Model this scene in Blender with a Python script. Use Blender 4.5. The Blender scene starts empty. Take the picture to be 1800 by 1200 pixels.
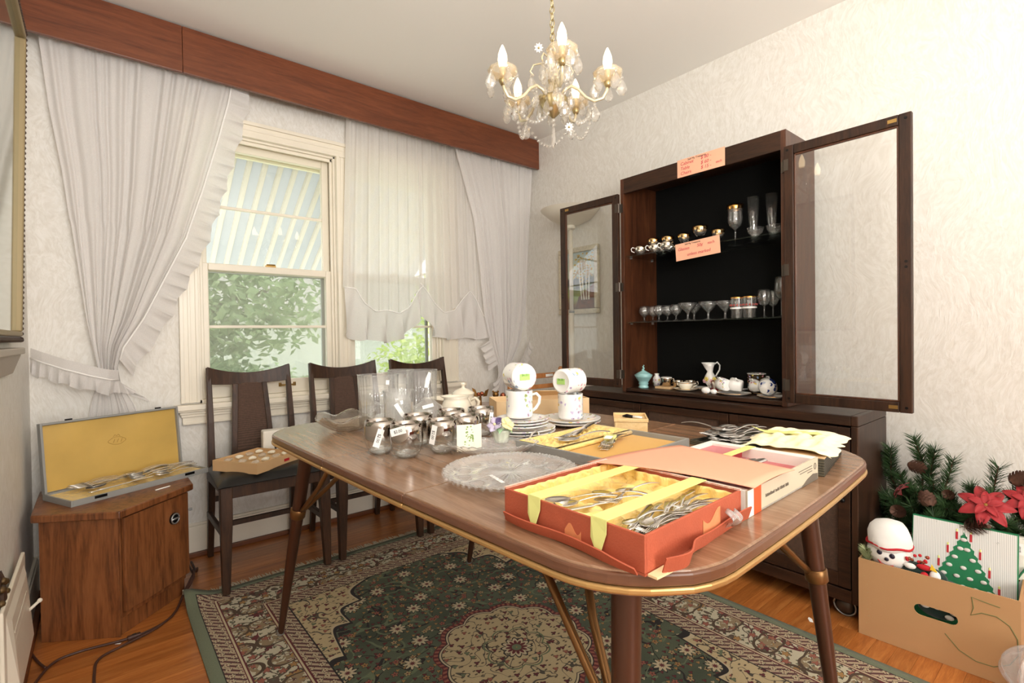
import bpy, bmesh, math, random
from mathutils import Vector, Matrix, Euler
PI = math.pi
random.seed(7)
S = bpy.context.scene
C = S.collection

# ------------------------------------------------------------------ camera
YAW, PIT, ROL = math.radians(50.3556), math.radians(-0.72758), math.radians(-0.79948)
fw = Vector((math.cos(YAW)*math.cos(PIT), math.sin(YAW)*math.cos(PIT), math.sin(PIT)))
rt = Vector((math.sin(YAW), -math.cos(YAW), 0)); up = rt.cross(fw)
r2 = rt*math.cos(ROL)+up*math.sin(ROL); u2 = -rt*math.sin(ROL)+up*math.cos(ROL)
cam_d = bpy.data.cameras.new('camera'); cam = bpy.data.objects.new('camera', cam_d); C.objects.link(cam)
cam_d.sensor_fit = 'HORIZONTAL'; cam_d.sensor_width = 36; cam_d.lens = 17.557; cam_d.clip_start = 0.02
mw = Matrix((r2, u2, -fw)).transposed().to_4x4(); mw.translation = Vector((-2.663, -2.860, 1.05))
cam.matrix_world = mw
S.camera = cam

# ------------------------------------------------------------------ world, lights, exposure
w = bpy.data.worlds.new('sky'); S.world = w; w.use_nodes = True
bg = w.node_tree.nodes['Background']; bg.inputs[0].default_value = (0.97, 0.985, 1.0, 1); bg.inputs[1].default_value = 4.2
def lamp(name, kind, loc, energy, color=(1, 1, 1), aim=None, size=None, size_y=None, angle=None, radius=None):
    d = bpy.data.lights.new(name, kind); d.energy = energy; d.color = color
    o = bpy.data.objects.new(name, d); C.objects.link(o); o.location = loc
    if aim is not None:
        o.rotation_euler = (Vector(aim)-Vector(loc)).to_track_quat('-Z', 'Y').to_euler()
    if size: d.shape = 'RECTANGLE'; d.size = size; d.size_y = size_y or size
    if angle: d.angle = angle
    if radius is not None: d.shadow_soft_size = radius
    return o
lamp('sun', 'SUN', (4, 8, 20), 6.0, (1, 0.98, 0.95), aim=(-1.5, 2, 0), angle=math.radians(1.5))
# added soft fill light before the windowless rear wall, behind the camera
lamp('rear_area_fill', 'AREA', (-2.22, -5.45, 1.35), 66, (1.0, 0.985, 0.96), aim=(-2.0, 0, 1.35), size=1.15, size_y=2.0)
# photographer's flash bounced off the ceiling behind the camera
lamp('bounce_flash', 'AREA', (-2.35, -3.35, 1.40), 45, (1.0, 0.98, 0.955), aim=(-2.25, -2.9, 2.5), size=0.6)
S.view_settings.view_transform = 'Standard'
S.view_settings.look = 'None'
S.view_settings.exposure = 0.08
S.view_settings.gamma = 1.0
S.view_settings.use_curve_mapping = False
S.cycles.transparent_max_bounces = 32; S.cycles.max_bounces = 12; S.cycles.diffuse_bounces = 5; S.cycles.transmission_bounces = 12

# ------------------------------------------------------------------ mesh helpers
class MB:
    def __init__(s): s.v = []; s.f = []; s.mi = []; s.m = 0; s.T = Matrix.Identity(4)
    def add(s, vs, fs):
        b = len(s.v); s.v += [s.T @ Vector(q) for q in vs]
        for q in fs: s.f.append([b+i for i in q]); s.mi.append(s.m)
        return s
    def box(s, x0, y0, z0, x1, y1, z1):
        return s.add([(x0,y0,z0),(x1,y0,z0),(x1,y1,z0),(x0,y1,z0),(x0,y0,z1),(x1,y0,z1),(x1,y1,z1),(x0,y1,z1)],
                     [(3,2,1,0),(4,5,6,7),(0,1,5,4),(1,2,6,5),(2,3,7,6),(3,0,4,7)])
    def cbox(s, c, d): return s.box(c[0]-d[0]/2, c[1]-d[1]/2, c[2]-d[2]/2, c[0]+d[0]/2, c[1]+d[1]/2, c[2]+d[2]/2)
    def prism(s, pts, z0, z1):           # polygon in xy, counter-clockwise
        n = len(pts)
        return s.add([(p[0], p[1], z0) for p in pts]+[(p[0], p[1], z1) for p in pts],
                     [tuple(range(n-1, -1, -1)), tuple(range(n, 2*n))]+[(i, (i+1) % n, n+(i+1) % n, n+i) for i in range(n)])
    def lathe(s, prof, n=20, c=(0, 0, 0), fn=None, cap0=True, cap1=True):   # prof [(r,z)], fn(ang, i) radius factor
        vs = []; fs = []
        for i, (r, z) in enumerate(prof):
            for k in range(n):
                a = 2*PI*k/n; q = r*(fn(a, i) if fn else 1)
                vs.append((c[0]+q*math.cos(a), c[1]+q*math.sin(a), c[2]+z))
        for i in range(len(prof)-1):
            for k in range(n): fs.append((i*n+k, i*n+(k+1) % n, (i+1)*n+(k+1) % n, (i+1)*n+k))
        if cap0 and prof[0][0] > 1e-5: fs.append(tuple(range(n-1, -1, -1)))
        if cap1 and prof[-1][0] > 1e-5: fs.append(tuple((len(prof)-1)*n+k for k in range(n)))
        return s.add(vs, fs)
    def tube(s, pts, r, n=8, flat=None, cap=True):   # r number or list; flat=(a,b) scales section axes
        pts = [Vector(p) for p in pts]; N = len(pts); vs = []; fs = []
        ref = None
        for i, p in enumerate(pts):
            d = (pts[min(i+1, N-1)]-pts[max(i-1, 0)]).normalized()
            if ref is None: ref = Vector((0, 0, 1)) if abs(d.z) < 0.9 else Vector((1, 0, 0))
            a = (ref-d*ref.dot(d))
            if a.length < 1e-4: a = Vector((0.3, 0.5, 0.8)); a = a-d*a.dot(d)
            a.normalize(); ref = a
            b = d.cross(a); rr = r[i] if isinstance(r, (list, tuple)) else r
            f0, f1 = flat or (1, 1)
            for k in range(n):
                t = 2*PI*k/n+PI/n
                vs.append(tuple(p+a*(rr*f0*math.cos(t))+b*(rr*f1*math.sin(t))))
        for i in range(N-1):
            for k in range(n): fs.append((i*n+k, i*n+(k+1) % n, (i+1)*n+(k+1) % n, (i+1)*n+k))
        if cap: fs += [tuple(range(n-1, -1, -1)), tuple((N-1)*n+k for k in range(n))]
        return s.add(vs, fs)
    def grid(s, fn, nu, nv, wrap=False):  # fn(u,v)->xyz
        vs = [fn(i/nu, j/nv) for j in range(nv+1) for i in range(nu+1)]
        return s.add(vs, [(j*(nu+1)+i, j*(nu+1)+i+1, (j+1)*(nu+1)+i+1, (j+1)*(nu+1)+i) for j in range(nv) for i in range(nu)])
    def sphere(s, c, r, n=12, m=8, sc=(1, 1, 1)):
        vs = [(c[0], c[1], c[2]-r*sc[2])]
        for j in range(1, m):
            t = PI*j/m
            for k in range(n): vs.append((c[0]+r*sc[0]*math.sin(t)*math.cos(2*PI*k/n), c[1]+r*sc[1]*math.sin(t)*math.sin(2*PI*k/n), c[2]-r*sc[2]*math.cos(t)))
        vs.append((c[0], c[1], c[2]+r*sc[2])); fs = [(0, 1+(k+1) % n, 1+k) for k in range(n)]
        for j in range(m-2):
            for k in range(n): fs.append((1+j*n+k, 1+j*n+(k+1) % n, 1+(j+1)*n+(k+1) % n, 1+(j+1)*n+k))
        L = len(vs)-1; b = 1+(m-2)*n
        fs += [(b+k, b+(k+1) % n, L) for k in range(n)]
        return s.add(vs, fs)
    def mesh(s, name, mats, smooth=False, merge=False):
        me = bpy.data.meshes.new(name); me.from_pydata([tuple(q) for q in s.v], [], s.f)
        for m in (mats if isinstance(mats, (list, tuple)) else [mats]): me.materials.append(m)
        me.polygons.foreach_set('material_index', s.mi)
        if smooth: me.polygons.foreach_set('use_smooth', [True]*len(me.polygons))
        me.validate(); me.update(); return me
    def build(s, name, mats, parent=None, smooth=False, bevel=0.0, seg=2, solid=0.0, sub=0, auto=None):
        o = bpy.data.objects.new(name, s.mesh(name, mats, smooth or auto is not None)); C.objects.link(o)
        if parent: o.parent = parent
        if solid: m = o.modifiers.new('solid', 'SOLIDIFY'); m.thickness = solid; m.offset = 0
        if bevel:
            m = o.modifiers.new('bevel', 'BEVEL'); m.width = bevel; m.segments = seg; m.limit_method = 'ANGLE'; m.angle_limit = 0.6
        if sub: m = o.modifiers.new('sub', 'SUBSURF'); m.levels = sub; m.render_levels = sub
        if auto is not None:
            for p in o.data.polygons: p.use_smooth = True
            o.data.set_sharp_from_angle(angle=auto)
        return o
def tag(o, label=None, cat=None, group=None, kind=None):
    if label: o['label'] = label
    if cat: o['category'] = cat
    if group: o['group'] = group
    if kind: o['kind'] = kind
    return o
def thing(name, label, cat, loc=(0, 0, 0), rz=0, group=None, rot=None):
    o = bpy.data.objects.new(name, None); C.objects.link(o); o.location = loc
    o.rotation_euler = rot or (0, 0, rz); o.empty_display_size = 0.05
    return tag(o, label, cat, group)
def copy_tree(o, parent=None):
    c = o.copy(); C.objects.link(c); c.parent = parent
    for ch in list(o.children): copy_tree(ch, c)
    return c
def inst(name, me, parent=None, loc=(0, 0, 0), rot=(0, 0, 0), sc=(1, 1, 1)):
    o = bpy.data.objects.new(name, me); C.objects.link(o); o.location = loc; o.rotation_euler = rot; o.scale = sc
    if parent: o.parent = parent
    return o
def struct(o): o['kind'] = 'structure'; return o
def text(body, size, m, parent, loc, rot, name='lettering', ext=0.0003, align='LEFT', sx=1.0, shear=0.0):
    cu = bpy.data.curves.new(name, 'FONT'); cu.body = body; cu.size = size; cu.extrude = ext; cu.align_x = align; cu.shear = shear
    t = bpy.data.objects.new(name, cu); me = bpy.data.meshes.new_from_object(t)
    bpy.data.objects.remove(t); bpy.data.curves.remove(cu)
    me.materials.clear(); me.materials.append(m)
    return inst(name, me, parent, loc, rot, (sx, 1, 1))
def interp(tab, z):                       # tab [(z, value)] any order
    t = sorted(tab)
    if z <= t[0][0]: return t[0][1]
    for (a, p), (b, q) in zip(t, t[1:]):
        if z <= b: return p+(q-p)*(z-a)/(b-a)
    return t[-1][1]

# ------------------------------------------------------------------ materials
def srgb(r, g, b):
    f = lambda c: ((c/255+0.055)/1.055)**2.4 if c/255 > 0.04045 else c/255/12.92
    return (f(r), f(g), f(b), 1)
class N:                                   # tiny node-tree helper
    def __init__(s, name):
        s.m = bpy.data.materials.new(name); s.m.use_nodes = True; s.t = s.m.node_tree; s.n = s.t.nodes
        s.p = s.n['Principled BSDF']; s.out = s.n['Material Output']
    def node(s, kind, **kw):
        x = s.n.new(kind)
        for k, v in kw.items():
            if k.startswith('i_'):
                key = k[2:]; key = int(key) if key.isdigit() else key.replace('_', ' ')
                s.set(x.inputs[key], v)
            else: setattr(x, k, v)
        return x
    def set(s, sock, v):
        if hasattr(v, 'is_output'): s.t.links.new(v, sock)
        elif hasattr(v, 'outputs'): s.t.links.new(v.outputs[0], sock)
        else: sock.default_value = v
    def math(s, op, a, b=0.0, c=None, clamp=False):
        x = s.node('ShaderNodeMath', operation=op, use_clamp=clamp); s.set(x.inputs[0], a); s.set(x.inputs[1], b)
        if c is not None: s.set(x.inputs[2], c)
        return x.outputs[0]
    def mix(s, f, a, b, bt='MIX'):
        x = s.node('ShaderNodeMix', data_type='RGBA', blend_type=bt); s.set(x.inputs[0], f); s.set(x.inputs[6], a); s.set(x.inputs[7], b)
        return x.outputs[2]
    def ramp(s, f, stops, interp='LINEAR'):
        x = s.node('ShaderNodeValToRGB'); x.color_ramp.interpolation = interp; e = x.color_ramp.elements
        while len(e) < len(stops): e.new(0.5)
        for q, (p, c) in zip(e, stops): q.position = p; q.color = c
        s.set(x.inputs[0], f); return x.outputs[0]
    def coord(s, which='Object', scale=(1, 1, 1), rnd=False, loc=(0, 0, 0), rot=(0, 0, 0)):
        v = s.node('ShaderNodeTexCoord').outputs[which]
        if rnd:
            oi = s.node('ShaderNodeObjectInfo'); r = s.math('MULTIPLY', oi.outputs['Random'], 37.0)
            cx = s.node('ShaderNodeCombineXYZ', i_0=r, i_1=r, i_2=r)
            a = s.node('ShaderNodeVectorMath', operation='ADD'); s.set(a.inputs[0], v); s.set(a.inputs[1], cx); v = a.outputs[0]
        mp = s.node('ShaderNodeMapping'); mp.inputs['Scale'].default_value = scale; mp.inputs['Location'].default_value = loc
        mp.inputs['Rotation'].default_value = rot
        s.set(mp.inputs[0], v); return mp.outputs[0]
    def noise(s, v, scale, detail=3, rough=0.5, dist=0.0, out='Fac'):
        x = s.node('ShaderNodeTexNoise'); s.set(x.inputs['Vector'], v); x.inputs['Scale'].default_value = scale
        x.inputs['Detail'].default_value = detail; x.inputs['Roughness'].default_value = rough; x.inputs['Distortion'].default_value = dist
        return x.outputs[out]
    def bump(s, h, strength=0.3, dist=0.01):
        b = s.node('ShaderNodeBump'); b.inputs['Strength'].default_value = strength; b.inputs['Distance'].default_value = dist
        s.set(b.inputs['Height'], h); s.set(s.p.inputs['Normal'], b.outputs[0])
def mat(name, col, rough=0.5, metal=0.0, spec=0.5, coat=0.0, vary=0.0, vscale=20, bump=0.0, bscale=200, emit=None, estr=0, sheen=0.0):
    k = N(name); p = k.p; p.inputs['Base Color'].default_value = col; p.inputs['Roughness'].default_value = rough
    p.inputs['Metallic'].default_value = metal; p.inputs['Specular IOR Level'].default_value = spec
    p.inputs['Coat Weight'].default_value = coat; p.inputs['Coat Roughness'].default_value = 0.12
    p.inputs['Sheen Weight'].default_value = sheen
    v = k.coord()
    if vary:
        n = k.noise(v, vscale, 4)
        d = tuple(c*(1-vary) for c in col[:3])+(1,); l = tuple(min(1, c*(1+vary)) for c in col[:3])+(1,)
        k.set(p.inputs['Base Color'], k.ramp(n, [(0.3, d), (0.7, l)]))
    if bump: k.bump(k.noise(v, bscale, 3), bump, 0.002)
    if emit: p.inputs['Emission Color'].default_value = emit; p.inputs['Emission Strength'].default_value = estr
    return k.m
def wood(name, cols, scale=(1, 14, 14), nscale=3.0, rough=0.4, coat=0.0, rnd=True, bump=0.08, dist=1.2, fine=1.0, rot=(0, 0, 0), hue=0.0, spec=0.5):
    """long grain along the axis with the small scale"""
    k = N(name); v = k.coord(scale=scale, rnd=rnd, rot=rot)
    n1 = k.noise(v, nscale, 5, 0.62, dist)
    v2 = k.coord(scale=tuple(q*6 for q in scale), rnd=rnd, rot=rot); n2 = k.noise(v2, nscale*1.6, 3, 0.6)
    f = k.math('MULTIPLY_ADD', n2, 0.35*fine, k.math('MULTIPLY', n1, 0.8))
    st = [(0.30+0.42*i/(len(cols)-1), c) for i, c in enumerate(cols)]
    c = k.ramp(f, st)
    if hue:
        oi = k.node('ShaderNodeObjectInfo'); h = k.node('ShaderNodeHueSaturation')
        k.set(h.inputs['Value'], k.math('MULTIPLY_ADD', oi.outputs['Random'], hue, 1-hue/2)); k.set(h.inputs['Color'], c); c = h.outputs[0]
    k.set(k.p.inputs['Base Color'], c)
    k.p.inputs['Roughness'].default_value = rough; k.p.inputs['Coat Weight'].default_value = coat; k.p.inputs['Coat Roughness'].default_value = 0.15
    k.p.inputs['Specular IOR Level'].default_value = spec
    if bump: k.bump(f, bump, 0.003)
    return k.m
def thin_glass(name, tint=(0.97, 0.98, 0.97, 1), ior=1.5, boost=1.0, rough=0.0, milk=0.0, milkcol=(1, 1, 1, 1)):
    k = N(name); k.n.remove(k.p)
    tr = k.node('ShaderNodeBsdfTransparent'); tr.inputs[0].default_value = tint
    gl = k.node('ShaderNodeBsdfGlossy'); gl.inputs['Roughness'].default_value = rough
    fr = k.node('ShaderNodeLayerWeight'); fr.inputs[0].default_value = .5      # Schlick reflectance, same from both sides of a thin wall
    f = k.math('MULTIPLY_ADD', k.math('POWER', fr.outputs['Facing'], 4.0), .9*boost, .045*boost if ior > 1.1 else 0.0, clamp=True)
    mx = k.node('ShaderNodeMixShader'); k.set(mx.inputs[0], f); k.set(mx.inputs[1], tr); k.set(mx.inputs[2], gl)
    o = mx
    if milk:
        df = k.node('ShaderNodeBsdfTranslucent'); df.inputs[0].default_value = milkcol
        d2 = k.node('ShaderNodeBsdfDiffuse'); d2.inputs[0].default_value = milkcol
        a = k.node('ShaderNodeAddShader'); k.set(a.inputs[0], df); k.set(a.inputs[1], d2)
        m2 = k.node('ShaderNodeMixShader'); m2.inputs[0].default_value = milk; k.set(m2.inputs[1], mx); k.set(m2.inputs[2], d2); o = m2
    k.t.links.new(o.outputs[0], k.out.inputs[0]); return k.m
def sheer(name, col, opacity=0.72, trans=0.5):
    k = N(name); k.n.remove(k.p)
    df = k.node('ShaderNodeBsdfDiffuse'); df.inputs[0].default_value = col
    tl = k.node('ShaderNodeBsdfTranslucent'); tl.inputs[0].default_value = col
    m1 = k.node('ShaderNodeMixShader'); m1.inputs[0].default_value = trans; k.set(m1.inputs[1], df); k.set(m1.inputs[2], tl)
    tr = k.node('ShaderNodeBsdfTransparent')
    n = k.noise(k.coord(scale=(1, 1, 0.6)), 420, 2)
    f = k.math('MULTIPLY_ADD', n, 0.22, opacity-0.11, clamp=True)
    m2 = k.node('ShaderNodeMixShader'); k.set(m2.inputs[0], f); k.set(m2.inputs[1], tr); k.set(m2.inputs[2], m1)
    k.t.links.new(m2.outputs[0], k.out.inputs[0]); return k.m

def m_wallpaper():
    k = N('wallpaper'); v = k.coord()
    warp = k.noise(v, 2.6, 2, 0.5, 0.0, 'Color')
    a = k.node('ShaderNodeVectorMath', operation='MULTIPLY_ADD'); k.set(a.inputs[0], warp); a.inputs[1].default_value = (0.32, 0.32, 0.32); k.set(a.inputs[2], v)
    mp = k.node('ShaderNodeMapping'); mp.inputs['Scale'].default_value = (26, 26, 9); k.set(mp.inputs[0], a.outputs[0])
    n1 = k.noise(mp.outputs[0], 2.2, 3, 0.55, 1.0)
    mp2 = k.node('ShaderNodeMapping'); mp2.inputs['Scale'].default_value = (55, 55, 16); mp2.inputs['Rotation'].default_value = (0.5, 0.5, 0.3); k.set(mp2.inputs[0], a.outputs[0])
    n2 = k.noise(mp2.outputs[0], 2.0, 3, 0.6, 0.8)
    h = k.math('MULTIPLY_ADD', n2, 0.55, k.math('MULTIPLY', n1, 0.7))
    k.set(k.p.inputs['Base Color'], k.ramp(h, [(0.42, srgb(222, 217, 208)), (0.58, srgb(229, 225, 217)), (0.75, srgb(237, 234, 228))]))
    k.p.inputs['Roughness'].default_value = 0.55; k.p.inputs['Specular IOR Level'].default_value = 0.35
    k.bump(h, 0.34, 0.005); return k.m
def m_cane(name, c0, c1, sc=260):
    k = N(name); v = k.coord()
    def wv(d):
        x = k.node('ShaderNodeTexWave'); x.wave_type = 'BANDS'; x.bands_direction = d; x.inputs['Scale'].default_value = sc; x.inputs['Distortion'].default_value = 1.5
        x.inputs['Detail'].default_value = 1.0
        k.set(x.inputs['Vector'], v); return x.outputs['Fac']
    a = wv('X'); b = wv('Y'); c = wv('Z')
    h = k.math('MULTIPLY', k.math('MAXIMUM', a, b), k.math('MULTIPLY_ADD', c, 0.6, 0.4))
    h = k.math('MULTIPLY_ADD', k.noise(v, 90, 3), 0.35, k.math('MULTIPLY', h, 0.7))
    k.set(k.p.inputs['Base Color'], k.ramp(h, [(0.25, c0), (0.8, c1)])); k.p.inputs['Roughness'].default_value = 0.6
    k.bump(h, 0.5, 0.002); return k.m
M = {}
M['wall'] = m_wallpaper()
M['ceil'] = mat('ceiling_paint', srgb(243, 240, 234), 0.8, bump=0.03, bscale=60)
M['trim'] = mat('cream_trim_paint', srgb(236, 228, 211), 0.32, vary=0.02, vscale=8)
M['oak'] = wood('oak_plank', [srgb(104, 50, 18), srgb(156, 88, 38), srgb(176, 106, 50), srgb(194, 126, 66)], (1.2, 16, 16), 2.6, 0.32, 0.25, hue=0.30, bump=0.05, dist=0.8)
M['oakgap'] = mat('floor_joint', srgb(84, 48, 22), 0.8)
M['shoe'] = wood('shoe_moulding_wood', [srgb(92, 48, 22), srgb(120, 66, 32)], (1, 12, 12), 3, 0.45)
M['valance'] = wood('valance_mahogany', [srgb(74, 35, 16), srgb(104, 53, 27), srgb(124, 68, 38)], (1.1, 14, 14), 2.2, 0.36, 0.15, bump=0.03)
M['darkwood'] = wood('dark_walnut', [srgb(24, 14, 9), srgb(44, 27, 17), srgb(66, 41, 26)], (14, 14, 1.2), 2.4, 0.42, 0.0, bump=0.05, spec=.35)
M['darkwoodh'] = wood('dark_walnut_rail', [srgb(24, 14, 9), srgb(44, 27, 17), srgb(66, 41, 26)], (14, 1.2, 14), 2.4, 0.42, 0.0, bump=0.05, spec=.35)
M['hutchin'] = wood('red_walnut_side', [srgb(34, 18, 10), srgb(66, 36, 21), srgb(92, 53, 31)], (12, 12, 1.1), 2.2, 0.36, 0.1, bump=0.03)
M['chairwood'] = wood('chair_walnut', [srgb(34, 21, 13), srgb(56, 36, 23), srgb(76, 50, 33)], (12, 12, 1.4), 2.4, 0.42, 0.0, bump=0.03, spec=.35)
M['stoolwood'] = wood('rosewood_laminate', [srgb(44, 22, 12), srgb(92, 52, 28), srgb(126, 76, 42), srgb(144, 90, 52)], (9, 9, 0.9), 2.0, 0.38, 0.1, bump=0.03, dist=2.2)
M['table'] = wood('table_laminate', [srgb(104, 74, 52), srgb(134, 100, 74), srgb(156, 122, 96)], (26, 1.6, 10), 1.6, 0.24, 0.2, bump=0.0, dist=0.7)
M['cane'] = m_cane('woven_cane', srgb(50, 34, 27), srgb(112, 84, 68))
M['canedark'] = m_cane('dark_woven_cane', srgb(36, 23, 17), srgb(116, 84, 64))
M['glass'] = thin_glass('window_glass', (0.99, 0.995, 0.99, 1))
M['doorglass'] = thin_glass('door_glass', (0.975, 0.98, 0.975, 1), 1.45, 0.9)
M['sheer'] = sheer('white_voile', srgb(243, 240, 238), 0.93, 0.38)
M['sheer2'] = sheer('thin_white_voile', srgb(246, 243, 239), 0.84, 0.42)
M['sheertrim'] = mat('white_stitching', srgb(250, 248, 245), 0.8)
# ================================================================== ROOM
XL, XR, YB, YF, ZC = -2.885, -0.145, 0.0, -5.60, 2.478
def wallbox(name, x0, y0, z0, x1, y1, z1, m): return struct(MB().box(x0, y0, z0, x1, y1, z1).build(name, m))
floor = struct(MB().box(XL-.1, YF-.1, -0.06, XR+.1, 0.12, -0.006).build('floor', M['oakgap']))
# plank strips run along X
rows = 0; y = 0.0; PW = 0.0572; LEN = [0.62, 0.86, 1.1, 1.34]
plank_me = {L: MB().box(0, -PW+.0006, -.012, L-.0008, 0, 0).mesh('plank', M['oak']) for L in LEN}
for me in plank_me.values(): pass
while y > -3.72:
    x = XL-random.random()*0.5
    while x < XR:
        L = random.choice(LEN)
        o = inst('plank', plank_me[L], floor, (x, y, random.uniform(-.0004, 0)))
        x += L
    y -= PW; rows += 1
struct(MB().box(XL-.1, YF-.1, ZC, XR+.1, 0.15, ZC+.1).build('ceiling', M['ceil']))
wallbox('wall_right', XR, YF-.1, -.01, XR+.12, 0.12, ZC, M['wall'])
wallbox('wall_left', XL-.12, YF-.1, -.01, XL, 0.12, ZC, M['wall'])
wallbox('wall_front', XL, YF-.12, -.01, XR, YF, ZC, M['wall'])
# window wall: one mesh with two openings
W1 = (-2.285, -1.598); W2 = (-1.535, -0.905); WZ = (0.735, 2.085)
mb = MB()
for x0, x1, z0, z1 in ((XL, W1[0], 0, ZC), (W1[1], W2[0], WZ[0], WZ[1]), (W2[1], XR, 0, ZC), (W1[0], W2[1], 0, WZ[0]), (W1[0], W2[1], WZ[1], ZC)):
    mb.box(x0, 0, z0, x1, 0.14, z1)
wb = struct(mb.build('wall_back', M['wall']))
# baseboards with a stained shoe moulding at their foot
def baseboard(name, pts_fn, shoe_fn):
    b = struct(pts_fn().build(name, M['trim'], bevel=.003)); shoe_fn().build('shoe_moulding', M['shoe'], b, bevel=.003); return b
baseboard('baseboard_back', lambda: MB().box(XL, -.016, 0, XR, 0, .145).box(XL, -.012, .145, XR, 0, .158), lambda: MB().box(XL, -.034, 0, XR, -.016, .022))
baseboard('baseboard_right', lambda: MB().box(XR-.016, YF, 0, XR, -.016, .145).box(XR-.012, YF, .145, XR, -.016, .158), lambda: MB().box(XR-.034, YF, 0, XR-.016, -.034, .022))
baseboard('baseboard_left', lambda: MB().box(XL, YF, 0, XL+.016, -.016, .145).box(XL, YF, .145, XL+.012, -.016, .158), lambda: MB().box(XL+.016, YF, 0, XL+.034, -.034, .022))

# ------------------------------------------------------------------ windows
def window(name, x0, x1, hardware=True):
    r = bpy.data.objects.new(name, None); C.objects.link(r); r['kind'] = 'structure'
    m = M['trim']; ml = .032; mid = 1.415
    # jambs and head lining
    MB().box(x0, 0, WZ[0], x0+.012, .14, WZ[1]).box(x1-.012, 0, WZ[0], x1, .14, WZ[1]).box(x0, 0, WZ[1]-.012, x1, .14, WZ[1]).box(x0, .0, WZ[0], x1, .14, WZ[0]+.02).build('jamb', m, r, bevel=.002)
    for nm, y, z0, z1, rb, rtp in (('lower_sash', .045, WZ[0]+.02, mid+.018, .075, .036), ('upper_sash', .085, mid-.018, WZ[1]-.012, .036, .045)):
        mb = MB(); a, b = x0+.014, x1-.014
        mb.box(a, y-.017, z0, a+.038, y+.017, z1); mb.box(b-.038, y-.017, z0, b, y+.017, z1)
        mb.box(a+.038, y-.017, z0, b-.038, y+.017, z0+rb); mb.box(a+.038, y-.017, z1-rtp, b-.038, y+.017, z1)
        s = mb.build(nm, m, r, bevel=.004)
        g0, g1 = z0+rb, z1-rtp; zm = (g0+g1)/2
        MB().box(a+.038, y-.009, zm-.0075, b-.038, y+.009, zm+.0075).build('muntin', m, s, bevel=.003)
        for q0, q1 in ((g0, zm-.0075), (zm+.0075, g1)):
            MB().box(a+.03, y-.0015, q0-.004, b-.03, y+.0015, q1+.004).build('pane', M['glass'], s)
        if nm == 'lower_sash' and hardware:
            lf = MB(); cx = a+.40
            lf.tube([(cx-.035, y-.02, z0+.045), (cx-.03, y-.034, z0+.043), (cx+.03, y-.034, z0+.043), (cx+.035, y-.02, z0+.045)], .0045, 8); lf.cbox((cx-.037, y-.019, z0+.045), (.014, .006, .02)); lf.cbox((cx+.037, y-.019, z0+.045), (.014, .006, .02))
            lf.build('sash_lift', M['brass'], s, smooth=True)
            lk = MB(); lk.cbox(((a+b)/2, y-.005, z1+.004), (.05, .02, .008)); lk.tube([((a+b)/2-.02, y-.008, z1+.011), ((a+b)/2+.022, y-.012, z1+.012)], .004, 6)
            lk.build('sash_lock', M['brass'], s)
    # stop beads
    MB().box(x0+.012, .012, WZ[0]+.02, x0+.026, .026, WZ[1]-.012).box(x1-.026, .012, WZ[0]+.02, x1-.012, .026, WZ[1]-.012).box(x0+.012, .012, WZ[1]-.03, x1-.012, .026, WZ[1]-.012).build('stop_bead', m, r, bevel=.003)
    # half insect screen outside the lower sash
    a, b = x0+.03, x1-.03
    sc = MB().box(a, .118, WZ[0]+.04, a+.02, .13, mid).box(b-.02, .118, WZ[0]+.04, b, .13, mid).box(a, .118, WZ[0]+.04, b, .13, WZ[0]+.06).box(a, .118, mid-.02, b, .13, mid).build('screen_frame', M['alu'], r)
    MB().box(a+.02, .1235, WZ[0]+.06, b-.02, .1245, mid-.02).build('screen_mesh', M['screen'], sc)
    return r
M['brass'] = mat('aged_brass', srgb(176, 142, 84), 0.3, 0.9)
M['alu'] = mat('aluminium', srgb(170, 172, 172), 0.4, 0.8)
M['screen'] = thin_glass('insect_screen', (0.80, 0.82, 0.80, 1), 1.02, 0.0, 0.3, 0.30, srgb(196, 204, 194))
window('window_1', *W1); window('window_2', *W2)
# shared casing
cz0, cz1 = .745, 2.165
def casing(x0, x1, z0, z1, vert=True):
    mb = MB(); mb.box(x0, -.018, z0, x1, 0, z1)
    if vert:
        mb.box(x0, -.028, z0, x0+.016, -.018, z1); mb.box(x1-.014, -.024, z0, x1, -.018, z1); mb.box((x0+x1)/2-.006, -.021, z0, (x0+x1)/2+.006, -.018, z1)
    else:
        mb.box(x0, -.030, z1-.018, x1, -.018, z1); mb.box(x0, -.024, z0, x1, -.018, z0+.014); mb.box(x0, -.021, (z0+z1)/2-.005, x1, -.018, (z0+z1)/2+.005)
    return mb
tr = struct(casing(-2.364, -2.285, cz0, 2.085).build('trim_1', M['trim'], bevel=.003))
struct(casing(-1.598, -1.535, cz0, 2.085).build('trim_2', M['trim'], bevel=.003))
struct(casing(-0.905, -0.785, cz0, 2.085).build('trim_3', M['trim'], bevel=.003))
struct(casing(-2.364, -0.785, 2.085, cz1, False).build('trim_4', M['trim'], bevel=.003))
st = MB().box(-2.392, -.058, .712, -0.74, .02, .738).box(-2.386, -.050, .704, -.746, 0, .712)
struct(st.build('trim_5', M['trim'], bevel=.006, seg=3))
ap = MB().box(-2.36, -.018, .640, -0.772, 0, .704).box(-2.372, -.034, .690, -0.76, 0, .704).box(-2.366, -.026, .676, -.766, 0, .690).box(-2.36, -.023, .640, -.772, 0, .652)
struct(ap.build('trim_6', M['trim'], bevel=.003))
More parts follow.
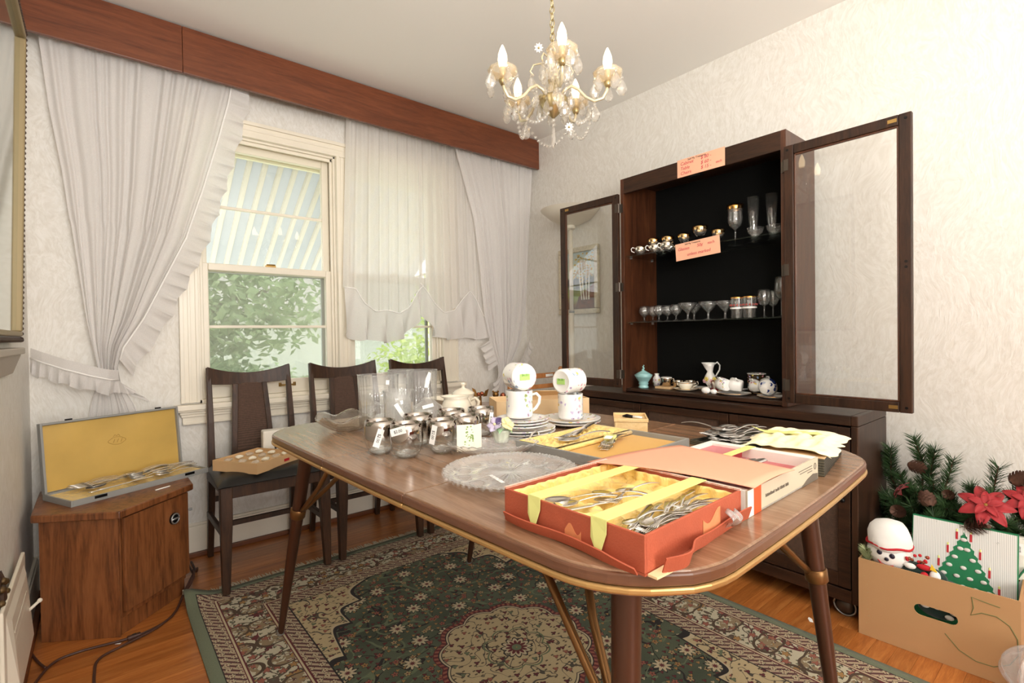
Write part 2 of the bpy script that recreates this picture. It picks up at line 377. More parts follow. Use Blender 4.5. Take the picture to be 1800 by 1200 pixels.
# ------------------------------------------------------------------ wooden valance (two boards butted together)
va = thing('window_valance', 'long reddish-brown wooden valance board across the top of the window wall', 'valance', (0, 0, 0))
for x0, x1 in ((XL+.004, -2.345), (-2.3435, XR-.003)):
    MB().box(x0, -.165, 2.262, x1, -.146, 2.470).build('board', M['valance'], va, bevel=.0015)
MB().box(XL+.004, -.146, 2.445, XR-.003, 0, 2.462).build('top_board', M['valance'], va)
MB().tube([(XL+.02, -.095, 2.33), (XR-.02, -.095, 2.33)], .006, 8).build('curtain_rod', M['trim'], va)

# ------------------------------------------------------------------ curtains
def panel(edges, y0, npl, amp, z0, z1, nu=110, nv=40, seed=0, push=None):
    """edges: [(z,xL,xR)]"""
    tl = [(e[0], e[1]) for e in edges]; trr = [(e[0], e[2]) for e in edges]
    w0 = max(e[2]-e[1] for e in edges); rnd = random.Random(seed); ph = [rnd.uniform(0, 6.28) for _ in range(4)]
    def fn(u, v):
        z = z1+(z0-z1)*v; a = interp(tl, z); b = interp(trr, z); w_ = b-a
        uu = u+.02*math.sin(5*u*PI+ph[0])+.012*math.sin(11*u*PI+ph[1])
        sq = w_/w0
        x = a+w_*u
        am = amp*(.35+.65*min(1, v*4))*(.55+.45*min(1, sq+.25))
        y = y0+am*math.sin(2*PI*npl*uu+ph[2]+.5*math.sin(3*v+ph[3]))*(.7+.3*math.sin(7*u+ph[1]))
        y += amp*.35*math.sin(2*PI*npl*2.3*uu+ph[3])*(1-v*.5)
        if sq < .6: x += .004*math.sin(2*PI*npl*uu)
        if push: q = push(z); y = y*(1-q/.085)+(-.022)*(q/.085) if q else y
        return (x, y, z)
    return MB().grid(fn, nu, nv)
def ruffle(path, out, width, waves, amp, nv=5, dens=None, y_in=0.0):
    """path: 3D points along the gathered edge, out: list of outward vectors"""
    P = [Vector(p) for p in path]; O = [Vector(o) for o in out]
    L = [0]
    for a, b in zip(P, P[1:]): L.append(L[-1]+(b-a).length)
    nu = dens or int(waves*10)
    def at(s, arr):
        t = s*L[-1]
        for i in range(len(L)-1):
            if t <= L[i+1] or i == len(L)-2:
                f = (t-L[i])/max(1e-6, L[i+1]-L[i]); return arr[i]*(1-f)+arr[i+1]*f
    rnd = random.Random(int(waves*7)); ph = rnd.uniform(0, 6)
    def fn(u, v):
        p = at(u, P); o = at(u, O); i = min(.999, u); d = (at(min(1, i+.004), P)-at(max(0, i-.004), P)).normalized()
        wv = 2*PI*waves*(u+.006*math.sin(17*u)+.01*math.sin(9*u+ph))
        wd = width*(1+.10*math.sin(wv*.5+ph))
        q = p+o*(wd*v)+d*(.55*amp*v*math.sin(wv*1.0+PI/2))
        return (q.x, q.y-y_in-amp*v*math.sin(wv)-.25*amp*math.sin(wv*2.7+ph)*v, q.z)
    return MB().grid(fn, nu, nv)
# left tied-back panel
EL = [(2.40, -2.825, -2.125), (2.27, -2.825, -2.135), (2.007, -2.80, -2.200), (1.756, -2.765, -2.268), (1.523, -2.742, -2.338), (1.145, -2.703, -2.505), (1.02, -2.685, -2.578), (.93, -2.668, -2.600), (.86, -2.675, -2.588), (.75, -2.70, -2.535), (.40, -2.74, -2.47)]
cl = thing('tieback_curtain', 'white sheer tieback curtain with ruffled edge beside the left wall', 'curtain', (-2.5, -.09, 2.33), group='tieback curtains')
def loc(mb, o):
    for i in range(len(mb.v)): mb.v[i] = mb.v[i]-Vector(o.location)
    return mb
loc(panel(EL, -.085, 9, .020, .40, 2.40, 150, 60, 3, lambda z: .062 if z < .80 else .062*max(0, (.92-z)/.12)), cl).build('panel', M['sheer'], cl, smooth=True)
zs = [2.33, 2.2, 2.007, 1.756, 1.523, 1.3, 1.145, 1.02, .965]
path = [(interp([(e[0], e[2]) for e in EL], z), -.095, z) for z in zs]
outv = [(.05*14, 0, -.0)]+[(.85, 0, -.2)]*3+[(.85, 0, -.35)]*2+[(.8, 0, -.6), (.6, 0, -.8), (.5, 0, -.85)]
outv = [Vector(o).normalized() for o in outv]
loc(ruffle(path, outv, .088, 22, .017), cl).build('ruffle', M['sheer'], cl, smooth=True)
loc(MB().tube([Vector(p)+Vector((0, -.012, 0)) for p in path], .004, 6), cl).build('stitched_seam', M['sheertrim'], cl, smooth=True)
tb = [(-2.878, -.012, 1.003), (-2.84, -.06, .985), (-2.77, -.115, .955), (-2.69, -.135, .925), (-2.63, -.125, .905), (-2.598, -.095, .90)]
def band(pts, hw, th=.006):
    mb = MB(); P = [Vector(p) for p in pts]
    def fn(u, v):
        t = u*(len(P)-1); i = min(len(P)-2, int(t)); f = t-i; p = P[i]*(1-f)+P[i+1]*f
        return (p.x, p.y, p.z+hw*(v*2-1))
    return mb.grid(fn, 30, 4)
tie = loc(band(tb, .022), cl).build('tieback', M['sheer'], cl, smooth=True)
low = [Vector(p)+Vector((0, -.004, -.02)) for p in tb]+[Vector((-2.585, -.06, .86)), Vector((-2.55, -.04, .80))]
o2 = [Vector((-.1, 0, -1)).normalized()]*6+[Vector((.6, 0, -.5)).normalized(), Vector((.7, 0, -.3)).normalized()]
loc(ruffle(low, o2, .062, 11, .013), cl).build('tieback_ruffle', M['sheer'], cl, smooth=True)
loc(MB().tube([p+Vector((0, -.006, .0)) for p in low[:6]], .0035, 6), cl).build('tieback_seam', M['sheertrim'], cl, smooth=True)
# right tied-back panel
ER = [(2.40, -.86, -.16), (2.27, -.835, -.165), (1.84, -.70, -.20), (1.5, -.655, -.225), (1.2, -.62, -.25), (1.0, -.575, -.30), (.86, -.515, -.385), (.80, -.50, -.425), (.72, -.515, -.42), (.64, -.535, -.41), (.3, -.56, -.38)]
cr = thing('tieback_curtain', 'white sheer tieback curtain gathered in the corner beside the right wall', 'curtain', (-.5, -.09, 2.33), group='tieback curtains')
loc(panel(ER, -.100, 8, .020, .30, 2.40, 140, 60, 5), cr).build('panel', M['sheer'], cr, smooth=True)
zs = [2.3, 2.22, 2.14]
zs2 = [1.02, .97, .91, .85]
pr = [(interp([(e[0], e[1]) for e in ER], z), -.11, z) for z in zs2]
loc(ruffle(pr, [Vector((-.9, 0, -.4)).normalized()]*4, .085, 4, .014, dens=50), cr).build('ruffle', M['sheer'], cr, smooth=True)
pt = [(-.178, -.06, 1.02), (-.215, -.08, .95), (-.27, -.10, .885), (-.33, -.13, .835), (-.40, -.135, .80), (-.47, -.12, .785)]
loc(band(pt, .018), cr).build('tieback', M['sheer'], cr, smooth=True)
loc(ruffle([Vector(p)+Vector((0, -.006, -.012)) for p in pt], [Vector((.55, 0, -.8)).normalized()]*6, .055, 8, .012), cr).build('tieback_ruffle', M['sheer'], cr, smooth=True)
loc(ruffle([(-.50, -.12, .77), (-.515, -.12, .70), (-.53, -.12, .62), (-.545, -.12, .5)], [Vector((-.8, 0, -.5)).normalized()]*4, .06, 7, .013), cr).build('tail_ruffle', M['sheer'], cr, smooth=True)
# two short tier panels over the right-hand window
def tier(name, label, x0t, x1t, head, foot, seed, npl):
    t = thing(name, label, 'curtain', ((x0t+x1t)/2, -.08, 2.33), group='short tier curtains')
    hx = [(p[0], p[1]) for p in head]; X0, X1 = head[0][0], head[-1][0]
    rnd = random.Random(seed); ph = rnd.uniform(0, 6)
    def fn(u, v):
        xb = X0+(X1-X0)*u; zt = 2.40; zb = interp(hx, xb); z = zt+(zb-zt)*v
        x = (x0t+(x1t-x0t)*u)*(1-v)+xb*v
        uu = u+.018*math.sin(9*u+ph)
        y = -.068+.016*(.4+.6*min(1, v*3))*math.sin(2*PI*npl*uu+ph)*(.7+.3*math.sin(5*u))+.005*math.sin(2*PI*npl*2.1*uu)
        return (x, y, z)
    loc(MB().grid(fn, 110, 36), t).build('panel', M['sheer2'], t, smooth=True)
    n = 40; path = []; wid = []
    fx = [(p[0], p[1]) for p in foot]
    def fr(u, v):
        x = X0+(X1-X0)*u; zt = interp(hx, x); zb = interp(fx, x); wv = 2*PI*npl*.62*u+ph
        a = .034*v
        zz = zt+(zb-zt)*v*(1+.05*math.sin(wv*.5))
        return (x+.020*v*math.sin(wv+1.2)-.01*v, -.078-a*math.sin(wv)-.008*v*math.sin(wv*2.3), zz)
    loc(MB().grid(fr, 120, 8), t).build('ruffle', M['sheer'], t, smooth=True)
    pts = [(X0+(X1-X0)*i/30, -.084, interp(hx, X0+(X1-X0)*i/30)) for i in range(31)]
    loc(MB().tube(pts, .0035, 6), t).build('stitched_seam', M['sheertrim'], t, smooth=True)
tier('tier_curtain', 'short sheer curtain with ruffled hem over the right window, its left half', -1.545, -1.08,
     [(-1.585, 1.335), (-1.52, 1.33), (-1.47, 1.25), (-1.40, 1.20), (-1.32, 1.21), (-1.25, 1.19), (-1.18, 1.23), (-1.12, 1.33), (-1.075, 1.375)],
     [(-1.585, 1.10), (-1.5, 1.03), (-1.3, 1.02), (-1.18, 1.05), (-1.12, 1.16), (-1.075, 1.30)], 4, 7)
tier('tier_curtain', 'short sheer curtain with ruffled hem over the right window, its right half', -1.10, -.60,
     [(-1.10, 1.385), (-1.05, 1.33), (-1.0, 1.26), (-.93, 1.20), (-.85, 1.22), (-.78, 1.30), (-.72, 1.355), (-.67, 1.29), (-.62, 1.19), (-.565, 1.17)],
     [(-1.10, 1.30), (-1.05, 1.15), (-1.0, 1.04), (-.8, 1.03), (-.565, 1.03)], 9, 8)

# ------------------------------------------------------------------ outdoors
M['lawn'] = mat('lawn', srgb(168, 170, 150), 0.9, vary=0.2, vscale=3)
struct(MB().box(-14, .16, -.75, 12, 26, -.7).build('ground', M['lawn']))
M['house'] = mat('pale_siding', srgb(226, 226, 220), 0.7)
M['leaf'] = None
def m_leaf(name, a, b):
    k = N(name); v = k.coord(); n = k.noise(v, 1.7, 3)
    col = k.ramp(n, [(0.3, a), (0.7, b)]); k.n.remove(k.p)
    d = k.node('ShaderNodeBsdfDiffuse'); t = k.node('ShaderNodeBsdfTranslucent'); k.set(d.inputs[0], col); k.set(t.inputs[0], col)
    m = k.node('ShaderNodeMixShader'); m.inputs[0].default_value = .45; k.set(m.inputs[1], d); k.set(m.inputs[2], t)
    k.t.links.new(m.outputs[0], k.out.inputs[0]); return k.m
LA = m_leaf('maple_leaf', srgb(122, 142, 104), srgb(176, 192, 150)); LB = m_leaf('lime_leaf', srgb(176, 198, 100), srgb(224, 232, 150))
M['bark'] = mat('bark', srgb(92, 78, 64), 0.9, vary=.3, bump=.4, bscale=30)
def tree(label, base, h, blobs, n, size, lm, seed):
    t = thing('garden_tree', label, 'tree', base, group='trees outside the windows')
    mb = MB(); mb.tube([(0, 0, 0), (.05, .02, h*.4), (-.03, .05, h*.8)], [.14, .11, .05], 8)
    for (bx, by, bz, br) in blobs: mb.tube([(0, .03, h*.45), (bx*.5, by*.5, (h*.45+bz)/2+.1), (bx, by, bz)], [.06, .04, .015], 6)
    mb.build('trunk', M['bark'], t, smooth=True)
    rnd = random.Random(seed); lv = MB()
    for i in range(n):
        bx, by, bz, br = blobs[i % len(blobs)]
        d = Vector((rnd.gauss(0, 1), rnd.gauss(0, 1), rnd.gauss(0, 1))).normalized()*br*(rnd.random()**.45)
        p = Vector((bx, by, bz))+d
        R = Euler((rnd.uniform(-1, 1), rnd.uniform(-1, 1), rnd.uniform(0, 6.28))).to_matrix()
        s = size*rnd.uniform(.6, 1.3)
        q = [p+R@Vector(c)*s for c in ((-.5, 0, 0), (0, -.32, .06), (.6, 0, 0), (0, .32, .06))]
        lv.add(q, [(0, 1, 2, 3)])
    tag(lv.build('foliage', lm, t), kind='stuff')
    return t
tree('large leafy tree seen through the left window', (-1.9, 5.4, -.7), 4.2, [(-.9, 0, 2.3, 1.1), (.5, -.2, 2.0, 1.0), (1.6, .3, 2.6, 1.1), (-.1, .2, 3.3, 1.2), (-1.9, .3, 2.9, 1.0), (.2, -.3, 1.2, .8)], 5200, .16, LA, 1)
tree('yellow-green bushy tree seen low through the right window', (1.9, 4.3, -.7), 2.6, [(0, 0, 1.3, .9), (.9, .2, 1.6, .9), (-.7, .2, 1.0, .8), (.2, 0, 2.3, .8), (1.7, .3, 1.1, .9)], 5200, .11, LB, 2)
tree('rounded green shrub low in the left window', (-1.7, 2.7, -.7), 1.2, [(-.4, 0, .75, .6), (.4, .1, .9, .6), (-1.1, .1, .8, .55), (1.2, .2, .8, .6)], 3600, .10, LA, 3)
nh = thing('neighbour_garage', 'pale neighbouring garage glimpsed through the leaves', 'building', (0.5, 9.5, -.7))
MB().box(-5.5, 0, 0, 5, 4, 2.35).build('wall', M['house'], nh)
MB().add([(-5.9, -.4, 2.35), (5.4, -.4, 2.35), (5.4, 4.4, 2.35), (-5.9, 4.4, 2.35), (-5.9, 2, 3.6), (5.4, 2, 3.6)], [(0, 1, 5, 4), (2, 3, 4, 5), (0, 4, 3), (1, 2, 5), (3, 2, 1, 0)]).build('roof', mat('grey_shingle', srgb(150, 146, 140), .9, vary=.2), nh)
# ribbed fibreglass awning over both windows
aw = thing('window_awning', 'ribbed translucent pale awning sloping down outside the windows', 'awning', (-1.60, .16, 2.16))
M['awn'] = sheer('awning_rib_fibreglass', srgb(230, 226, 216), 1.0, .30); M['awng'] = sheer('awning_pan_fibreglass', srgb(192, 196, 198), 1.0, .36); M['awnh'] = mat('awning_header_paint', srgb(226, 222, 196), .5)
hw, dp, dr = 1.08, .95, .62
MB().box(-hw, 0, -.13, hw, .02, .03).build('header', M['awnh'], aw)
sl = MB(); sl.add([(-hw, .02, 0), (hw, .02, 0), (hw, dp, -dr), (-hw, dp, -dr)], [(0, 1, 2, 3)]); sl.build('pan', M['awng'], aw, solid=.003)
rib = MB(); rib.add([(-.017, .02, 0), (.017, .02, 0), (.017, dp, -dr), (-.017, dp, -dr), (-.010, .02, -.026), (.010, .02, -.026), (.010, dp, -dr-.026), (-.010, dp, -dr-.026)], [(0, 3, 2, 1), (4, 5, 6, 7), (0, 1, 5, 4), (1, 2, 6, 5), (2, 3, 7, 6), (3, 0, 4, 7)])
rme = rib.mesh('rib', M['awn'])
for i in range(25): inst('rib', rme, aw, (-hw+.04+i*.0835, 0, 0))
for sx in (-1, 1): MB().tube([(sx*(hw-.02), dp-.05, -dr+.02), (sx*(hw-.02), .0, -.55)], .008, 8).build('support_arm', M['awnh'], aw)
# ================================================================== RUG
def m_rug(hx, hy):
    k = N('oriental_rug'); tc = k.node('ShaderNodeTexCoord'); v = tc.outputs['Object']
    sp = k.node('ShaderNodeSeparateXYZ'); k.set(sp.inputs[0], v)
    ax = k.math('ABSOLUTE', sp.outputs[0]); ay = k.math('ABSOLUTE', sp.outputs[1])
    d = k.math('MINIMUM', k.math('SUBTRACT', hx, ax), k.math('SUBTRACT', hy, ay))
    le = lambda a, b: k.math('LESS_THAN', a, b)
    gt = lambda a, b: k.math('GREATER_THAN', a, b)
    def rng(a, lo, hi): return k.math('MULTIPLY', gt(a, lo), le(a, hi))
    AND = lambda a, b: k.math('MULTIPLY', a, b)
    OR = lambda a, b: k.math('MAXIMUM', a, b)
    def wrap(base, amt, sc):
        n = k.noise(base, sc, 2, .5, 0, 'Color'); a = k.node('ShaderNodeVectorMath', operation='MULTIPLY_ADD')
        k.set(a.inputs[0], n); a.inputs[1].default_value = (amt, amt, 0); k.set(a.inputs[2], base); return a.outputs[0]
    def flower(scale, petals, rad, rand=.8, off=(0, 0, 0), inner=.35):
        mp = k.node('ShaderNodeMapping'); mp.inputs['Location'].default_value = off; k.set(mp.inputs[0], v)
        vo = k.node('ShaderNodeTexVoronoi', voronoi_dimensions='2D'); vo.inputs['Scale'].default_value = scale; vo.inputs['Randomness'].default_value = rand
        k.set(vo.inputs['Vector'], mp.outputs[0])
        s = k.node('ShaderNodeVectorMath', operation='SUBTRACT'); k.set(s.inputs[0], mp.outputs[0]); k.set(s.inputs[1], vo.outputs['Position'])
        q = k.node('ShaderNodeSeparateXYZ'); k.set(q.inputs[0], s.outputs[0])
        th = k.math('ARCTAN2', q.outputs[1], q.outputs[0]); r = k.math('MULTIPLY', vo.outputs['Distance'], 1.0)
        pr = k.math('MULTIPLY_ADD', k.math('COSINE', k.math('MULTIPLY', th, float(petals))), .24*rad, .76*rad)
        out = le(r, pr); inn = le(r, k.math('MULTIPLY', pr, inner)); edge = AND(le(r, k.math('MULTIPLY', pr, 1.22)), gt(r, pr))
        return out, inn, edge, vo.outputs['Color']
    def vine(scale, wd, seed=0.0):
        mp = k.node('ShaderNodeMapping'); mp.inputs['Location'].default_value = (seed, seed*1.7, seed); k.set(mp.inputs[0], v)
        n = k.noise(mp.outputs[0], scale, 1.5, .5, .6); return le(k.math('ABSOLUTE', k.math('SUBTRACT', n, .5)), wd)
    cream = srgb(190, 172, 138); tan = srgb(178, 152, 108); maroon = srgb(104, 42, 46); green = srgb(78, 88, 66); dk = srgb(38, 34, 34); sage = srgb(112, 122, 92); rose = srgb(160, 96, 78); lt = srgb(206, 190, 156); gold = srgb(172, 130, 78)
    # ---- field
    fx, fy = hx-.31, hy-.31
    q = k.math('DIVIDE', ax, fx); r = k.math('DIVIDE', ay, fy)
    ang = k.math('ARCTAN2', k.math('SUBTRACT', 1.05, r), k.math('SUBTRACT', 1.05, q))
    fl1 = flower(7, 9, .21, .9, (.2, .1, 0)); fl2 = flower(17, 5, .20, 1.0, (1.3, 2.1, 0)); fl3 = flower(36, 3, .24, 1.0, (3.3, .7, 0))
    n_big = k.noise(v, 3.5, 2)
    c = k.ramp(n_big, [(.35, srgb(66, 76, 60)), (.65, srgb(94, 104, 82))])
    c = k.mix(vine(9, .012, 2.0), c, dk); c = k.mix(vine(7, .012, 5.0), c, sage)
    c = k.mix(fl3[2], c, dk); c = k.mix(fl3[0], c, k.mix(.5, fl3[3], gold)); c = k.mix(fl3[0], c, k.ramp(fl3[3], [(.3, maroon), (.5, gold), (.8, cream)], 'CONSTANT'))
    c = k.mix(fl2[2], c, dk); c = k.mix(fl2[0], c, k.ramp(fl2[3], [(.25, rose), (.5, tan), (.75, gold)], 'CONSTANT')); c = k.mix(fl2[1], c, maroon)
    c = k.mix(fl1[2], c, dk); c = k.mix(fl1[0], c, lt); c = k.mix(fl1[1], c, maroon)
    field = c
    # ---- cream ground with small sprigs (spandrels, medallion)
    g1 = flower(24, 3, .20, 1.0, (.6, .9, 0)); g2 = flower(38, 2, .20, 1.0, (2.2, .4, 0))
    cg = k.mix(vine(13, .011, 8.0), srgb(200, 180, 140), srgb(84, 78, 66)); cg = k.mix(g2[0], cg, srgb(96, 82, 62)); cg = k.mix(g1[2], cg, dk); cg = k.mix(g1[0], cg, k.ramp(g1[3], [(.3, maroon), (.55, sage), (.7, rose)], 'CONSTANT'))
    # spandrel shape with scallops
    rr = k.math('ADD', k.math('POWER', q, 1.5), k.math('POWER', r, 1.5))
    sc = k.math('MULTIPLY', k.math('ABSOLUTE', k.math('SINE', k.math('MULTIPLY', ang, 7.0))), .16)
    sv = k.math('SUBTRACT', rr, sc)
    col = k.mix(gt(sv, 1.13), field, cg); col = k.mix(rng(sv, 1.10, 1.14), col, dk); col = k.mix(rng(sv, 1.14, 1.165), col, lt)
    # medallion
    L = k.node('ShaderNodeVectorMath', operation='LENGTH'); k.set(L.inputs[0], v); R = L.outputs['Value']
    th = k.math('ARCTAN2', sp.outputs[1], sp.outputs[0])
    lob = lambda n, amp: k.math('MULTIPLY', k.math('ABSOLUTE', k.math('COSINE', k.math('MULTIPLY', th, n/2))), amp)
    Rm = k.math('SUBTRACT', R, lob(12, .022))
    col = k.mix(le(Rm, .255), col, maroon); col = k.mix(AND(le(Rm, .252), gt(k.math('SINE', k.math('MULTIPLY', th, 90.0)), 0.0)), col, rose)
    col = k.mix(le(Rm, .238), col, dk); col = k.mix(le(Rm, .234), col, lt); col = k.mix(le(Rm, .228), col, dk); col = k.mix(le(Rm, .225), col, cg)
    Ri = k.math('SUBTRACT', R, lob(8, .02))
    col = k.mix(rng(Ri, .088, .094), col, sage); col = k.mix(rng(Ri, .080, .083), col, dk)
    Rf = k.math('SUBTRACT', R, lob(12, .016)); col = k.mix(le(Rf, .040), col, dk); col = k.mix(le(Rf, .034), col, lt); col = k.mix(le(Rf, .022), col, maroon); col = k.mix(le(R, .018), col, sage); col = k.mix(le(R, .008), col, gold)
    # ---- borders
    def guard(offs):
        a = flower(30, 6, .34, .25, offs); z = k.math('SINE', k.math('MULTIPLY', k.math('ADD', sp.outputs[0], sp.outputs[1]), 240.0))
        cc = k.mix(gt(z, .15), srgb(190, 168, 140), srgb(96, 56, 56)); cc = k.mix(a[2], cc, dk); cc = k.mix(a[0], cc, lt); cc = k.mix(a[1], cc, maroon); return cc
    gd = guard((.1, .3, 0))
    p1 = flower(7.2, 2, .42, .2, (.05, .12, 0), .55); p2 = flower(21, 5, .30, .8, (.7, .2, 0)); p3 = flower(40, 3, .28, 1, (1.7, .9, 0))
    mb_ = k.mix(vine(12, .018, 3.0), srgb(204, 196, 170), srgb(96, 80, 66)); mb_ = k.mix(vine(10, .014, 11.0), mb_, maroon)
    mb_ = k.mix(p3[0], mb_, srgb(92, 92, 72)); mb_ = k.mix(p2[2], mb_, dk); mb_ = k.mix(p2[0], mb_, k.ramp(p2[3], [(.3, rose), (.5, gold), (.75, maroon)], 'CONSTANT'))
    mb_ = k.mix(p1[2], mb_, srgb(84, 66, 50)); mb_ = k.mix(AND(p1[0], gt(k.noise(v, 60, 1), .52)), mb_, srgb(150, 130, 100))
    col = k.mix(le(d, .31), col, dk); col = k.mix(le(d, .305), col, gd); col = k.mix(le(d, .25), col, maroon); col = k.mix(rng(d, .238, .244), col, lt)
    col = k.mix(le(d, .235), col, mb_); col = k.mix(le(d, .104), col, maroon); col = k.mix(rng(d, .093, .099), col, lt); col = k.mix(le(d, .090), col, gd); col = k.mix(le(d, .040), col, dk); col = k.mix(le(d, .037), col, srgb(122, 130, 106))
    fu = k.noise(v, 420, 2); col = k.mix(k.math('MULTIPLY', fu, .35), col, (.02, .018, .015, 1))
    k.set(k.p.inputs['Base Color'], col); k.p.inputs['Roughness'].default_value = .95; k.p.inputs['Specular IOR Level'].default_value = .1; k.p.inputs['Sheen Weight'].default_value = .1
    k.bump(fu, .4, .003); return k.m
RX, RY, rhx, rhy = -1.605, -1.585, .815, 1.10
rug = thing('area_rug', 'green and cream oriental rug with a round medallion under the table', 'rug', (RX, RY, 0))
def rugfn(u, v):
    x = -rhx+2*rhx*u; y = -rhy+2*rhy*v; z = .0045+.0006*math.sin(9*x)*math.sin(7*y)
    z += max(0, .045*math.exp(-((x+rhx)**2+(y-rhy)**2)/.006))     # corner curled up beside the cabinet
    return (x, y, z)
MB().grid(rugfn, 60, 80).build('pile', m_rug(rhx, rhy), rug, smooth=True, solid=.006)
fr = MB(); rnd = random.Random(3)
for e in (1, -1):
    x = -rhx
    while x < rhx:
        L = rnd.uniform(.03, .052); a = rnd.uniform(-.012, .012); z0 = rugfn((x+rhx)/(2*rhx), 1 if e > 0 else 0)[2]
        fr.tube([(x, e*rhy, z0), (x+a*.5, e*(rhy+L*.5), max(.004, z0*.5)), (x+a, e*(rhy+L), .003)], [.0028, .0024, .0012], 4); x += .0052
tag(fr.build('fringe', mat('rug_fringe', srgb(206, 196, 172), .9), rug), kind='stuff')

# ================================================================== DINING TABLE
TZ = .755; TCX, TCY = -1.735, -1.79; TR = math.radians(3.0)
tab = thing('dining_table', 'brown laminate dining table with gold edge strip and splayed tapered legs', 'table', (TCX, TCY, 0))
def outline(hw, hl, rc, bow, y0, y1, grow=0.0, n=10):
    """right half going up then left half going down, clipped to y0..y1"""
    pts = []; hw += grow; hl += grow; rc += grow
    full = []
    for cx, cy, a0 in ((hw-rc, -hl+rc, -90), (hw-rc, hl-rc, 0), (-hw+rc, hl-rc, 90), (-hw+rc, -hl+rc, 180)):
        for i in range(n+1):
            a = math.radians(a0+90*i/n); full.append((cx+rc*math.cos(a), cy+rc*math.sin(a)))
    def bowx(p): return (p[0]*(1+bow*(1-(p[1]/hl)**2)), p[1]+math.copysign(.012*(1-(p[0]/hw)**2), p[1]) if abs(p[1]) > hl-.02 else p[1])
    # densify long sides
    dense = []
    for i, p in enumerate(full):
        q = full[(i+1) % len(full)]; dense.append(p); L = math.dist(p, q); m = int(L/.08)
        for j in range(1, m): dense.append((p[0]+(q[0]-p[0])*j/m, p[1]+(q[1]-p[1])*j/m))
    dense = [bowx(p) for p in dense]
    out = []
    for i, p in enumerate(dense):                       # clip to band
        q = dense[(i+1) % len(dense)]
        ins = y0 <= p[1] <= y1
        if ins: out.append(p)
        for yy in sorted((y0, y1), key=lambda t: abs(t-p[1])):
            if (p[1]-yy)*(q[1]-yy) < 0: f = (yy-p[1])/(q[1]-p[1]); out.append((p[0]+(q[0]-p[0])*f, yy))
    return out
RT = Matrix.Rotation(TR, 4, 'Z')
M['bronze'] = mat('bronze_brown_metal', srgb(84, 54, 39), .34, .5, coat=.1)
M['bronze2'] = mat('antique_bronze', srgb(128, 92, 54), .34, .75)
M['goldstrip'] = mat('gold_edge_strip', srgb(206, 168, 110), .34, .8)
M['tedge'] = wood('table_edge_vinyl', [srgb(92, 58, 40), srgb(112, 74, 52)], (3, 3, 30), 2, .3, .1, bump=0)
for nm, ya, yb in (('tabletop_half', -.80, -.19), ('leaf', -.189, .189), ('tabletop_half', .19, .80)):
    mb = MB(); mb.T = RT
    mb.prism(outline(.489, .727, .16, .025, ya, yb), TZ-.018, TZ); p = mb.build(nm, M['table'], tab, bevel=.0025)
    e = MB(); e.T = RT; e.prism(outline(.489, .727, .16, .025, ya, yb, .004), TZ-.019, TZ-.0025); e.build('edge_band', M['tedge'], p, bevel=.003)
    g = MB(); g.T = RT; g.prism(outline(.489, .727, .16, .025, ya, yb, .006), TZ-.029, TZ-.0195); g.build('gold_strip', M['goldstrip'], p, bevel=.003)
    a = MB(); a.T = RT; a.prism(outline(.481, .719, .152, .025, ya, yb), TZ-.036, TZ-.0292); a.build('apron', M['tedge'], p)
W2T = lambda p: Vector(p)-Vector((TCX, TCY, 0))
LEGS = [((-2.150, -1.20, .70), (-2.187, -.985, .0105), (.30, -.95)), ((-1.42, -1.20, .70), (-1.372, -.970, .0105), (-.5, -.86)),
        ((-1.372, -2.385, .70), (-1.325, -2.45, .0105), (-.85, .5)), ((-2.092, -2.418, .70), (-2.125, -2.43, .0105), (.25, .95))]
for tp, ft, dr_ in LEGS:
    tp, ft = W2T(tp), W2T(ft); ax_ = (ft-tp)
    lg = MB(); lg.tube([tp, tp+ax_*.25, tp+ax_*.6, ft], [.0215, .0205, .017, .0105], 16); lo = lg.build('leg', M['bronze'], tab, auto=.8)
    MB().tube([ft+Vector((0, 0, .012)), ft-Vector((0, 0, .002))], [.0125, .012], 12).build('glide', M['alu'], lo)
    cp = tp+ax_*.31; cq = tp+ax_*.355; ad = ax_.normalized()
    MB().tube([cp, cp+ad*.003, cq-ad*.003, cq], [.0225, .0248, .0248, .0225], 16).build('brass_collar', M['bronze2'], lo, auto=.8)
    d2 = Vector((dr_[0], dr_[1], 0)).normalized(); s2 = Vector((-d2.y, d2.x, 0))
    for sg in (-1, 1):
        top = Vector((tp.x, tp.y, .70))+d2*.20+s2*(.05*sg)
        MB().tube([cp+ad*.01+d2*.015, cp+d2*.035+s2*.006*sg-ad*.01, (cp*.55+top*.45)+d2*.025, top], .0075, 8).build('brace_rod', M['bronze2'], lo, smooth=True)

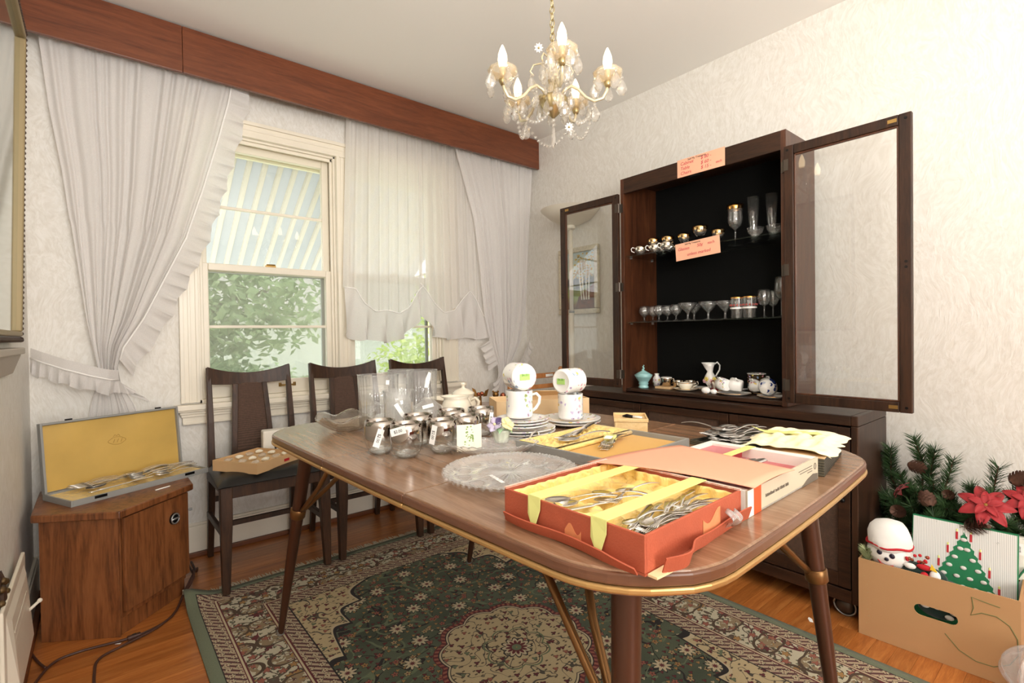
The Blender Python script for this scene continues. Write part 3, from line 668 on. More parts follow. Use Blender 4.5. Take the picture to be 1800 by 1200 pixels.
# ================================================================== DINING CHAIRS
M['vinyl'] = mat('black_vinyl', srgb(24, 23, 22), .36, bump=.06, bscale=300, spec=.35)
def make_chair():
    r = thing('dining_chair', 'x', 'chair', (0, 0, 0), group='dining chairs along the window wall')
    W, m = M['chairwood'], None
    # front legs (tapered), seat at z .455
    for s in (-1, 1):
        MB().add([(s*.198-.022, -.475, .435), (s*.198+.022, -.475, .435), (s*.198+.022, -.43, .435), (s*.198-.022, -.43, .435),
                  (s*.205-.014, -.468, .0), (s*.205+.014, -.468, .0), (s*.205+.014, -.44, .0), (s*.205-.014, -.44, .0),
                  (s*.199-.022, -.475, .30), (s*.199+.022, -.475, .30), (s*.199+.022, -.432, .30), (s*.199-.022, -.432, .30)],
                 [(3, 2, 1, 0) if False else (0, 1, 2, 3), (7, 6, 5, 4), (0, 8, 9, 1), (1, 9, 10, 2), (2, 10, 11, 3), (3, 11, 8, 0), (8, 4, 5, 9), (9, 5, 6, 10), (10, 6, 7, 11), (11, 7, 4, 8)]).build('leg', W, r, bevel=.003)
        # back post: foot, seat, top
        P = [(s*.188, .03, 0), (s*.186, -.015, .25), (s*.184, -.035, .45), (s*.182, -.025, .65), (s*.180, .012, .912)]
        vs = []
        for (x, y, z), (wx, wy) in zip(P, ((.012, .013), (.014, .018), (.015, .02), (.013, .016), (.010, .012))):
            vs += [(x-wx, y-wy, z), (x+wx, y-wy, z), (x+wx, y+wy, z), (x-wx, y+wy, z)]
        fs = [(3, 2, 1, 0)]+[(i*4+j, i*4+(j+1) % 4, (i+1)*4+(j+1) % 4, (i+1)*4+j) for i in range(4) for j in range(4)]+[(16, 17, 18, 19)]
        MB().add(vs, fs).build('back_post', W, r, bevel=.003)
        MB().box(s*.196-.009, -.44, .205, s*.196+.009, -.015, .232).build('side_stretcher', W, r, bevel=.003)
    MB().box(-.196, -.25, .207, .196, -.232, .230).build('cross_stretcher', W, r, bevel=.003)
    MB().box(-.196, -.022, .270, .196, -.008, .296).build('cross_stretcher', W, r, bevel=.003)
    MB().box(-.205, -.468, .385, .205, -.448, .437).box(-.185, -.03, .385, .185, -.01, .437).box(-.203, -.45, .385, -.185, -.02, .437).box(.185, -.45, .385, .203, -.02, .437).build('seat_frame', W, r, bevel=.003)
    def seatfn(u, v):
        x = (u*2-1); y = (v*2-1); wy = -.485+.475*v; hw = .229-.028*v
        e = (1-abs(x)**6)*(1-abs(y)**6); return (x*hw, wy, .438+.040*max(0, e)**.55)
    sm = MB().grid(seatfn, 22, 22)
    sm.grid(lambda u, v: (lambda q: (q[0], q[1], .436))(seatfn(1-u, v)), 2, 2)
    so = sm.build('seat_cushion', M['vinyl'], r, smooth=True)
    # crest rail: arc, ends higher than the middle
    cr = MB(); n = 12; vs = []
    for i in range(n+1):
        t = i/n*2-1; x = .186*t; zt = .880+.036*t*t; zb = .822+.010*t*t; yb = .028-.022*t*t-.008
        for (yy, zz) in ((yb-.010, zb), (yb+.008, zb), (yb+.012, zt), (yb-.006, zt)): vs.append((x, yy, zz))
    fs = [(0, 1, 2, 3), tuple(n*4+j for j in (3, 2, 1, 0))]+[(i*4+(j+1) % 4, i*4+j, (i+1)*4+j, (i+1)*4+(j+1) % 4) for i in range(n) for j in range(4)]
    cr.add(vs, fs).build('crest_rail', W, r, bevel=.002)
    # splat: trapezoid frame with cane panel
    zb, zt = .47, .828; xb, xt = .098, .078
    def sx(z): return xb+(xt-xb)*(z-zb)/(zt-zb)
    def yy(z): return -.030+.045*((z-zb)/(zt-zb))**1.4
    zs = [zb+(zt-zb)*i/6 for i in range(7)]
    for s in (-1, 1):
        vs = []
        for z in zs:
            a, b = s*(sx(z)-.024), s*sx(z); vs += [(min(a, b), yy(z)-.011, z), (max(a, b), yy(z)-.011, z), (max(a, b), yy(z)+.009, z), (min(a, b), yy(z)+.009, z)]
        MB().add(vs, [(3, 2, 1, 0)]+[(i*4+j, i*4+(j+1) % 4, (i+1)*4+(j+1) % 4, (i+1)*4+j) for i in range(6) for j in range(4)]+[(24, 25, 26, 27)]).build('splat_stile', W, r, bevel=.002)
    MB().grid(lambda u, v: ((u*2-1)*(sx(zb+(zt-zb)*v)-.022), yy(zb+(zt-zb)*v)-.003, zb+(zt-zb)*v), 2, 8).build('cane_panel', M['cane'], r, solid=.005)
    MB().box(-.17, -.048, .452, .17, -.028, .478).build('lower_rail', W, r, bevel=.002)
    return r
chair = make_chair()
CH = [(-2.076, -.100, 'cane-backed dining chair with black seat holding the open cardboard tray, nearest the corner cabinet'),
      (-1.596, -.100, 'middle cane-backed dining chair of the three under the windows'),
      (-1.124, -.100, 'cane-backed dining chair nearest the right tieback curtain')]
for i, (x, y, lb) in enumerate(CH):
    o = chair if i == 0 else copy_tree(chair)
    o.location = (x, y, 0.0016); o.rotation_euler = (-.024, 0, 0); o['label'] = lb

# ================================================================== SIDEBOARD + HUTCH
M['blackcloth'] = mat('black_backing_cloth', srgb(20, 20, 19), .95, bump=.1, bscale=500, spec=.1)
M['iron'] = mat('dark_bronze_hardware', srgb(92, 84, 76), .38, .8)
M['blackmetal'] = mat('black_metal', srgb(24, 22, 22), .35, .6)
sx0, sx1, sy0, sy1, sz0, sz1 = -.60, -.255, -2.281, -.885, .068, .744
sb = thing('sideboard', 'long dark walnut sideboard with woven cane door panels along the right wall', 'sideboard', ((sx0+sx1)/2, (sy0+sy1)/2, 0))
SB = lambda mb: loc(mb, sb)
SB(MB().box(sx0, sy0+.022, sz1-.036, sx1, sy1-.022, sz1)).build('top', M['darkwoodh'], sb, bevel=.003)
for a, b in ((sy0, sy0+.0215), (sy1-.0215, sy1)):
    e = SB(MB().box(sx0, a, sz0, sx1, b, sz1-.037)).build('end_panel', M['darkwood'], sb, bevel=.0025)
    SB(MB().box(sx0, a, sz1-.036, sx1, b, sz1)).build('top_cap', M['darkwood'], e, bevel=.003)
SB(MB().box(sx0+.02, sy0+.022, sz0+.02, sx1, sy1-.022, sz0+.04).box(sx1-.012, sy0+.022, sz0+.02, sx1-.002, sy1-.022, sz1-.036)).build('carcass', M['darkwood'], sb)
SB(MB().box(sx0, sy0+.022, sz0, sx0+.02, sy1-.022, sz0+.045)).build('bottom_rail', M['darkwoodh'], sb, bevel=.002)
dz0, dz1 = sz0+.050, sz1-.043
dw = (sy1-sy0-.044-.012)/3
for i in range(3):
    a = sy0+.022+.003+i*(dw+.003); b = a+dw-.001
    d_ = SB(MB().box(sx0+.002, a, dz0, sx0+.022, a+.040, dz1).box(sx0+.002, b-.040, dz0, sx0+.022, b, dz1).box(sx0+.002, a+.04, dz1-.032, sx0+.022, b-.04, dz1).box(sx0+.002, a+.04, dz0, sx0+.022, b-.04, dz0+.05)).build('door', M['darkwoodh'], sb, bevel=.002)
    SB(MB().box(sx0+.012, a+.038, dz0+.048, sx0+.016, b-.038, dz1-.030)).build('cane_panel', M['canedark'], d_)
    ky = a+.020 if i != 1 else b-.02
    SB(MB().tube([(sx0+.004, ky, .44), (sx0-.010, ky, .44), (sx0-.014, ky, .44), (sx0-.020, ky, .44)], [.004, .004, .009, .007], 10)).build('knob', M['blackmetal'], d_, smooth=True)
for (cx, cy) in ((-.548, sy0+.055), (-.548, sy1-.055), (-.31, sy0+.055), (-.31, sy1-.055)):
    c_ = MB(); c_.sphere((cx, cy, .033), .033, 18, 12, (.72, 1, 1)); co = SB(c_).build('caster', M['caster'] if 'caster' in M else M['iron'], sb, smooth=True)
    g = MB(); g.tube([(cx-.012+.002*math.cos(t), cy+.036*math.cos(t), .036+.034*math.sin(t)) for t in [i*2*PI/24 for i in range(25)]], .0035, 6); SB(g).build('caster_rim', M['alu'], co, smooth=True)
    SB(MB().tube([(cx, cy, .06), (cx, cy, .09)], .008, 8)).build('caster_stem', M['iron'], co)

hx0, hx1, hy0, hy1, hz0, hz1 = -.54, -.242, -2.024, -1.205, .7455, 1.856
hu = thing('display_hutch', 'dark walnut display hutch with open glass doors and black back panel on the sideboard', 'cabinet', ((hx0+hx1)/2, (hy0+hy1)/2, hz0))
H = lambda mb: loc(mb, hu)
t_ = .021
H(MB().box(hx0, hy0, hz0, hx1, hy0+t_, hz1)).build('side', M['hutchin'], hu, bevel=.0015)
H(MB().box(hx0, hy1-t_, hz0, hx1, hy1, hz1)).build('side', M['hutchin'], hu, bevel=.0015)
H(MB().box(hx0, hy0+t_, hz1-.078, hx0+.02, hy1-t_, hz1)).build('header_rail', M['darkwoodh'], hu, bevel=.0015)
H(MB().box(hx0+.02, hy0+t_, hz1-.018, hx1, hy1-t_, hz1-.001)).build('top', M['darkwoodh'], hu)
H(MB().box(hx0+.004, hy0+t_, hz0+.004, hx1-.012, hy1-t_, .766)).build('floor_board', M['darkwoodh'], hu, bevel=.0015)
H(MB().box(hx1-.012, hy0+t_, hz0, hx1-.001, hy1-t_, hz1-.018)).build('back_panel', M['blackcloth'], hu)
M['shelfglass'] = thin_glass('green_edge_glass', (0.90, 0.96, 0.93, 1), 1.5, 1.2)
SH1, SH2 = 1.455, 1.110
for z in (SH1, SH2):
    s_ = H(MB().box(hx0+.012, hy0+t_+.002, z-.006, hx1-.013, hy1-t_-.002, z)).build('glass_shelf', M['shelfglass'], hu)
    for yy in (hy0+t_+.006, hy1-t_-.006):
        for xx in (hx0+.05, hx1-.06): H(MB().tube([(xx, yy-.006, z-.010), (xx, yy+.006, z-.010)], .0035, 8)).build('shelf_pin', M['alu'], s_)
H(MB().box(hx0+.004, -1.655, hz1-.086, hx0+.03, -1.595, hz1-.078).box(hx0-.001, -1.645, hz1-.085, hx0+.004, -1.605, hz1-.081)).build('door_catch', M['blackmetal'], hu)
dzb, dzt = .767, 1.779
def hdoor(sign, ang):
    """hinged at the outer front edge, swung wide open"""
    yh = hy1 if sign > 0 else hy0; Wd = .404
    e = bpy.data.objects.new('door', None)
    R = Matrix.Translation((hx0-.002, yh, 0)) @ Matrix.Rotation(ang, 4, 'Z')
    def D(mb):
        for i in range(len(mb.v)): mb.v[i] = R @ mb.v[i]-Vector(hu.location)
        if sign < 0 or True: pass
        return mb
    y_ = lambda a, b: (min(sign*a, sign*b), max(sign*a, sign*b))
    f = MB(); fwid = .036
    a, b = y_(0.001, fwid); f.box(-.022, a, dzb, -.001, b, dzt)
    a, b = y_(Wd-fwid, Wd); f.box(-.022, a, dzb, -.001, b, dzt)
    a, b = y_(fwid, Wd-fwid); f.box(-.022, a, dzb, -.001, b, dzb+fwid); f.box(-.022, a, dzt-fwid, -.001, b, dzt)
    d_ = D(f).build('door', M['darkwood'], hu, bevel=.003)
    q = MB(); c0, c1 = fwid, Wd-fwid; bw = .006
    a, b = y_(c0, c0+bw); q.box(-.018, a, dzb+fwid, -.006, b, dzt-fwid); a, b = y_(c1-bw, c1); q.box(-.018, a, dzb+fwid, -.006, b, dzt-fwid)
    a, b = y_(c0, c1); q.box(-.018, a, dzb+fwid, -.006, b, dzb+fwid+bw); q.box(-.018, a, dzt-fwid-bw, -.006, b, dzt-fwid)
    D(q).build('glazing_bead', M['hutchin'], d_, bevel=.002)
    a, b = y_(c0+.002, c1-.002); D(MB().box(-.0125, a, dzb+fwid+.001, -.0095, b, dzt-fwid-.001)).build('pane', M['doorglass'], d_)
    for z in (dzb+.07, (dzb+dzt)/2+.02, dzt-.075):
        g = MB(); a, b = y_(.003, .018); g.box(-.0245, a, z-.022, -.0215, b, z+.022); a, b = y_(-.016, -.002); g.box(-.006, a, z-.022, -.001, b, z+.022)
        g.tube([(-.016, 0, z-.024), (-.016, 0, z+.024)], .0045, 8); D(g).build('hinge', M['iron'], d_)
    for z in (dzb+.018, dzt-.018):
        a, b = y_(Wd-.066, Wd-.040); D(MB().box(-.0235, a, z-.006, -.0215, b, z+.006)).build('strike_plate', M['brass'], d_)
    for z, yy in [(z, yy) for z in (dzb+.018, dzt-.018) for yy in (.014, Wd-.016)]+[(1.262, Wd-.016), (1.280, Wd-.016)]:
        D(MB().tube([(-.0228, sign*yy, z), (-.0215, sign*yy, z)], .005, 10)).build('screw_hole', M['blackmetal'], d_)
hdoor(-1, 0.0); hdoor(1, math.radians(2.8))

# ================================================================== CORNER CABINET (angular end table)
st = thing('end_table', 'angular rosewood end-table cabinet with ring pull in the left corner', 'cabinet', (-2.62, -.33, 0))
poly = [(-2.832, -.468), (-2.617, -.611), (-2.395, -.400), (-2.395, -.135), (-2.60, -.06), (-2.832, -.135)]
cxy = Vector((-2.61, -.30))
def grow(pts, g): return [((Vector(p)-cxy)*(1+g/((Vector(p)-cxy).length))+cxy).to_tuple() for p in pts]
ST = lambda mb: loc(mb, st)
ST(MB().prism([tuple(p) for p in grow(poly, -.012)], .0, .062)).build('plinth', M['stoolwood'], st)
ST(MB().prism([tuple(p) for p in grow(poly, -.006)], .06, .425)).build('body', M['stoolwood'], st, bevel=.002)
ST(MB().prism([tuple(p) for p in grow(poly, .028)], .425, .452)).build('top', M['stoolwood'], st, bevel=.005, seg=3)
# front-left face panel to the floor and right-hand door
A, B_, Cc = Vector((-2.832, -.468, 0)), Vector((-2.617, -.611, 0)), Vector((-2.395, -.400, 0))
def face_panel(P, Q, z0, z1, th, m0=.0, m1=.0):
    d = (Q-P).normalized(); n = Vector((d.y, -d.x, 0)); p = P+d*m0; q = Q-d*m1
    b = [p, q, q+n*th, p+n*th]; mb = MB(); mb.prism([(v_.x, v_.y) for v_ in (b[3], b[2], b[1], b[0])], z0, z1); return mb
ST(face_panel(A, B_, .0, .425, .006, .0, .002)).build('side_panel', M['stoolwood'], st, bevel=.0015)
dd = ST(face_panel(B_, Cc, .085, .420, .014, .006, .004)).build('door', M['stoolwood'], st, bevel=.002)
dn = (Cc-B_).normalized(); nn = Vector((dn.y, -dn.x, 0)); pc = B_+dn*.225+Vector((0, 0, .338))+nn*.017
Rm = Matrix((dn, Vector((0, 0, 1)), nn)).transposed().to_4x4()
rp = MB(); rp.T = Matrix.Translation(pc) @ Rm; rp.lathe([(0, .002), (.012, .002), (.017, .005), (.021, .003), (.023, -.002)], 24)
ro = ST(rp).build('ring_pull_plate', M['blackmetal'], dd, smooth=True)
rg = MB(); rg.T = Matrix.Translation(pc) @ Rm; rg.tube([(.019*math.cos(t), .019*math.sin(t), .005) for t in [i*2*PI/24 for i in range(25)]], .0028, 8); rg.box(-.019, -.003, .003, .019, .003, .008)
ST(rg).build('ring', M['alu'], dd, smooth=True)
ST(MB().tube([(-2.392, -.30, .315), (-2.372, -.30, .315)], .004, 8).tube([(-2.372, -.30, .315), (-2.362, -.30, .315)], .006, 8)).build('side_peg', M['alu'], st)

# ================================================================== TORCHIERE LAMP, WALL PAINTING
M['lampw'] = mat('cream_enamel_metal', srgb(228, 220, 204), .35)
tl_ = thing('floor_lamp', 'cream torchiere floor lamp behind the left hutch door', 'lamp', (-.252, -.572, 0))
MB().lathe([(.001, .025), (.13, .022), (.138, .012), (.138, 0)][::-1], 28).build('base', M['lampw'], tl_, auto=.6)
MB().tube([(0, 0, .02), (0, 0, 1.20)], .0165, 14).build('pole', M['lampw'], tl_, smooth=True)
MB().tube([(0, 0, 1.20), (0, 0, 1.74)], .0135, 14).build('pole', M['lampw'], tl_, smooth=True)
MB().tube([(0, 0, 1.192), (0, 0, 1.204)], .0185, 14).build('collar', M['alu'], tl_, smooth=True)
MB().lathe([(.016, 1.735), (.030, 1.745), (.032, 1.765), (.07, 1.775), (.13, 1.805), (.195, 1.862), (.198, 1.866), (.192, 1.863), (.12, 1.812), (.05, 1.79), (.001, 1.788)], 36).build('bowl', M['lampw'], tl_, auto=.7)
pt_ = MB(); pt_.T = Matrix.Translation((-.02, -.012, 1.37)) @ Euler((.3, .5, .9)).to_matrix().to_4x4(); pt_.box(-.012, -.0015, -.03, .012, .0015, .03); pt_.build('price_tag', mat('paper_tag', srgb(240, 236, 226), .8), tl_)
pa = thing('birch_painting', 'framed landscape painting of birch trees on the right wall behind the hutch door', 'painting', (XR-.001, -.552, 1.41))
M['ptframe'] = mat('whitewashed_frame', srgb(206, 196, 174), .6, vary=.15, vscale=60, bump=.2, bscale=90)
w_, h_ = .36, .45; fw_ = .034
fm = MB(); fm.box(-.030, -w_/2, -h_/2, 0, w_/2, -h_/2+fw_).box(-.030, -w_/2, h_/2-fw_, 0, w_/2, h_/2).box(-.030, -w_/2, -h_/2+fw_, 0, -w_/2+fw_, h_/2-fw_).box(-.030, w_/2-fw_, -h_/2+fw_, 0, w_/2, h_/2-fw_)
fm.build('frame', M['ptframe'], pa, bevel=.008, seg=3)
def m_canvas():
    k = N('landscape_canvas'); v = k.coord(); s = k.node('ShaderNodeSeparateXYZ'); k.set(s.inputs[0], v)
    h = k.math('MULTIPLY_ADD', k.noise(v, 14, 3), .09, s.outputs[2])
    c = k.ramp(k.math('MULTIPLY_ADD', h, 2.2, .42), [(0, srgb(96, 66, 48)), (.2, srgb(128, 96, 62)), (.28, srgb(150, 160, 84)), (.40, srgb(120, 136, 86)), (.44, srgb(66, 66, 52)), (.54, srgb(84, 84, 70)), (.60, srgb(206, 210, 180)), (1, srgb(168, 190, 200))])
    k.set(k.p.inputs['Base Color'], c); k.p.inputs['Roughness'].default_value = .7; k.bump(k.noise(v, 90, 3), .3, .003); return k.m
cv = MB().box(-.014, -w_/2+fw_, -h_/2+fw_, -.006, w_/2-fw_, h_/2-fw_).build('canvas', m_canvas(), pa)
M['birch'] = mat('birch_paint', srgb(214, 210, 196), .7, vary=.25, vscale=120); M['yleaf'] = mat('yellow_leaf_paint', srgb(206, 170, 70), .7, vary=.2, vscale=60); M['rbank'] = mat('russet_bank_paint', srgb(112, 66, 46), .8, vary=.3, vscale=50)
MB().add([(-.0155, -.145, -.188), (-.0155, .03, -.188), (-.0155, .0, -.11), (-.0155, -.06, -.07), (-.0155, -.145, -.02)], [(0, 1, 2, 3, 4)]).build('painted_bank', M['rbank'], cv, solid=.001)
for i, (y0_, y1_) in enumerate(((-.070, -.075), (-.050, -.032), (-.092, -.105), (-.030, -.004))):
    MB().tube([(-.0155, y0_, -.13), (-.0155, (y0_+y1_)/2+.004, 0), (-.0155, y1_, .12)], [.006, .005, .003], 6, flat=(1, .25) if False else None).build('painted_birch', M['birch'], cv)
lf = MB(); rnd = random.Random(4)
for i in range(170):
    y = rnd.gauss(-.045, .05); z = rnd.gauss(.09, .045)
    if abs(z) < .18 and -.134 < y < .134: s = rnd.uniform(.006, .012); lf.add([(-.0165, y-s, z), (-.0165, y, z-s*.7), (-.0165, y+s, z), (-.0165, y, z+s*.7)], [(0, 1, 2, 3)])
tag(lf.build('painted_leaves', M['yleaf'], cv), kind='stuff')

# spindle-back wooden chair standing in the corner, its back to the room
M['maple'] = wood('orange_maple', [srgb(146, 88, 46), srgb(176, 114, 64), srgb(196, 134, 80)], (10, 10, 1.5), 2.2, .4, .1, bump=.02)
sc_ = thing('ladderback_chair', 'orange-brown wooden ladder-back chair in the corner by the right tieback curtain', 'chair', (-.625, -.44, .0))
for s in (-1, 1):
    MB().tube([(s*.205, -.16, 0), (s*.205, -.165, .42), (s*.205, -.19, .84), (s*.205, -.19, .85)], [.015, .018, .016, .008], 10).build('back_post', M['maple'], sc_, smooth=True)
    MB().tube([(s*.20, .17, 0), (s*.20, .165, .43)], [.014, .019], 10).build('leg', M['maple'], sc_, smooth=True)
    MB().tube([(s*.20, .165, .2), (s*.205, -.16, .2)], .009, 8).build('side_stretcher', M['maple'], sc_, smooth=True)
for z, hgt in ((.80, .030), (.735, .026), (.675, .026), (.60, .026)):
    MB().box(-.20, -.190+(.84-z)*.05, z-hgt/2, .20, -.178+(.84-z)*.05, z+hgt/2).build('slat', M['maple'], sc_, bevel=.003)
MB().box(-.215, -.17, .425, .215, .19, .447).build('seat', M['maple'], sc_, bevel=.006)
tg = MB().box(.075, -.192, .792, .135, -.1905, .808).build('price_tag', mat('white_sticker', srgb(246, 246, 242), .6), sc_)
M['sticker'] = tg.data.materials[0]

# ================================================================== LEFT WALL: framed picture, shelf, register, ornament
fp = thing('framed_mirror', 'tall gilt-edged mirror in dark beaded frame on the left wall', 'mirror', (-2.858, -1.075, 1.565), rot=(0, math.radians(1.6), 0))
M['gilt'] = mat('antique_gilt', srgb(150, 132, 96), .5, .3); M['frdark'] = mat('dark_frame_wood', srgb(66, 46, 36), .5, vary=.2)
M['mirror'] = mat('aged_mirror', srgb(196, 204, 192), .06, .9)
hw_, hh_ = .53, .515
f = MB()
for a, b, c_, d_ in ((-hw_, hw_, -hh_, -hh_+.03), (-hw_, hw_, hh_-.03, hh_), (-hw_, -hw_+.03, -hh_+.03, hh_-.03), (hw_-.03, hw_, -hh_+.03, hh_-.03)): f.box(-.012, a, c_, .012, b, d_)
fo = f.build('frame', M['frdark'], fp, bevel=.003)
f = MB()
for a, b, c_, d_ in ((-hw_+.018, hw_-.018, -hh_+.018, -hh_+.034), (-hw_+.018, hw_-.018, hh_-.034, hh_-.018), (-hw_+.018, -hw_+.034, -hh_+.034, hh_-.034), (hw_-.034, hw_-.018, -hh_+.034, hh_-.034)): f.box(-.005, a, c_, .018, b, d_)
f.build('gilt_liner', M['gilt'], fp, bevel=.004)
bd = MB()
for i in range(60):
    z = -hh_+.01+i*(2*hh_-.02)/59
    bd.sphere((.013, hw_-.006, z), .007, 6, 4)
for i in range(60):
    y = -hw_+i*2*hw_/59; bd.sphere((.013, y, hh_-.006), .007, 6, 4); bd.sphere((.013, y, -hh_+.006), .007, 6, 4)
tag(bd.build('beaded_edge', M['frdark'], fp, smooth=True), kind='stuff')
MB().box(-.004, -hw_+.03, -hh_+.03, .004, hw_-.03, hh_-.03).build('glass', M['mirror'], fp)
ws = thing('wall_shelf', 'small grey moulded shelf on the left wall under the mirror', 'shelf', (XL, -.98, 1.0))
M['shelfgrey'] = mat('grey_painted_wood', srgb(176, 166, 152), .5)
MB().box(0, -.32, .012, .040, .37, .032).build('top_board', M['shelfgrey'], ws, bevel=.003)
MB().add([(0, -.30, -.05), (0, .35, -.05), (.012, .35, -.05), (.012, -.30, -.05), (0, -.31, .012), (0, .36, .012), (.032, .36, .012), (.032, -.31, .012)], [(3, 2, 1, 0), (4, 5, 6, 7), (0, 1, 5, 4), (1, 2, 6, 5), (2, 3, 7, 6), (3, 0, 4, 7)]).build('cornice', M['shelfgrey'], ws, bevel=.004)
rgi = thing('heat_register', 'white painted metal heat register at the foot of the left wall', 'register', (XL+.016, -.84, .0))
MB().box(0, -.24, .06, .010, .24, .37).build('plate', M['trim'], rgi, bevel=.004)
MB().add([(.010, -.20, .09), (.010, .20, .09), (.010, .20, .34), (.010, -.20, .34), (.032, -.17, .12), (.032, .17, .12), (.018, .17, .32), (.018, -.17, .32)], [(4, 5, 6, 7), (0, 1, 5, 4), (1, 2, 6, 5), (2, 3, 7, 6), (3, 0, 4, 7)]).build('damper_face', M['trim'], rgi, bevel=.003)
for i in range(7): MB().box(.022, -.16, .135+i*.024, .030-.0015*i, .12, .139+i*.024).build('louvre', M['trim'], rgi)
MB().tube([(.022, .145, .21), (.046, .155, .228)], .0045, 8).sphere((.048, .156, .230), .007, 10, 6).build('lever', M['trim'], rgi, smooth=True)
M['brassdk'] = mat('dark_brass', srgb(96, 74, 44), .45, .6)
og = thing('carved_ornament', 'small dark carved ornament on the left wall just above the heat register', 'ornament', (XL, -.985, .375))
ob = MB(); ob.T = Matrix.Rotation(PI/2, 4, 'Y'); ob.lathe([(.062, .0), (.066, .0105), (.055, .016), (.035, .012), (.030, .020), (.001, .024)], 40, fn=lambda a, i: 1+(.07*math.cos(14*a) if i < 2 else 0)); ob.build('rosette', M['frdark'], og, auto=.7)
ob = MB(); ob.T = Matrix.Rotation(PI/2, 4, 'Y')
for i in range(8): a = i*PI/4; ob.sphere((.044*math.cos(a), .044*math.sin(a), .016), .010, 8, 5)
ob.build('carved_leaf', M['brassdk'], og, smooth=True)
# ================================================================== TABLETOP MATERIALS
def cut_glass(name, tint=(.99, .992, .99, 1), boost=1.3, milk=0.05, cut=0.5, cs=120, milkcol=(1, 1, 1, 1)):
    m = thin_glass(name, tint, 1.5, boost, 0.02, milk, milkcol); k = m.node_tree; n = k.nodes
    tc = n.new('ShaderNodeTexCoord'); vo = n.new('ShaderNodeTexVoronoi'); vo.inputs['Scale'].default_value = cs
    b = n.new('ShaderNodeBump'); b.inputs['Strength'].default_value = cut; b.inputs['Distance'].default_value = .004
    k.links.new(tc.outputs['Object'], vo.inputs['Vector']); k.links.new(vo.outputs['Distance'], b.inputs['Height'])
    for x in n:
        if x.bl_idname in ('ShaderNodeBsdfGlossy', 'ShaderNodeLayerWeight'): k.links.new(b.outputs[0], x.inputs['Normal'])
    return m
M['clear'] = thin_glass('clear_tumbler_glass', (.985, .99, .985, 1), 1.45, 1.5, .0, .075)
M['cut'] = cut_glass('cut_crystal'); M['smoky'] = cut_glass('smoky_glass', (.90, .88, .84, 1), 1.6, .08, .4, 60, srgb(200, 192, 178))
M['press'] = cut_glass('pressed_glass', (.985, .99, .985, 1), 1.8, .14, .12, 40)
M['silver'] = mat('polished_silverplate', srgb(232, 229, 224), .26, 1.0); M['steel'] = mat('stainless_steel', srgb(226, 224, 221), .28, 1.0)
M['porc'] = mat('white_porcelain', srgb(246, 244, 240), .12, coat=.4); M['creamp'] = mat('cream_porcelain', srgb(244, 236, 218), .2, coat=.3)
M['goldrim'] = mat('gold_rim', srgb(214, 160, 84), .2, 1.0); M['sticker'] = mat('white_price_sticker', srgb(250, 250, 248), .6); M['ink'] = mat('black_ink', srgb(30, 30, 32), .7)
M['gstick'] = mat('green_price_sticker', srgb(176, 216, 120), .6); M['ginks'] = mat('green_ink', srgb(84, 140, 50), .7)
M['card'] = mat('kraft_cardboard', srgb(212, 176, 130), .85, vary=.05, vscale=9, bump=.05, bscale=120); M['cardlt'] = mat('light_cardboard', srgb(228, 198, 154), .85, vary=.04)
M['satin'] = mat('yellow_satin', srgb(246, 204, 108), .26, sheen=.3, vary=.14, vscale=16); M['gold_felt'] = mat('gold_felt', srgb(216, 160, 44), .8, sheen=.3)
M['greyleather'] = mat('grey_leatherette', srgb(150, 150, 146), .55, bump=.15, bscale=260); M['orange'] = mat('orange_textured_board', srgb(178, 86, 58), .65, vary=.06, vscale=30, bump=.3, bscale=330)
M['tape'] = mat('yellow_masking_tape', srgb(228, 230, 146), .5, vary=.03); M['salmon'] = mat('salmon_card', srgb(238, 168, 138), .85); M['whitecard'] = mat('white_card', srgb(240, 236, 226), .6)
M['greycard'] = mat('beige_carton_side', srgb(204, 192, 168), .6); M['red'] = mat('red_velvet', srgb(184, 28, 40), .8, sheen=.5); M['clothcream'] = mat('cream_cloth', srgb(252, 240, 196), .8, sheen=.3)
M['orangep'] = mat('orange_print', srgb(224, 88, 40), .6); M['pine'] = wood('pale_pine', [srgb(214, 176, 116), srgb(230, 196, 140), srgb(238, 210, 158)], (3, 14, 14), 2, .55, 0, bump=.02)
M['blackpat'] = m_cane('black_patterned_paper', srgb(14, 14, 14), srgb(92, 86, 68), 60)
M['brassold'] = mat('old_brass', srgb(128, 92, 48), .34, .85); M['copper'] = mat('copper_red', srgb(150, 84, 60), .3, .8); M['paper'] = mat('ivory_paper', srgb(250, 244, 226), .8)
def m_satin(name, col):
    k = N(name); v = k.coord(); n = k.noise(v, 22, 3, .55, 2.2); k.p.inputs['Base Color'].default_value = col; k.p.inputs['Roughness'].default_value = .27; k.p.inputs['Sheen Weight'].default_value = .3
    k.bump(n, .6, .012); return k.m
M['satin'] = m_satin('yellow_satin', srgb(249, 216, 132))
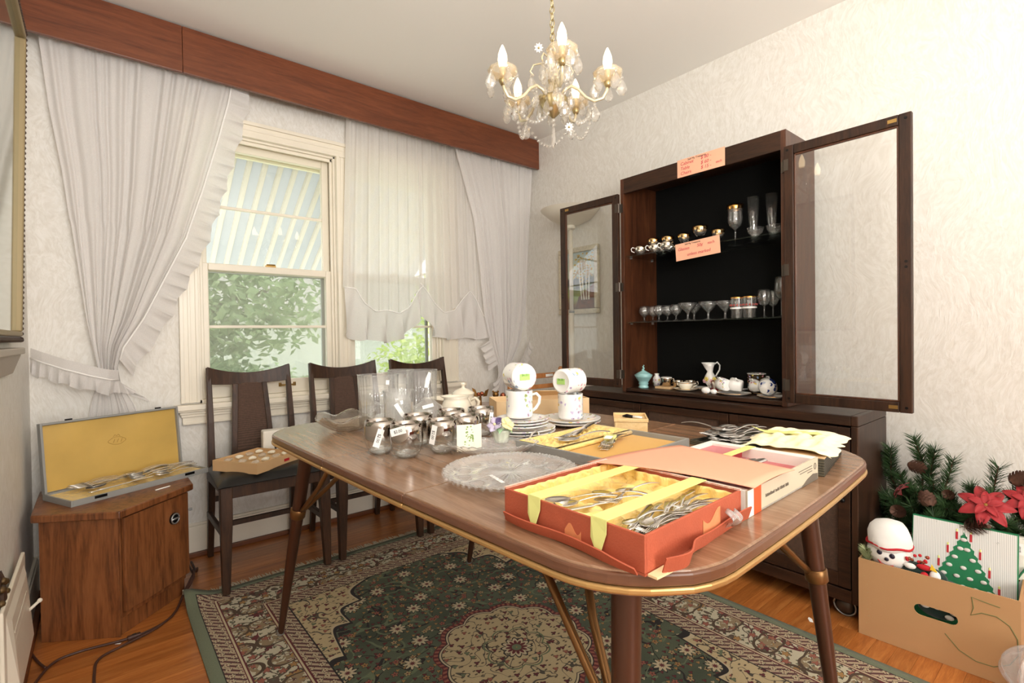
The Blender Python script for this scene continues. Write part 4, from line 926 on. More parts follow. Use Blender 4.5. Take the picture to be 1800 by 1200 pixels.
def m_floral(name, scale=66, thr=.46, mscale=18):
    k = N(name); v0 = k.coord(rnd=True)
    wn = k.noise(v0, 60, 2, .5, 0, 'Color'); wa = k.node('ShaderNodeVectorMath', operation='MULTIPLY_ADD'); k.set(wa.inputs[0], wn); wa.inputs[1].default_value = (.012, .012, .012); k.set(wa.inputs[2], v0); v = wa.outputs[0]
    vo = k.node('ShaderNodeTexVoronoi'); vo.inputs['Scale'].default_value = scale; k.set(vo.inputs['Vector'], v)
    hs = k.node('ShaderNodeSeparateColor'); k.set(hs.inputs[0], vo.outputs['Color'])
    pc = k.ramp(hs.outputs[0], [(0, srgb(238, 190, 206)), (.22, srgb(200, 188, 220)), (.42, srgb(238, 214, 120)), (.58, srgb(140, 168, 198)), (.72, srgb(170, 190, 134)), (.88, srgb(226, 160, 166))], 'CONSTANT')
    dist = vo.outputs['Distance']; mask = k.math('GREATER_THAN', k.noise(v, mscale, 1), thr)
    pet = k.math('MULTIPLY', k.math('LESS_THAN', dist, .36), mask); cen = k.math('MULTIPLY', k.math('LESS_THAN', dist, .13), mask)
    c = k.mix(pet, srgb(247, 245, 241), pc); c = k.mix(cen, c, srgb(120, 92, 60))
    k.set(k.p.inputs['Base Color'], c); k.p.inputs['Roughness'].default_value = .12; k.p.inputs['Coat Weight'].default_value = .4; return k.m
M['floral'] = m_floral('floral_porcelain')
def m_silverfade():
    k = N('silver_fade_glass'); v = k.coord(); s = k.node('ShaderNodeSeparateXYZ'); k.set(s.inputs[0], v)
    f = k.ramp(k.math('MULTIPLY', s.outputs[2], 11.0), [(.40, (0, 0, 0, 1)), (.56, (1, 1, 1, 1))])
    k.p.inputs['Base Color'].default_value = srgb(176, 168, 160); k.p.inputs['Metallic'].default_value = 1; k.p.inputs['Roughness'].default_value = .05
    tr = k.node('ShaderNodeBsdfTransparent'); tr.inputs[0].default_value = (.98, .985, .98, 1); gl = k.node('ShaderNodeBsdfGlossy'); gl.inputs['Roughness'].default_value = .01
    frs = k.node('ShaderNodeLayerWeight'); frs.inputs[0].default_value = .5; m1 = k.node('ShaderNodeMixShader'); k.set(m1.inputs[0], k.math('MULTIPLY_ADD', k.math('POWER', frs.outputs['Facing'], 4.0), .95, .09, clamp=True)); k.set(m1.inputs[1], tr); k.set(m1.inputs[2], gl)
    m2 = k.node('ShaderNodeMixShader'); k.set(m2.inputs[0], f); k.set(m2.inputs[1], m1); k.set(m2.inputs[2], k.p); k.t.links.new(m2.outputs[0], k.out.inputs[0]); return k.m
M['fade'] = m_silverfade()
CAM = Vector((-2.663, -2.86, 1.05))
def tocam(p): return math.atan2(CAM.y-p[1], CAM.x-p[0])
def shell(prof_out, th, n=28):   # closed thin-walled vessel profile from outer profile (bottom -> rim)
    inn = [(max(.0005, r-th), z+(th*1.6 if i == 0 else 0)) for i, (r, z) in enumerate(prof_out)]
    return [(.0005, prof_out[0][1])]+prof_out+[(inn[-1][0], prof_out[-1][1])]+inn[::-1][1:]+[(.0005, inn[0][1])]
def sticker(parent, pos, ang, w_, h_, tilt=0.0, txt=None, lean=0.0, sz=.010, vertical=False, name='price_sticker'):
    """flat paper label facing direction ang, at local pos"""
    R = Matrix.Translation(pos) @ Matrix.Rotation(ang+PI/2, 4, 'Z') @ Matrix.Rotation(lean, 4, 'X') @ Matrix.Rotation(tilt, 4, 'Y')
    mb = MB(); mb.T = R; mb.box(-w_/2, -.0006, -h_/2, w_/2, .0003, h_/2); o = mb.build(name, M['sticker'], parent)
    if txt:
        R2 = R @ Matrix.Translation((0, -.0009, 0)) @ Matrix.Rotation(PI/2, 4, 'X') @ (Matrix.Rotation(-PI/2, 4, 'Z') if vertical else Matrix.Identity(4)) @ Matrix.Translation((0, -sz*.35, 0))
        t = text(txt, sz, M['ink'], o, (0, 0, 0), (0, 0, 0), align='CENTER', ext=.0001); t.matrix_local = R2
    return o
def T3(p): return (p[0], p[1], p[2])

# ------------------------------------------------------------------ silver-fade tumblers
TUM = [(-2.115, -1.668), (-2.085, -1.752), (-1.996, -1.772), (-1.998, -1.652), (-1.884, -1.640), (-1.912, -1.752), (-1.798, -1.668)]
TLB = ['silver-fade roly-poly tumbler with a slanting price sticker, leftmost of the group', 'silver-fade roly-poly tumbler nearest the camera, sticker across its rim', 'silver-fade tumbler with slanted sticker just right of the front one',
       'silver-fade tumbler behind the two front ones, under the crystal decanter', 'silver-fade tumbler at the back in front of the white creamer', 'silver-fade tumbler just behind the folded floral card', 'silver-fade tumbler at the back nearest the white plates']
prof = [(.020, 0), (.026, .003), (.034, .014), (.0395, .032), (.0410, .050), (.0398, .070), (.0380, .084)]
tum_me = MB().lathe(shell(prof, .0018), 32, cap0=False, cap1=False).mesh('glass_body', M['fade'], True)
tum_base = MB().lathe([(.0005, .0008), (.020, .0008), (.027, .005), (.030, .010), (.024, .012), (.0005, .009)], 32).mesh('thick_base', M['cut'], True)
for i, (x, y) in enumerate(TUM):
    t = thing('tumbler', TLB[i], 'glass', (x, y, TZ+.0005), group='silver-fade tumblers')
    inst('glass_body', tum_me, t, rot=(0, 0, i*.7)); inst('thick_base', tum_base, t); a = tocam((x, y, 0))
    if i == 0: sticker(t, (.0402*math.cos(a-.1), .0402*math.sin(a-.1), .045), a-.1, .016, .046, .32, '$2.00', 0, .010, True)
    if i == 1: sticker(t, (.0408*math.cos(a-.5), .0408*math.sin(a-.5), .070), a-.5, .040, .018, -.28, '$2.00', -.08, .010)
    if i == 2: sticker(t, (.0412*math.cos(a-.55), .0412*math.sin(a-.55), .052), a-.55, .015, .048, .22, '$2.00', 0, .010, True)
    if i == 5: sticker(t, (.0412*math.cos(a-.75), .0412*math.sin(a-.75), .05), a-.75, .015, .048, -.02, '$2.00', 0, .010, True)
    if i == 6: sticker(t, (.0412*math.cos(a+.75), .0412*math.sin(a+.75), .05), a+.75, .014, .044, .18, '$2.00', 0, .010, True)
# ------------------------------------------------------------------ wavy ashtray
ash = thing('glass_ashtray', 'smoky wavy glass ashtray at the far left end of the table', 'ashtray', (-2.062, -1.315, TZ))
def ashfn(u, v):
    a = 2*PI*u; r = .03+.060*v+.006*v*math.cos(5*a); z = .006+.042*v**1.6+.009*v*v*math.cos(5*a+1.2)
    return (r*math.cos(a)*1.0, r*math.sin(a), z)
MB().grid(ashfn, 60, 8).grid(lambda u, v: (.03*v*math.cos(-2*PI*u), .03*v*math.sin(-2*PI*u), .006), 40, 1).build('bowl', M['smoky'], ash, smooth=True, solid=.007)
# ------------------------------------------------------------------ tall clear glassware
def ribbed(label, p, r, h, n=26, flare=0.0, square=False, cat='vase', st=None):
    t = thing('glass_vase', label, cat, (p[0], p[1], TZ+.0005), group='ribbed clear vases')
    f = lambda a, i: (1+.018*math.cos(n*a))*(1/max(abs(math.cos(a)), abs(math.sin(a)))**.55 if square else 1)
    MB().lathe(shell([(r*.92, 0), (r, .006), (r, h*.5), (r*(1+flare), h)], .0022), n*6 if n < 30 else 160, fn=f, cap0=False, cap1=False).build('body', M['clear'], t, smooth=True)
    MB().tube([(r*(1+flare)*math.cos(q)*(f(q, 0)), r*(1+flare)*math.sin(q)*f(q, 0), h) for q in [i*2*PI/48 for i in range(49)]], .0016, 6).build('rim', M['cut'], t, smooth=True)
    if st: a = tocam(p); sticker(t, (r*1.04*math.cos(a+st[0]), r*1.04*math.sin(a+st[0]), st[1]), a+st[0], st[2], st[3], st[4])
    return t
ribbed('large ribbed clear glass vase at the left rear of the glassware', (-1.965, -1.330), .055, .172, 22, .05, True, st=(.55, .15, .012, .014, .1))
ribbed('ribbed clear glass vase behind the crystal decanter', (-1.755, -1.245), .052, .172, 24, .05)
ribbed('narrow ribbed clear glass celery vase between the two larger vases', (-1.845, -1.255), .042, .178, 20, .04)
pi_ = thing('glass_pitcher', 'clear glass pitcher with looped handle and white sticker', 'pitcher', (-1.995, -1.535, TZ+.0005))
MB().lathe(shell([(.036, 0), (.040, .006), (.043, .05), (.042, .10), (.045, .140)], .0022), 40, cap0=False, cap1=False, fn=lambda a, i: 1+.004*math.cos(16*a)).build('body', M['clear'], pi_, smooth=True)
a = tocam((-1.995, -1.535))-1.75; dx, dy = math.cos(a), math.sin(a)
MB().tube([(dx*.043, dy*.043, .095), (dx*.066, dy*.066, .104), (dx*.080, dy*.080, .085), (dx*.080, dy*.080, .055), (dx*.066, dy*.066, .030), (dx*.042, dy*.042, .026)], .0055, 10).build('handle', M['clear'], pi_, smooth=True)
a = tocam((-1.995, -1.535)); sticker(pi_, (.046*math.cos(a+.05), .046*math.sin(a+.05), .088), a+.05, .012, .042, -.55)
de = thing('glass_decanter', 'squat cut-crystal decanter with white tagged stopper', 'decanter', (-1.818, -1.395, TZ+.0005))
MB().lathe([(.0005, 0), (.040, 0), (.052, .018), (.055, .042), (.047, .062), (.026, .076), (.014, .084), (.011, .094), (.015, .104)], 36, fn=lambda a, i: 1+.01*math.cos(12*a)).build('body', M['press'], de, smooth=True)
MB().lathe([(.008, .100), (.009, .106), (.006, .115), (.012, .135), (.013, .142), (.004, .149)], 14).build('stopper', M['cut'], de, smooth=True)
tg = MB(); tg.T = Matrix.Translation((0, -.004, .152)) @ Matrix.Rotation(.3, 4, 'Y'); tg.add([(-.006, 0, -.03), (.008, 0, -.028), (.010, .003, .0), (.006, .002, .022), (-.005, 0, .024), (-.008, .002, .0)], [(0, 1, 2, 3, 4, 5)]); tg.build('paper_tag', M['sticker'], de, solid=.002)
a = tocam((-1.818, -1.395)); sticker(de, (.052*math.cos(a), .052*math.sin(a), .068), a, .036, .012, -.25, None, -.5)
# green tea-light cup
gc = thing('candle', 'small pale green candle beside the white creamer', 'candle', (-1.795, -1.445, TZ))
MB().lathe([(.0005, 0), (.013, 0), (.014, .004), (.014, .046), (.012, .048), (.0005, .046)], 18).build('wax', mat('pale_green_wax', srgb(196, 206, 140), .5), gc, auto=.6)
MB().tube([(0, 0, .045), (.001, 0, .056)], .001, 5).build('wick', M['ink'], gc)
# ------------------------------------------------------------------ white creamer and sugar bowl
def pot(name, label, cat, p, sc, spout, lid):
    t = thing(name, label, cat, (p[0], p[1], TZ+.0005)); t.scale = (sc, sc, sc)
    MB().lathe(shell([(.032, 0), (.036, .004), (.052, .025), (.055, .045), (.045, .065), (.040, .074), (.046, .082)], .003), 32, cap0=False, cap1=False, fn=(lambda a, i: 1+(.28*max(0, math.cos(a-spout))**8 if i in (7, 8) else (.10*max(0, math.cos(a-spout))**8 if i in (6, 9) else 0))) if spout is not None else None).build('body', M['creamp'], t, smooth=True)
    h = (spout or 0)+PI; dx, dy = math.cos(h), math.sin(h)
    MB().tube([(dx*.050, dy*.050, .066), (dx*.068, dy*.068, .074), (dx*.080, dy*.080, .062), (dx*.076, dy*.076, .042), (dx*.052, dy*.052, .028)], .0055, 10, flat=(1, 1.3)).build('handle', M['creamp'], t, smooth=True)
    if lid:
        l = MB().lathe([(.047, .082), (.044, .090), (.025, .102), (.008, .108), (.006, .116), (.011, .124), (.008, .130), (.0005, .131)], 24).build('lid', M['creamp'], t, smooth=True)
    return t
cpos = (-1.690, -1.372)
ca = pot('creamer', 'white porcelain creamer with painted flower and loop handle', 'creamer', cpos, 1.0, tocam(cpos)+1.9 if False else math.radians(140), False)
fl = MB(); a = tocam(cpos)-.35
for i in range(5): b = i*1.257; fl.sphere((.0545*math.cos(a)+.004*math.cos(b)*-math.sin(a), .0545*math.sin(a)+.004*math.cos(b)*math.cos(a), .034+.004*math.sin(b)), .0035, 6, 4)
fl.build('painted_flower', mat('yellow_enamel', srgb(226, 176, 60), .4), ca, smooth=True)
pot('sugar_bowl', 'white porcelain lidded sugar bowl behind the creamer', 'sugar bowl', (-1.612, -1.300), .92, None, True)
# flared square cream dish
cd = thing('flared_dish', 'square cream dish with flared sides behind the sugar bowl', 'dish', (-1.565, -1.150, TZ+.0005), rz=.2)
def sq(r, z): return [(-r, -r, z), (r, -r, z), (r, r, z), (-r, r, z)]
MB().add(sq(.050, 0)+sq(.082, .046), [(3, 2, 1, 0), (0, 1, 5, 4), (1, 2, 6, 5), (2, 3, 7, 6), (3, 0, 4, 7)]).build('dish_body', M['creamp'], cd, solid=.004)
# two brass figurines (standing on the table beyond the dish)
bf = thing('brass_butterfly', 'dark brass butterfly figurine beyond the creamer', 'figurine', (-1.478, -1.225, TZ+.0005), rz=tocam((-1.478, -1.225))-PI/2)
MB().lathe([(.0005, 0), (.018, 0), (.018, .004), (.006, .01), (.004, .05)], 14).build('stand', M['brassold'], bf, smooth=True)
MB().sphere((-.006, 0, .060), .009, 10, 7).sphere((.008, .0, .058), .008, 10, 7).sphere((0, 0, .054), .006, 8, 6).build('body', M['copper'], bf, smooth=True)
for s, h in ((-1, .030), (1, .036)): MB().add([(s*.010, 0, .048), (s*.026, .004, .050), (s*.034, .006, .05+h), (s*.020, .003, .048+h*.8)], [(0, 1, 2, 3)]).build('wing', M['brassold'], bf, solid=.0025)
br = thing('brass_bear', 'old brass bear figurine holding a copper balloon', 'figurine', (-1.412, -1.240, TZ+.0005), rz=tocam((-1.412, -1.24))+PI/2)
MB().lathe([(.0005, 0), (.016, 0), (.018, .012), (.013, .028), (.009, .040)], 14).sphere((0, 0, .052), .013, 12, 8).sphere((-.010, 0, .064), .0045, 8, 5).sphere((.010, 0, .064), .0045, 8, 5).sphere((0, -.012, .050), .005, 8, 5).build('body', M['brassold'], br, smooth=True)
MB().sphere((.030, 0, .046), .012, 12, 8, (1, 1, 1.15)).build('balloon', M['copper'], br, smooth=True)
MB().tube([(.012, 0, .028), (.026, 0, .026), (.030, 0, .034)], .004, 8).build('arm', M['brassold'], br, smooth=True)
MB().add([(.050, 0, .020), (.058, 0, .018), (.068, .002, .060), (.062, .002, .072), (.054, .001, .045)], [(0, 1, 2, 3, 4)]).tube([(.014, 0, .012), (.055, 0, .022)], .004, 8).build('wing', M['brassold'], br, solid=.003)
# ------------------------------------------------------------------ glass dish, folded card, pansy pot, bent fork, egg platter
ov = thing('oval_glass_dish', 'oval pressed-glass dish under the folded floral card', 'dish', (-1.905, -1.865, TZ+.0005), rz=math.radians(-38))
def ovfn(u, v):
    a = 2*PI*u; k = .35+.65*v; return (.115*k*math.cos(a), .062*k*math.sin(a), .003+.020*max(0, v-.35)**1.3*2+.0015*math.cos(28*a)*v)
MB().grid(ovfn, 112, 8).grid(lambda u, v: (.115*.35*v*math.cos(-2*PI*u), .062*.35*v*math.sin(-2*PI*u), .003), 60, 1).build('dish_body', M['press'], ov, smooth=True, solid=.004)
cdz = TZ+.008
fc = thing('folded_card', 'ivory folded note card with a green plant drawing standing in the glass dish', 'card', (-1.951, -1.836, cdz), rz=tocam((-1.951, -1.836))+PI/2+.12)
MB().box(-.036, -.001, 0, .006, .0, .066).build('front_leaf', M['paper'], fc)
q = MB(); q.T = Matrix.Translation((.006, 0, 0)) @ Matrix.Rotation(.75, 4, 'Z'); q.box(0, -.001, 0, .030, 0, .064); q.build('back_leaf', M['paper'], fc)
rnd = random.Random(5); sp = MB()
for i in range(26):
    x = rnd.gauss(-.006, .008); z = rnd.gauss(.036, .011); s = rnd.uniform(.0016, .0034); x = min(x, .004)
    sp.add([(x-s, -.0014, z), (x, -.0014, z-s), (x+s, -.0014, z), (x, -.0014, z+s)], [(0, 1, 2, 3)])
tag(sp.build('plant_drawing', mat('green_watercolour', srgb(150, 180, 110), .8), fc), kind='stuff')
pp = thing('pansy_pot', 'small fluted pale green porcelain pot of pansies', 'ornament', (-1.845, -1.822, TZ+.012))
MB().lathe(shell([(.017, 0), (.018, .003), (.024, .028), (.028, .034)], .003), 40, cap0=False, cap1=False, fn=lambda a, i: 1+.05*math.cos(10*a)).build('pot', mat('celadon_porcelain', srgb(216, 222, 204), .2, coat=.3), pp, smooth=True)
a0 = tocam((-1.845, -1.822)); pl_ = [mat('lilac_petal', srgb(206, 196, 222), .35), mat('lemon_petal', srgb(244, 230, 176), .35), mat('purple_petal', srgb(104, 88, 136), .35), mat('mint_leaf', srgb(166, 204, 160), .35)]
def pansy(c, yaw, mats, s=1.0):
    f = bpy.data.objects.new('pansy_flower', None); C.objects.link(f); f.parent = pp
    f.matrix_local = Matrix.Translation(c) @ Matrix.Rotation(yaw, 4, 'Z') @ Matrix.Rotation(math.radians(50), 4, 'Y')
    for i in range(5):
        b = i*1.257; m_ = MB()
        def pf(u, v, b=b): w2 = math.sin(PI*min(1, v*.95+.05))*.010*s; return ((.003+.018*v)*s*math.cos(b)-(u*2-1)*w2*math.sin(b), (.003+.018*v)*s*math.sin(b)+(u*2-1)*w2*math.cos(b), .003*s*v+.002*math.sin(6*u+i))
        m_.grid(pf, 4, 6).build('petal', mats[i % len(mats)], f, smooth=True, solid=.0015)
    MB().sphere((0, 0, .002), .0035*s, 8, 5).build('flower_eye', pl_[1], f, smooth=True)
pansy((.024*math.cos(a0-.7), .024*math.sin(a0-.7), .050), a0-.7, [pl_[0], pl_[0], pl_[2]], 1.15); pansy((.022*math.cos(a0+.8), .022*math.sin(a0+.8), .050), a0+.8, [pl_[1]], 1.05)
for dl in (-.1, .9, 2.2, 3.5): MB().grid(lambda u, v: (.012+.026*v, (u*2-1)*.009*math.sin(PI*min(1, v+.06)), .036+.006*math.sin(2.5*v)-.012*v*v), 4, 6).build('leaf', pl_[3], pp, smooth=True, solid=.0015).rotation_euler = (0, 0, a0+dl)
def plat(u, v):
    a = 2*PI*u; r = .138*v*(1+.012*math.cos(36*a)*max(0, v-.8)*5)
    z = .008+.010*max(0, v-.86)*7*(v > .86)+.0030*abs(math.sin(14*a))*(v < .52)*min(1, v*6)*min(1, (.52-v)*9)-.0034*math.exp(-((v-.71)/.10)**2)*(1+math.cos(12*a))+.0016*abs(math.sin(48*a))*(v > .90)
    return (r*math.cos(a), r*math.sin(a), z)
eg = thing('egg_platter', 'round pressed-glass egg platter with scalloped rim at the table edge', 'platter', (-2.010, -2.062, TZ+.001), rz=.2)
MB().grid(plat, 288, 44).build('plate', M['press'], eg, smooth=True, solid=.004)
MB().box(.0, -.05, .0105, .060, -.042, .0112).build('price_sticker', M['sticker'], eg).rotation_euler = (0, 0, -2.0)
ed = MB()
for i in range(60): a = i*2*PI/60; ed.sphere((.139*math.cos(a), .139*math.sin(a), .0155), .0045, 6, 4)
tag(ed.build('beaded_rim', M['cut'], eg, smooth=True), kind='stuff')
# ------------------------------------------------------------------ flatware library
def spoon_me(L, bw, name='spoon', m='steel'):
    def fn(u, v):
        s = u
        if s < .36: w_ = bw*math.sqrt(max(.0, 1-((s-.18)/.18)**2)); zc = -.007*max(0, 1-((s-.18)/.18)**2)
        elif s < .44: w_ = .0030+.0004*(s-.36); zc = .003*(s-.36)/.08
        else: t = (s-.44)/.56; w_ = .003+.0060*t; w_ *= math.sqrt(max(0, 1-max(0, (t-.90)/.10)**2)); zc = .003+.006*math.sin(PI*t)
        y = (v*2-1)*w_; e = 1-(v*2-1)**2
        return (s*L, y, (zc*e if s < .36 else zc+.0012*e)+.009)
    return MB().grid(fn, 40, 6).mesh(name, M[m], True)
def fork_me(L, name='fork', m='steel'):
    mb = MB()
    def fn(u, v):
        t = u; w_ = .0085*math.sqrt(max(0, 1-max(0, (.14-t)/.14)**2))*0+(.0095 if t < .10 else (.0095-(t-.10)*.06 if t < .2 else .0035+.0045*(t-.2)/.8)); w_ *= math.sqrt(max(0, 1-max(0, (t-.93)/.07)**2))
        return (L*.27+t*L*.73, (v*2-1)*w_, .004+.007*math.sin(PI*t))
    mb.grid(fn, 24, 4)
    for i in range(4): y = -.0078+i*.0052; mb.tube([(0, y, .006), (L*.12, y, .003), (L*.29, y*.95, .0045)], [.0007, .0013, .0016], 5)
    return mb.mesh(name, M[m], True)
def knife_me(L, name='knife', m='steel'):
    def fn(u, v):
        if u < .55: w_ = .009*math.sqrt(max(0, 1-max(0, (.10-u)/.10)**2)); z = .004
        else: w_ = .0075+.003*(u-.55)/.45; w_ *= math.sqrt(max(0, 1-max(0, (u-.95)/.05)**2)); z = .006
        return (u*L, (v*2-1)*w_, z+.002*(1-(v*2-1)**2))
    return MB().grid(fn, 30, 4).mesh(name, M[m], True)
SP, TS, FK, KN = spoon_me(.18, .019), spoon_me(.14, .014, 'teaspoon'), fork_me(.18), knife_me(.21)
SPs, FKs, KNs, SVs = spoon_me(.17, .018, 'spoon', 'silver'), fork_me(.17, 'fork', 'silver'), knife_me(.20, 'knife', 'silver'), spoon_me(.21, .027, 'serving_spoon', 'silver')
def flat(me, p, rz, label, group, rx=0.0, ry=0.0, flip=False):
    o = inst(me.name.split('.')[0], me, None, p, (rx+(PI if flip else 0), ry, rz)); mod = o.modifiers.new('s', 'SOLIDIFY'); mod.thickness = .0012
    return tag(o, label, {'teaspoon': 'spoon', 'serving_spoon': 'spoon'}.get(o.name.split('.')[0], o.name.split('.')[0]), group)
bk = thing('bent_tongs', 'small curled silver tongs beside the plate stack', 'tongs', (-1.752, -1.838, TZ), rz=.3)
MB().tube([(-.045, .004, .004), (-.01, .004, .007), (.012, .004, .022), (.028, .002, .026), (.040, 0, .016), (.040, -.004, .006)], [.003, .003, .003, .0035, .005, .007], 8, flat=(.5, 1.2)).build('arm', M['silver'], bk, smooth=True)
MB().tube([(-.045, -.006, .003), (-.02, -.006, .004), (.02, -.006, .004), (.040, -.004, .006)], .003, 8, flat=(.5, 1.2)).build('arm', M['silver'], bk, smooth=True)
# ------------------------------------------------------------------ plates and mugs
def plate_me(r, h):
    return MB().lathe([(.0005, .003), (r*.55, .003), (r*.62, .006), (r*.95, h), (r, h+.001), (r, h-.0015), (r*.64, .001), (r*.60, -.001), (r*.54, -.001), (r*.52, .0005), (.0005, .0005)], 48).mesh('plate', [M['floral']], True)
P10, P08 = plate_me(.098, .013), plate_me(.078, .011)
def stack(x, y, lst, labels, grp, cat='plate'):
    z = TZ+.0015
    for (me, step), lb in zip(lst, labels):
        o = inst('plate' if me is P10 else 'saucer', me, None, (x, y, z), (0, 0, random.random()*6)); tag(o, lb, 'plate' if me is P10 else 'saucer', grp); z += step
    return z
g1 = 'white floral plates and saucers on the table'
zt1 = stack(-1.695, -1.735, [(P10, .0088), (P10, .0120), (P08, .0082), (P08, .0082), (P08, .0082)],
    ['white floral plate at the bottom of the left plate stack', 'white floral plate second from the bottom of the left stack', 'white saucer lowest of the three on the left stack', 'white saucer in the middle of the three on the left stack', 'white floral saucer directly under the left upright mug'], g1)
zt2 = stack(-1.475, -1.722, [(P10, .0088), (P10, .0100)], ['white plate at the bottom of the right plate stack', 'white floral plate directly under the right upright mug'], g1)
mugp = [(.036, 0), (.039, .002), (.0405, .006), (.0405, .078), (.0405, .080)]
mug_body = MB().lathe(shell(mugp, .0032), 40, cap0=False, cap1=False).mesh('cup_body', M['floral'], True)
mug_h = MB().tube([(.039, 0, .066), (.052, 0, .070), (.062, 0, .060), (.060, 0, .042), (.050, 0, .026), (.039, 0, .018)], .0048, 10, flat=(1, 1.2)).mesh('handle', M['porc'], True)
mug_foot = MB().lathe([(.0005, -.0005), (.030, -.0005), (.032, -.0018), (.035, -.0018), (.036, .001)], 32).mesh('foot_ring', M['porc'], True)
def mug(p, lb, rot, stick=False):
    t = thing('mug', lb, 'mug', p, group='floral mugs'); t.rotation_mode = 'XYZ'; t.matrix_world = Matrix.Translation(p) @ rot
    inst('cup_body', mug_body, t); inst('handle', mug_h, t); inst('foot_ring', mug_foot, t)
    if stick:
        s = MB().box(-.009, -.016, -.0032, .009, .016, -.0022).build('green_sticker', M['gstick'], t)
        u_ = text('$6.00', .010, M['ginks'], s, (0, 0, 0), (0, 0, 0), align='CENTER', ext=.0001); u_.matrix_local = Matrix.Translation((-.003, 0, -.0034)) @ Matrix.Rotation(PI, 4, 'X') @ Matrix.Rotation(PI/2, 4, 'Z')
    return t
def axis(d, roll=0.0):   # local +z along d
    return Vector(d).normalized().to_track_quat('Z', 'Y').to_matrix().to_4x4() @ Matrix.Rotation(roll, 4, 'Z')
def lie(d):               # axis along d, handle straight down into the mug below
    z_ = Vector(d).normalized(); x_ = (Vector((0, 0, -1))-z_*(-z_.z)).normalized(); y_ = z_.cross(x_); return Matrix((x_, y_, z_)).transposed().to_4x4()
right = Vector((r2.x, r2.y, 0)); fwd = Vector((fw.x, fw.y, 0))
m1 = (-1.680, -1.705, zt1+.001)
mug(m1, 'upright white floral mug on the left stack of saucers', Matrix.Rotation(math.atan2(right.y, right.x)-.15, 4, 'Z'))
m2 = (-1.475, -1.722, zt2+.001)
mug(m2, 'upright white floral mug on the right pair of plates', Matrix.Rotation(math.atan2(fwd.y, fwd.x)+.4, 4, 'Z'))
ax1 = (fwd*.93-right*.38).normalized(); ax2 = (fwd*.70+right*.71).normalized()
b1 = Vector(m1)+Vector((0, 0, .080+.0425))-ax1*.042; mug(b1, 'white floral mug lying on its side on the left mug, base facing the camera', lie(ax1), True)
b2 = Vector(m2)+Vector((0, 0, .080+.0425))-ax2*.045; mug(b2, 'white floral mug lying on its side on the right mug, base to the left', lie(ax2), True)
# ------------------------------------------------------------------ open cardboard tray behind the plates
def tray(name, label, cat, loc_, rz, w_, d_, h_, m, th=.003, floor_m=None, group=None, inner=None):
    t = thing(name, label, cat, loc_, rz, group)
    MB().box(-w_/2, -d_/2, 0, w_/2, d_/2, th).build('base', floor_m or m, t)
    for nm, b in (('side_wall', (-w_/2, -d_/2, th, -w_/2+th, d_/2, h_)), ('side_wall', (w_/2-th, -d_/2, th, w_/2, d_/2, h_)), ('end_wall', (-w_/2+th, -d_/2, th, w_/2-th, -d_/2+th, h_)), ('end_wall', (-w_/2+th, d_/2-th, th, w_/2-th, d_/2, h_))):
        MB().box(*b).build(nm, m, t, bevel=.0008)
    return t
ct = tray('cardboard_tray', 'open kraft cardboard tray behind the floral plates', 'box', (-1.405, -1.490, TZ+.0005), math.radians(-27), .345, .15, .062, M['cardlt'])
MB().add([(-.06, .07, .06), (.165, .07, .06), (.165, .02, .080), (.0, .02, .084)], [(0, 1, 2, 3)]).build('loose_flap', M['cardlt'], ct, solid=.002)
wb = tray('pine_box', 'small pale pine box with lid holding a dark-handled trinket', 'box', (-1.402, -1.905, TZ+.0005), math.radians(40), .115, .095, .030, M['pine'], .005)
lid_ = MB().box(-.060, -.050, .031, .060, .050, .034).box(-.060, -.050, .034, -.056, .050, .041).box(.056, -.050, .034, .060, .050, .041).box(-.056, -.050, .034, .056, -.046, .041).box(-.056, .046, .034, .056, .050, .041).build('tray_lid', M['pine'], wb, bevel=.001)
tk = thing('trinket', 'white and black trinket lying in the small pine box', 'trinket', (-1.402, -1.905, TZ+.035), math.radians(100))
MB().tube([(-.04, 0, .004), (-.01, 0, .004)], [.003, .004], 8).build('handle', M['porc'], tk, smooth=True)
MB().tube([(-.01, 0, .004), (.012, 0, .005), (.026, 0, .003)], [.004, .006, .002], 8).build('blade', M['blackmetal'], tk, smooth=True)
# ------------------------------------------------------------------ grey flatware case with yellow satin
def satin(w_, d_, amp, fx, fy, z, seed, nu=60, nv=60, rim=True):
    r_ = random.Random(seed); p = [r_.uniform(0, 6) for _ in range(6)]
    def fn(u, v):
        x = (u-.5)*w_; y = (v-.5)*d_; e = min(1, 7*min(u, 1-u, v, 1-v))
        h = .5*math.sin(fx*u*2*PI+2.2*math.sin(4*v+p[0])+p[1])+.35*math.sin(fy*v*2*PI+1.9*math.sin(6*u+p[2])+p[3])+.3*math.sin((fx+fy)*1.3*(u+v)*PI+p[4]); h = math.copysign(abs(h)**.7, h)
        if not rim: x += .006*math.sin(23*v+2*math.sin(9*v))*(abs(u-.5)*2)**6; y += .007*math.sin(19*u+2*math.sin(11*u))*(abs(v-.5)*2)**6
        return (x, y, z+amp*h*e+(amp*1.0 if rim else 0)*(1-e)-(0 if rim else .012*max(0, (abs(v-.5)*2)-.7)*3))
    return MB().grid(fn, nu, nv)
yc = tray('flatware_case', 'grey leatherette flatware case lined with bright yellow satin, open on the table', 'case', (-1.672, -2.022, TZ+.0005), math.radians(3.5), .325, .305, .024, M['greyleather'], .006)
satin(.313, .125, .008, 13, 3, .017, 1, 110, 50).build('satin_lining', M['satin'], yc, smooth=True).location = (0, .085, 0)
MB().box(-.150, -.146, .006, .156, .015, .012).build('gold_pad', M['gold_felt'], yc, bevel=.002)
MB().tube([(-.155, .018, .016), (.155, .018, .018)], .006, 8).build('divider_roll', M['satin'], yc, smooth=True)
fg = 'forks in the grey satin case'
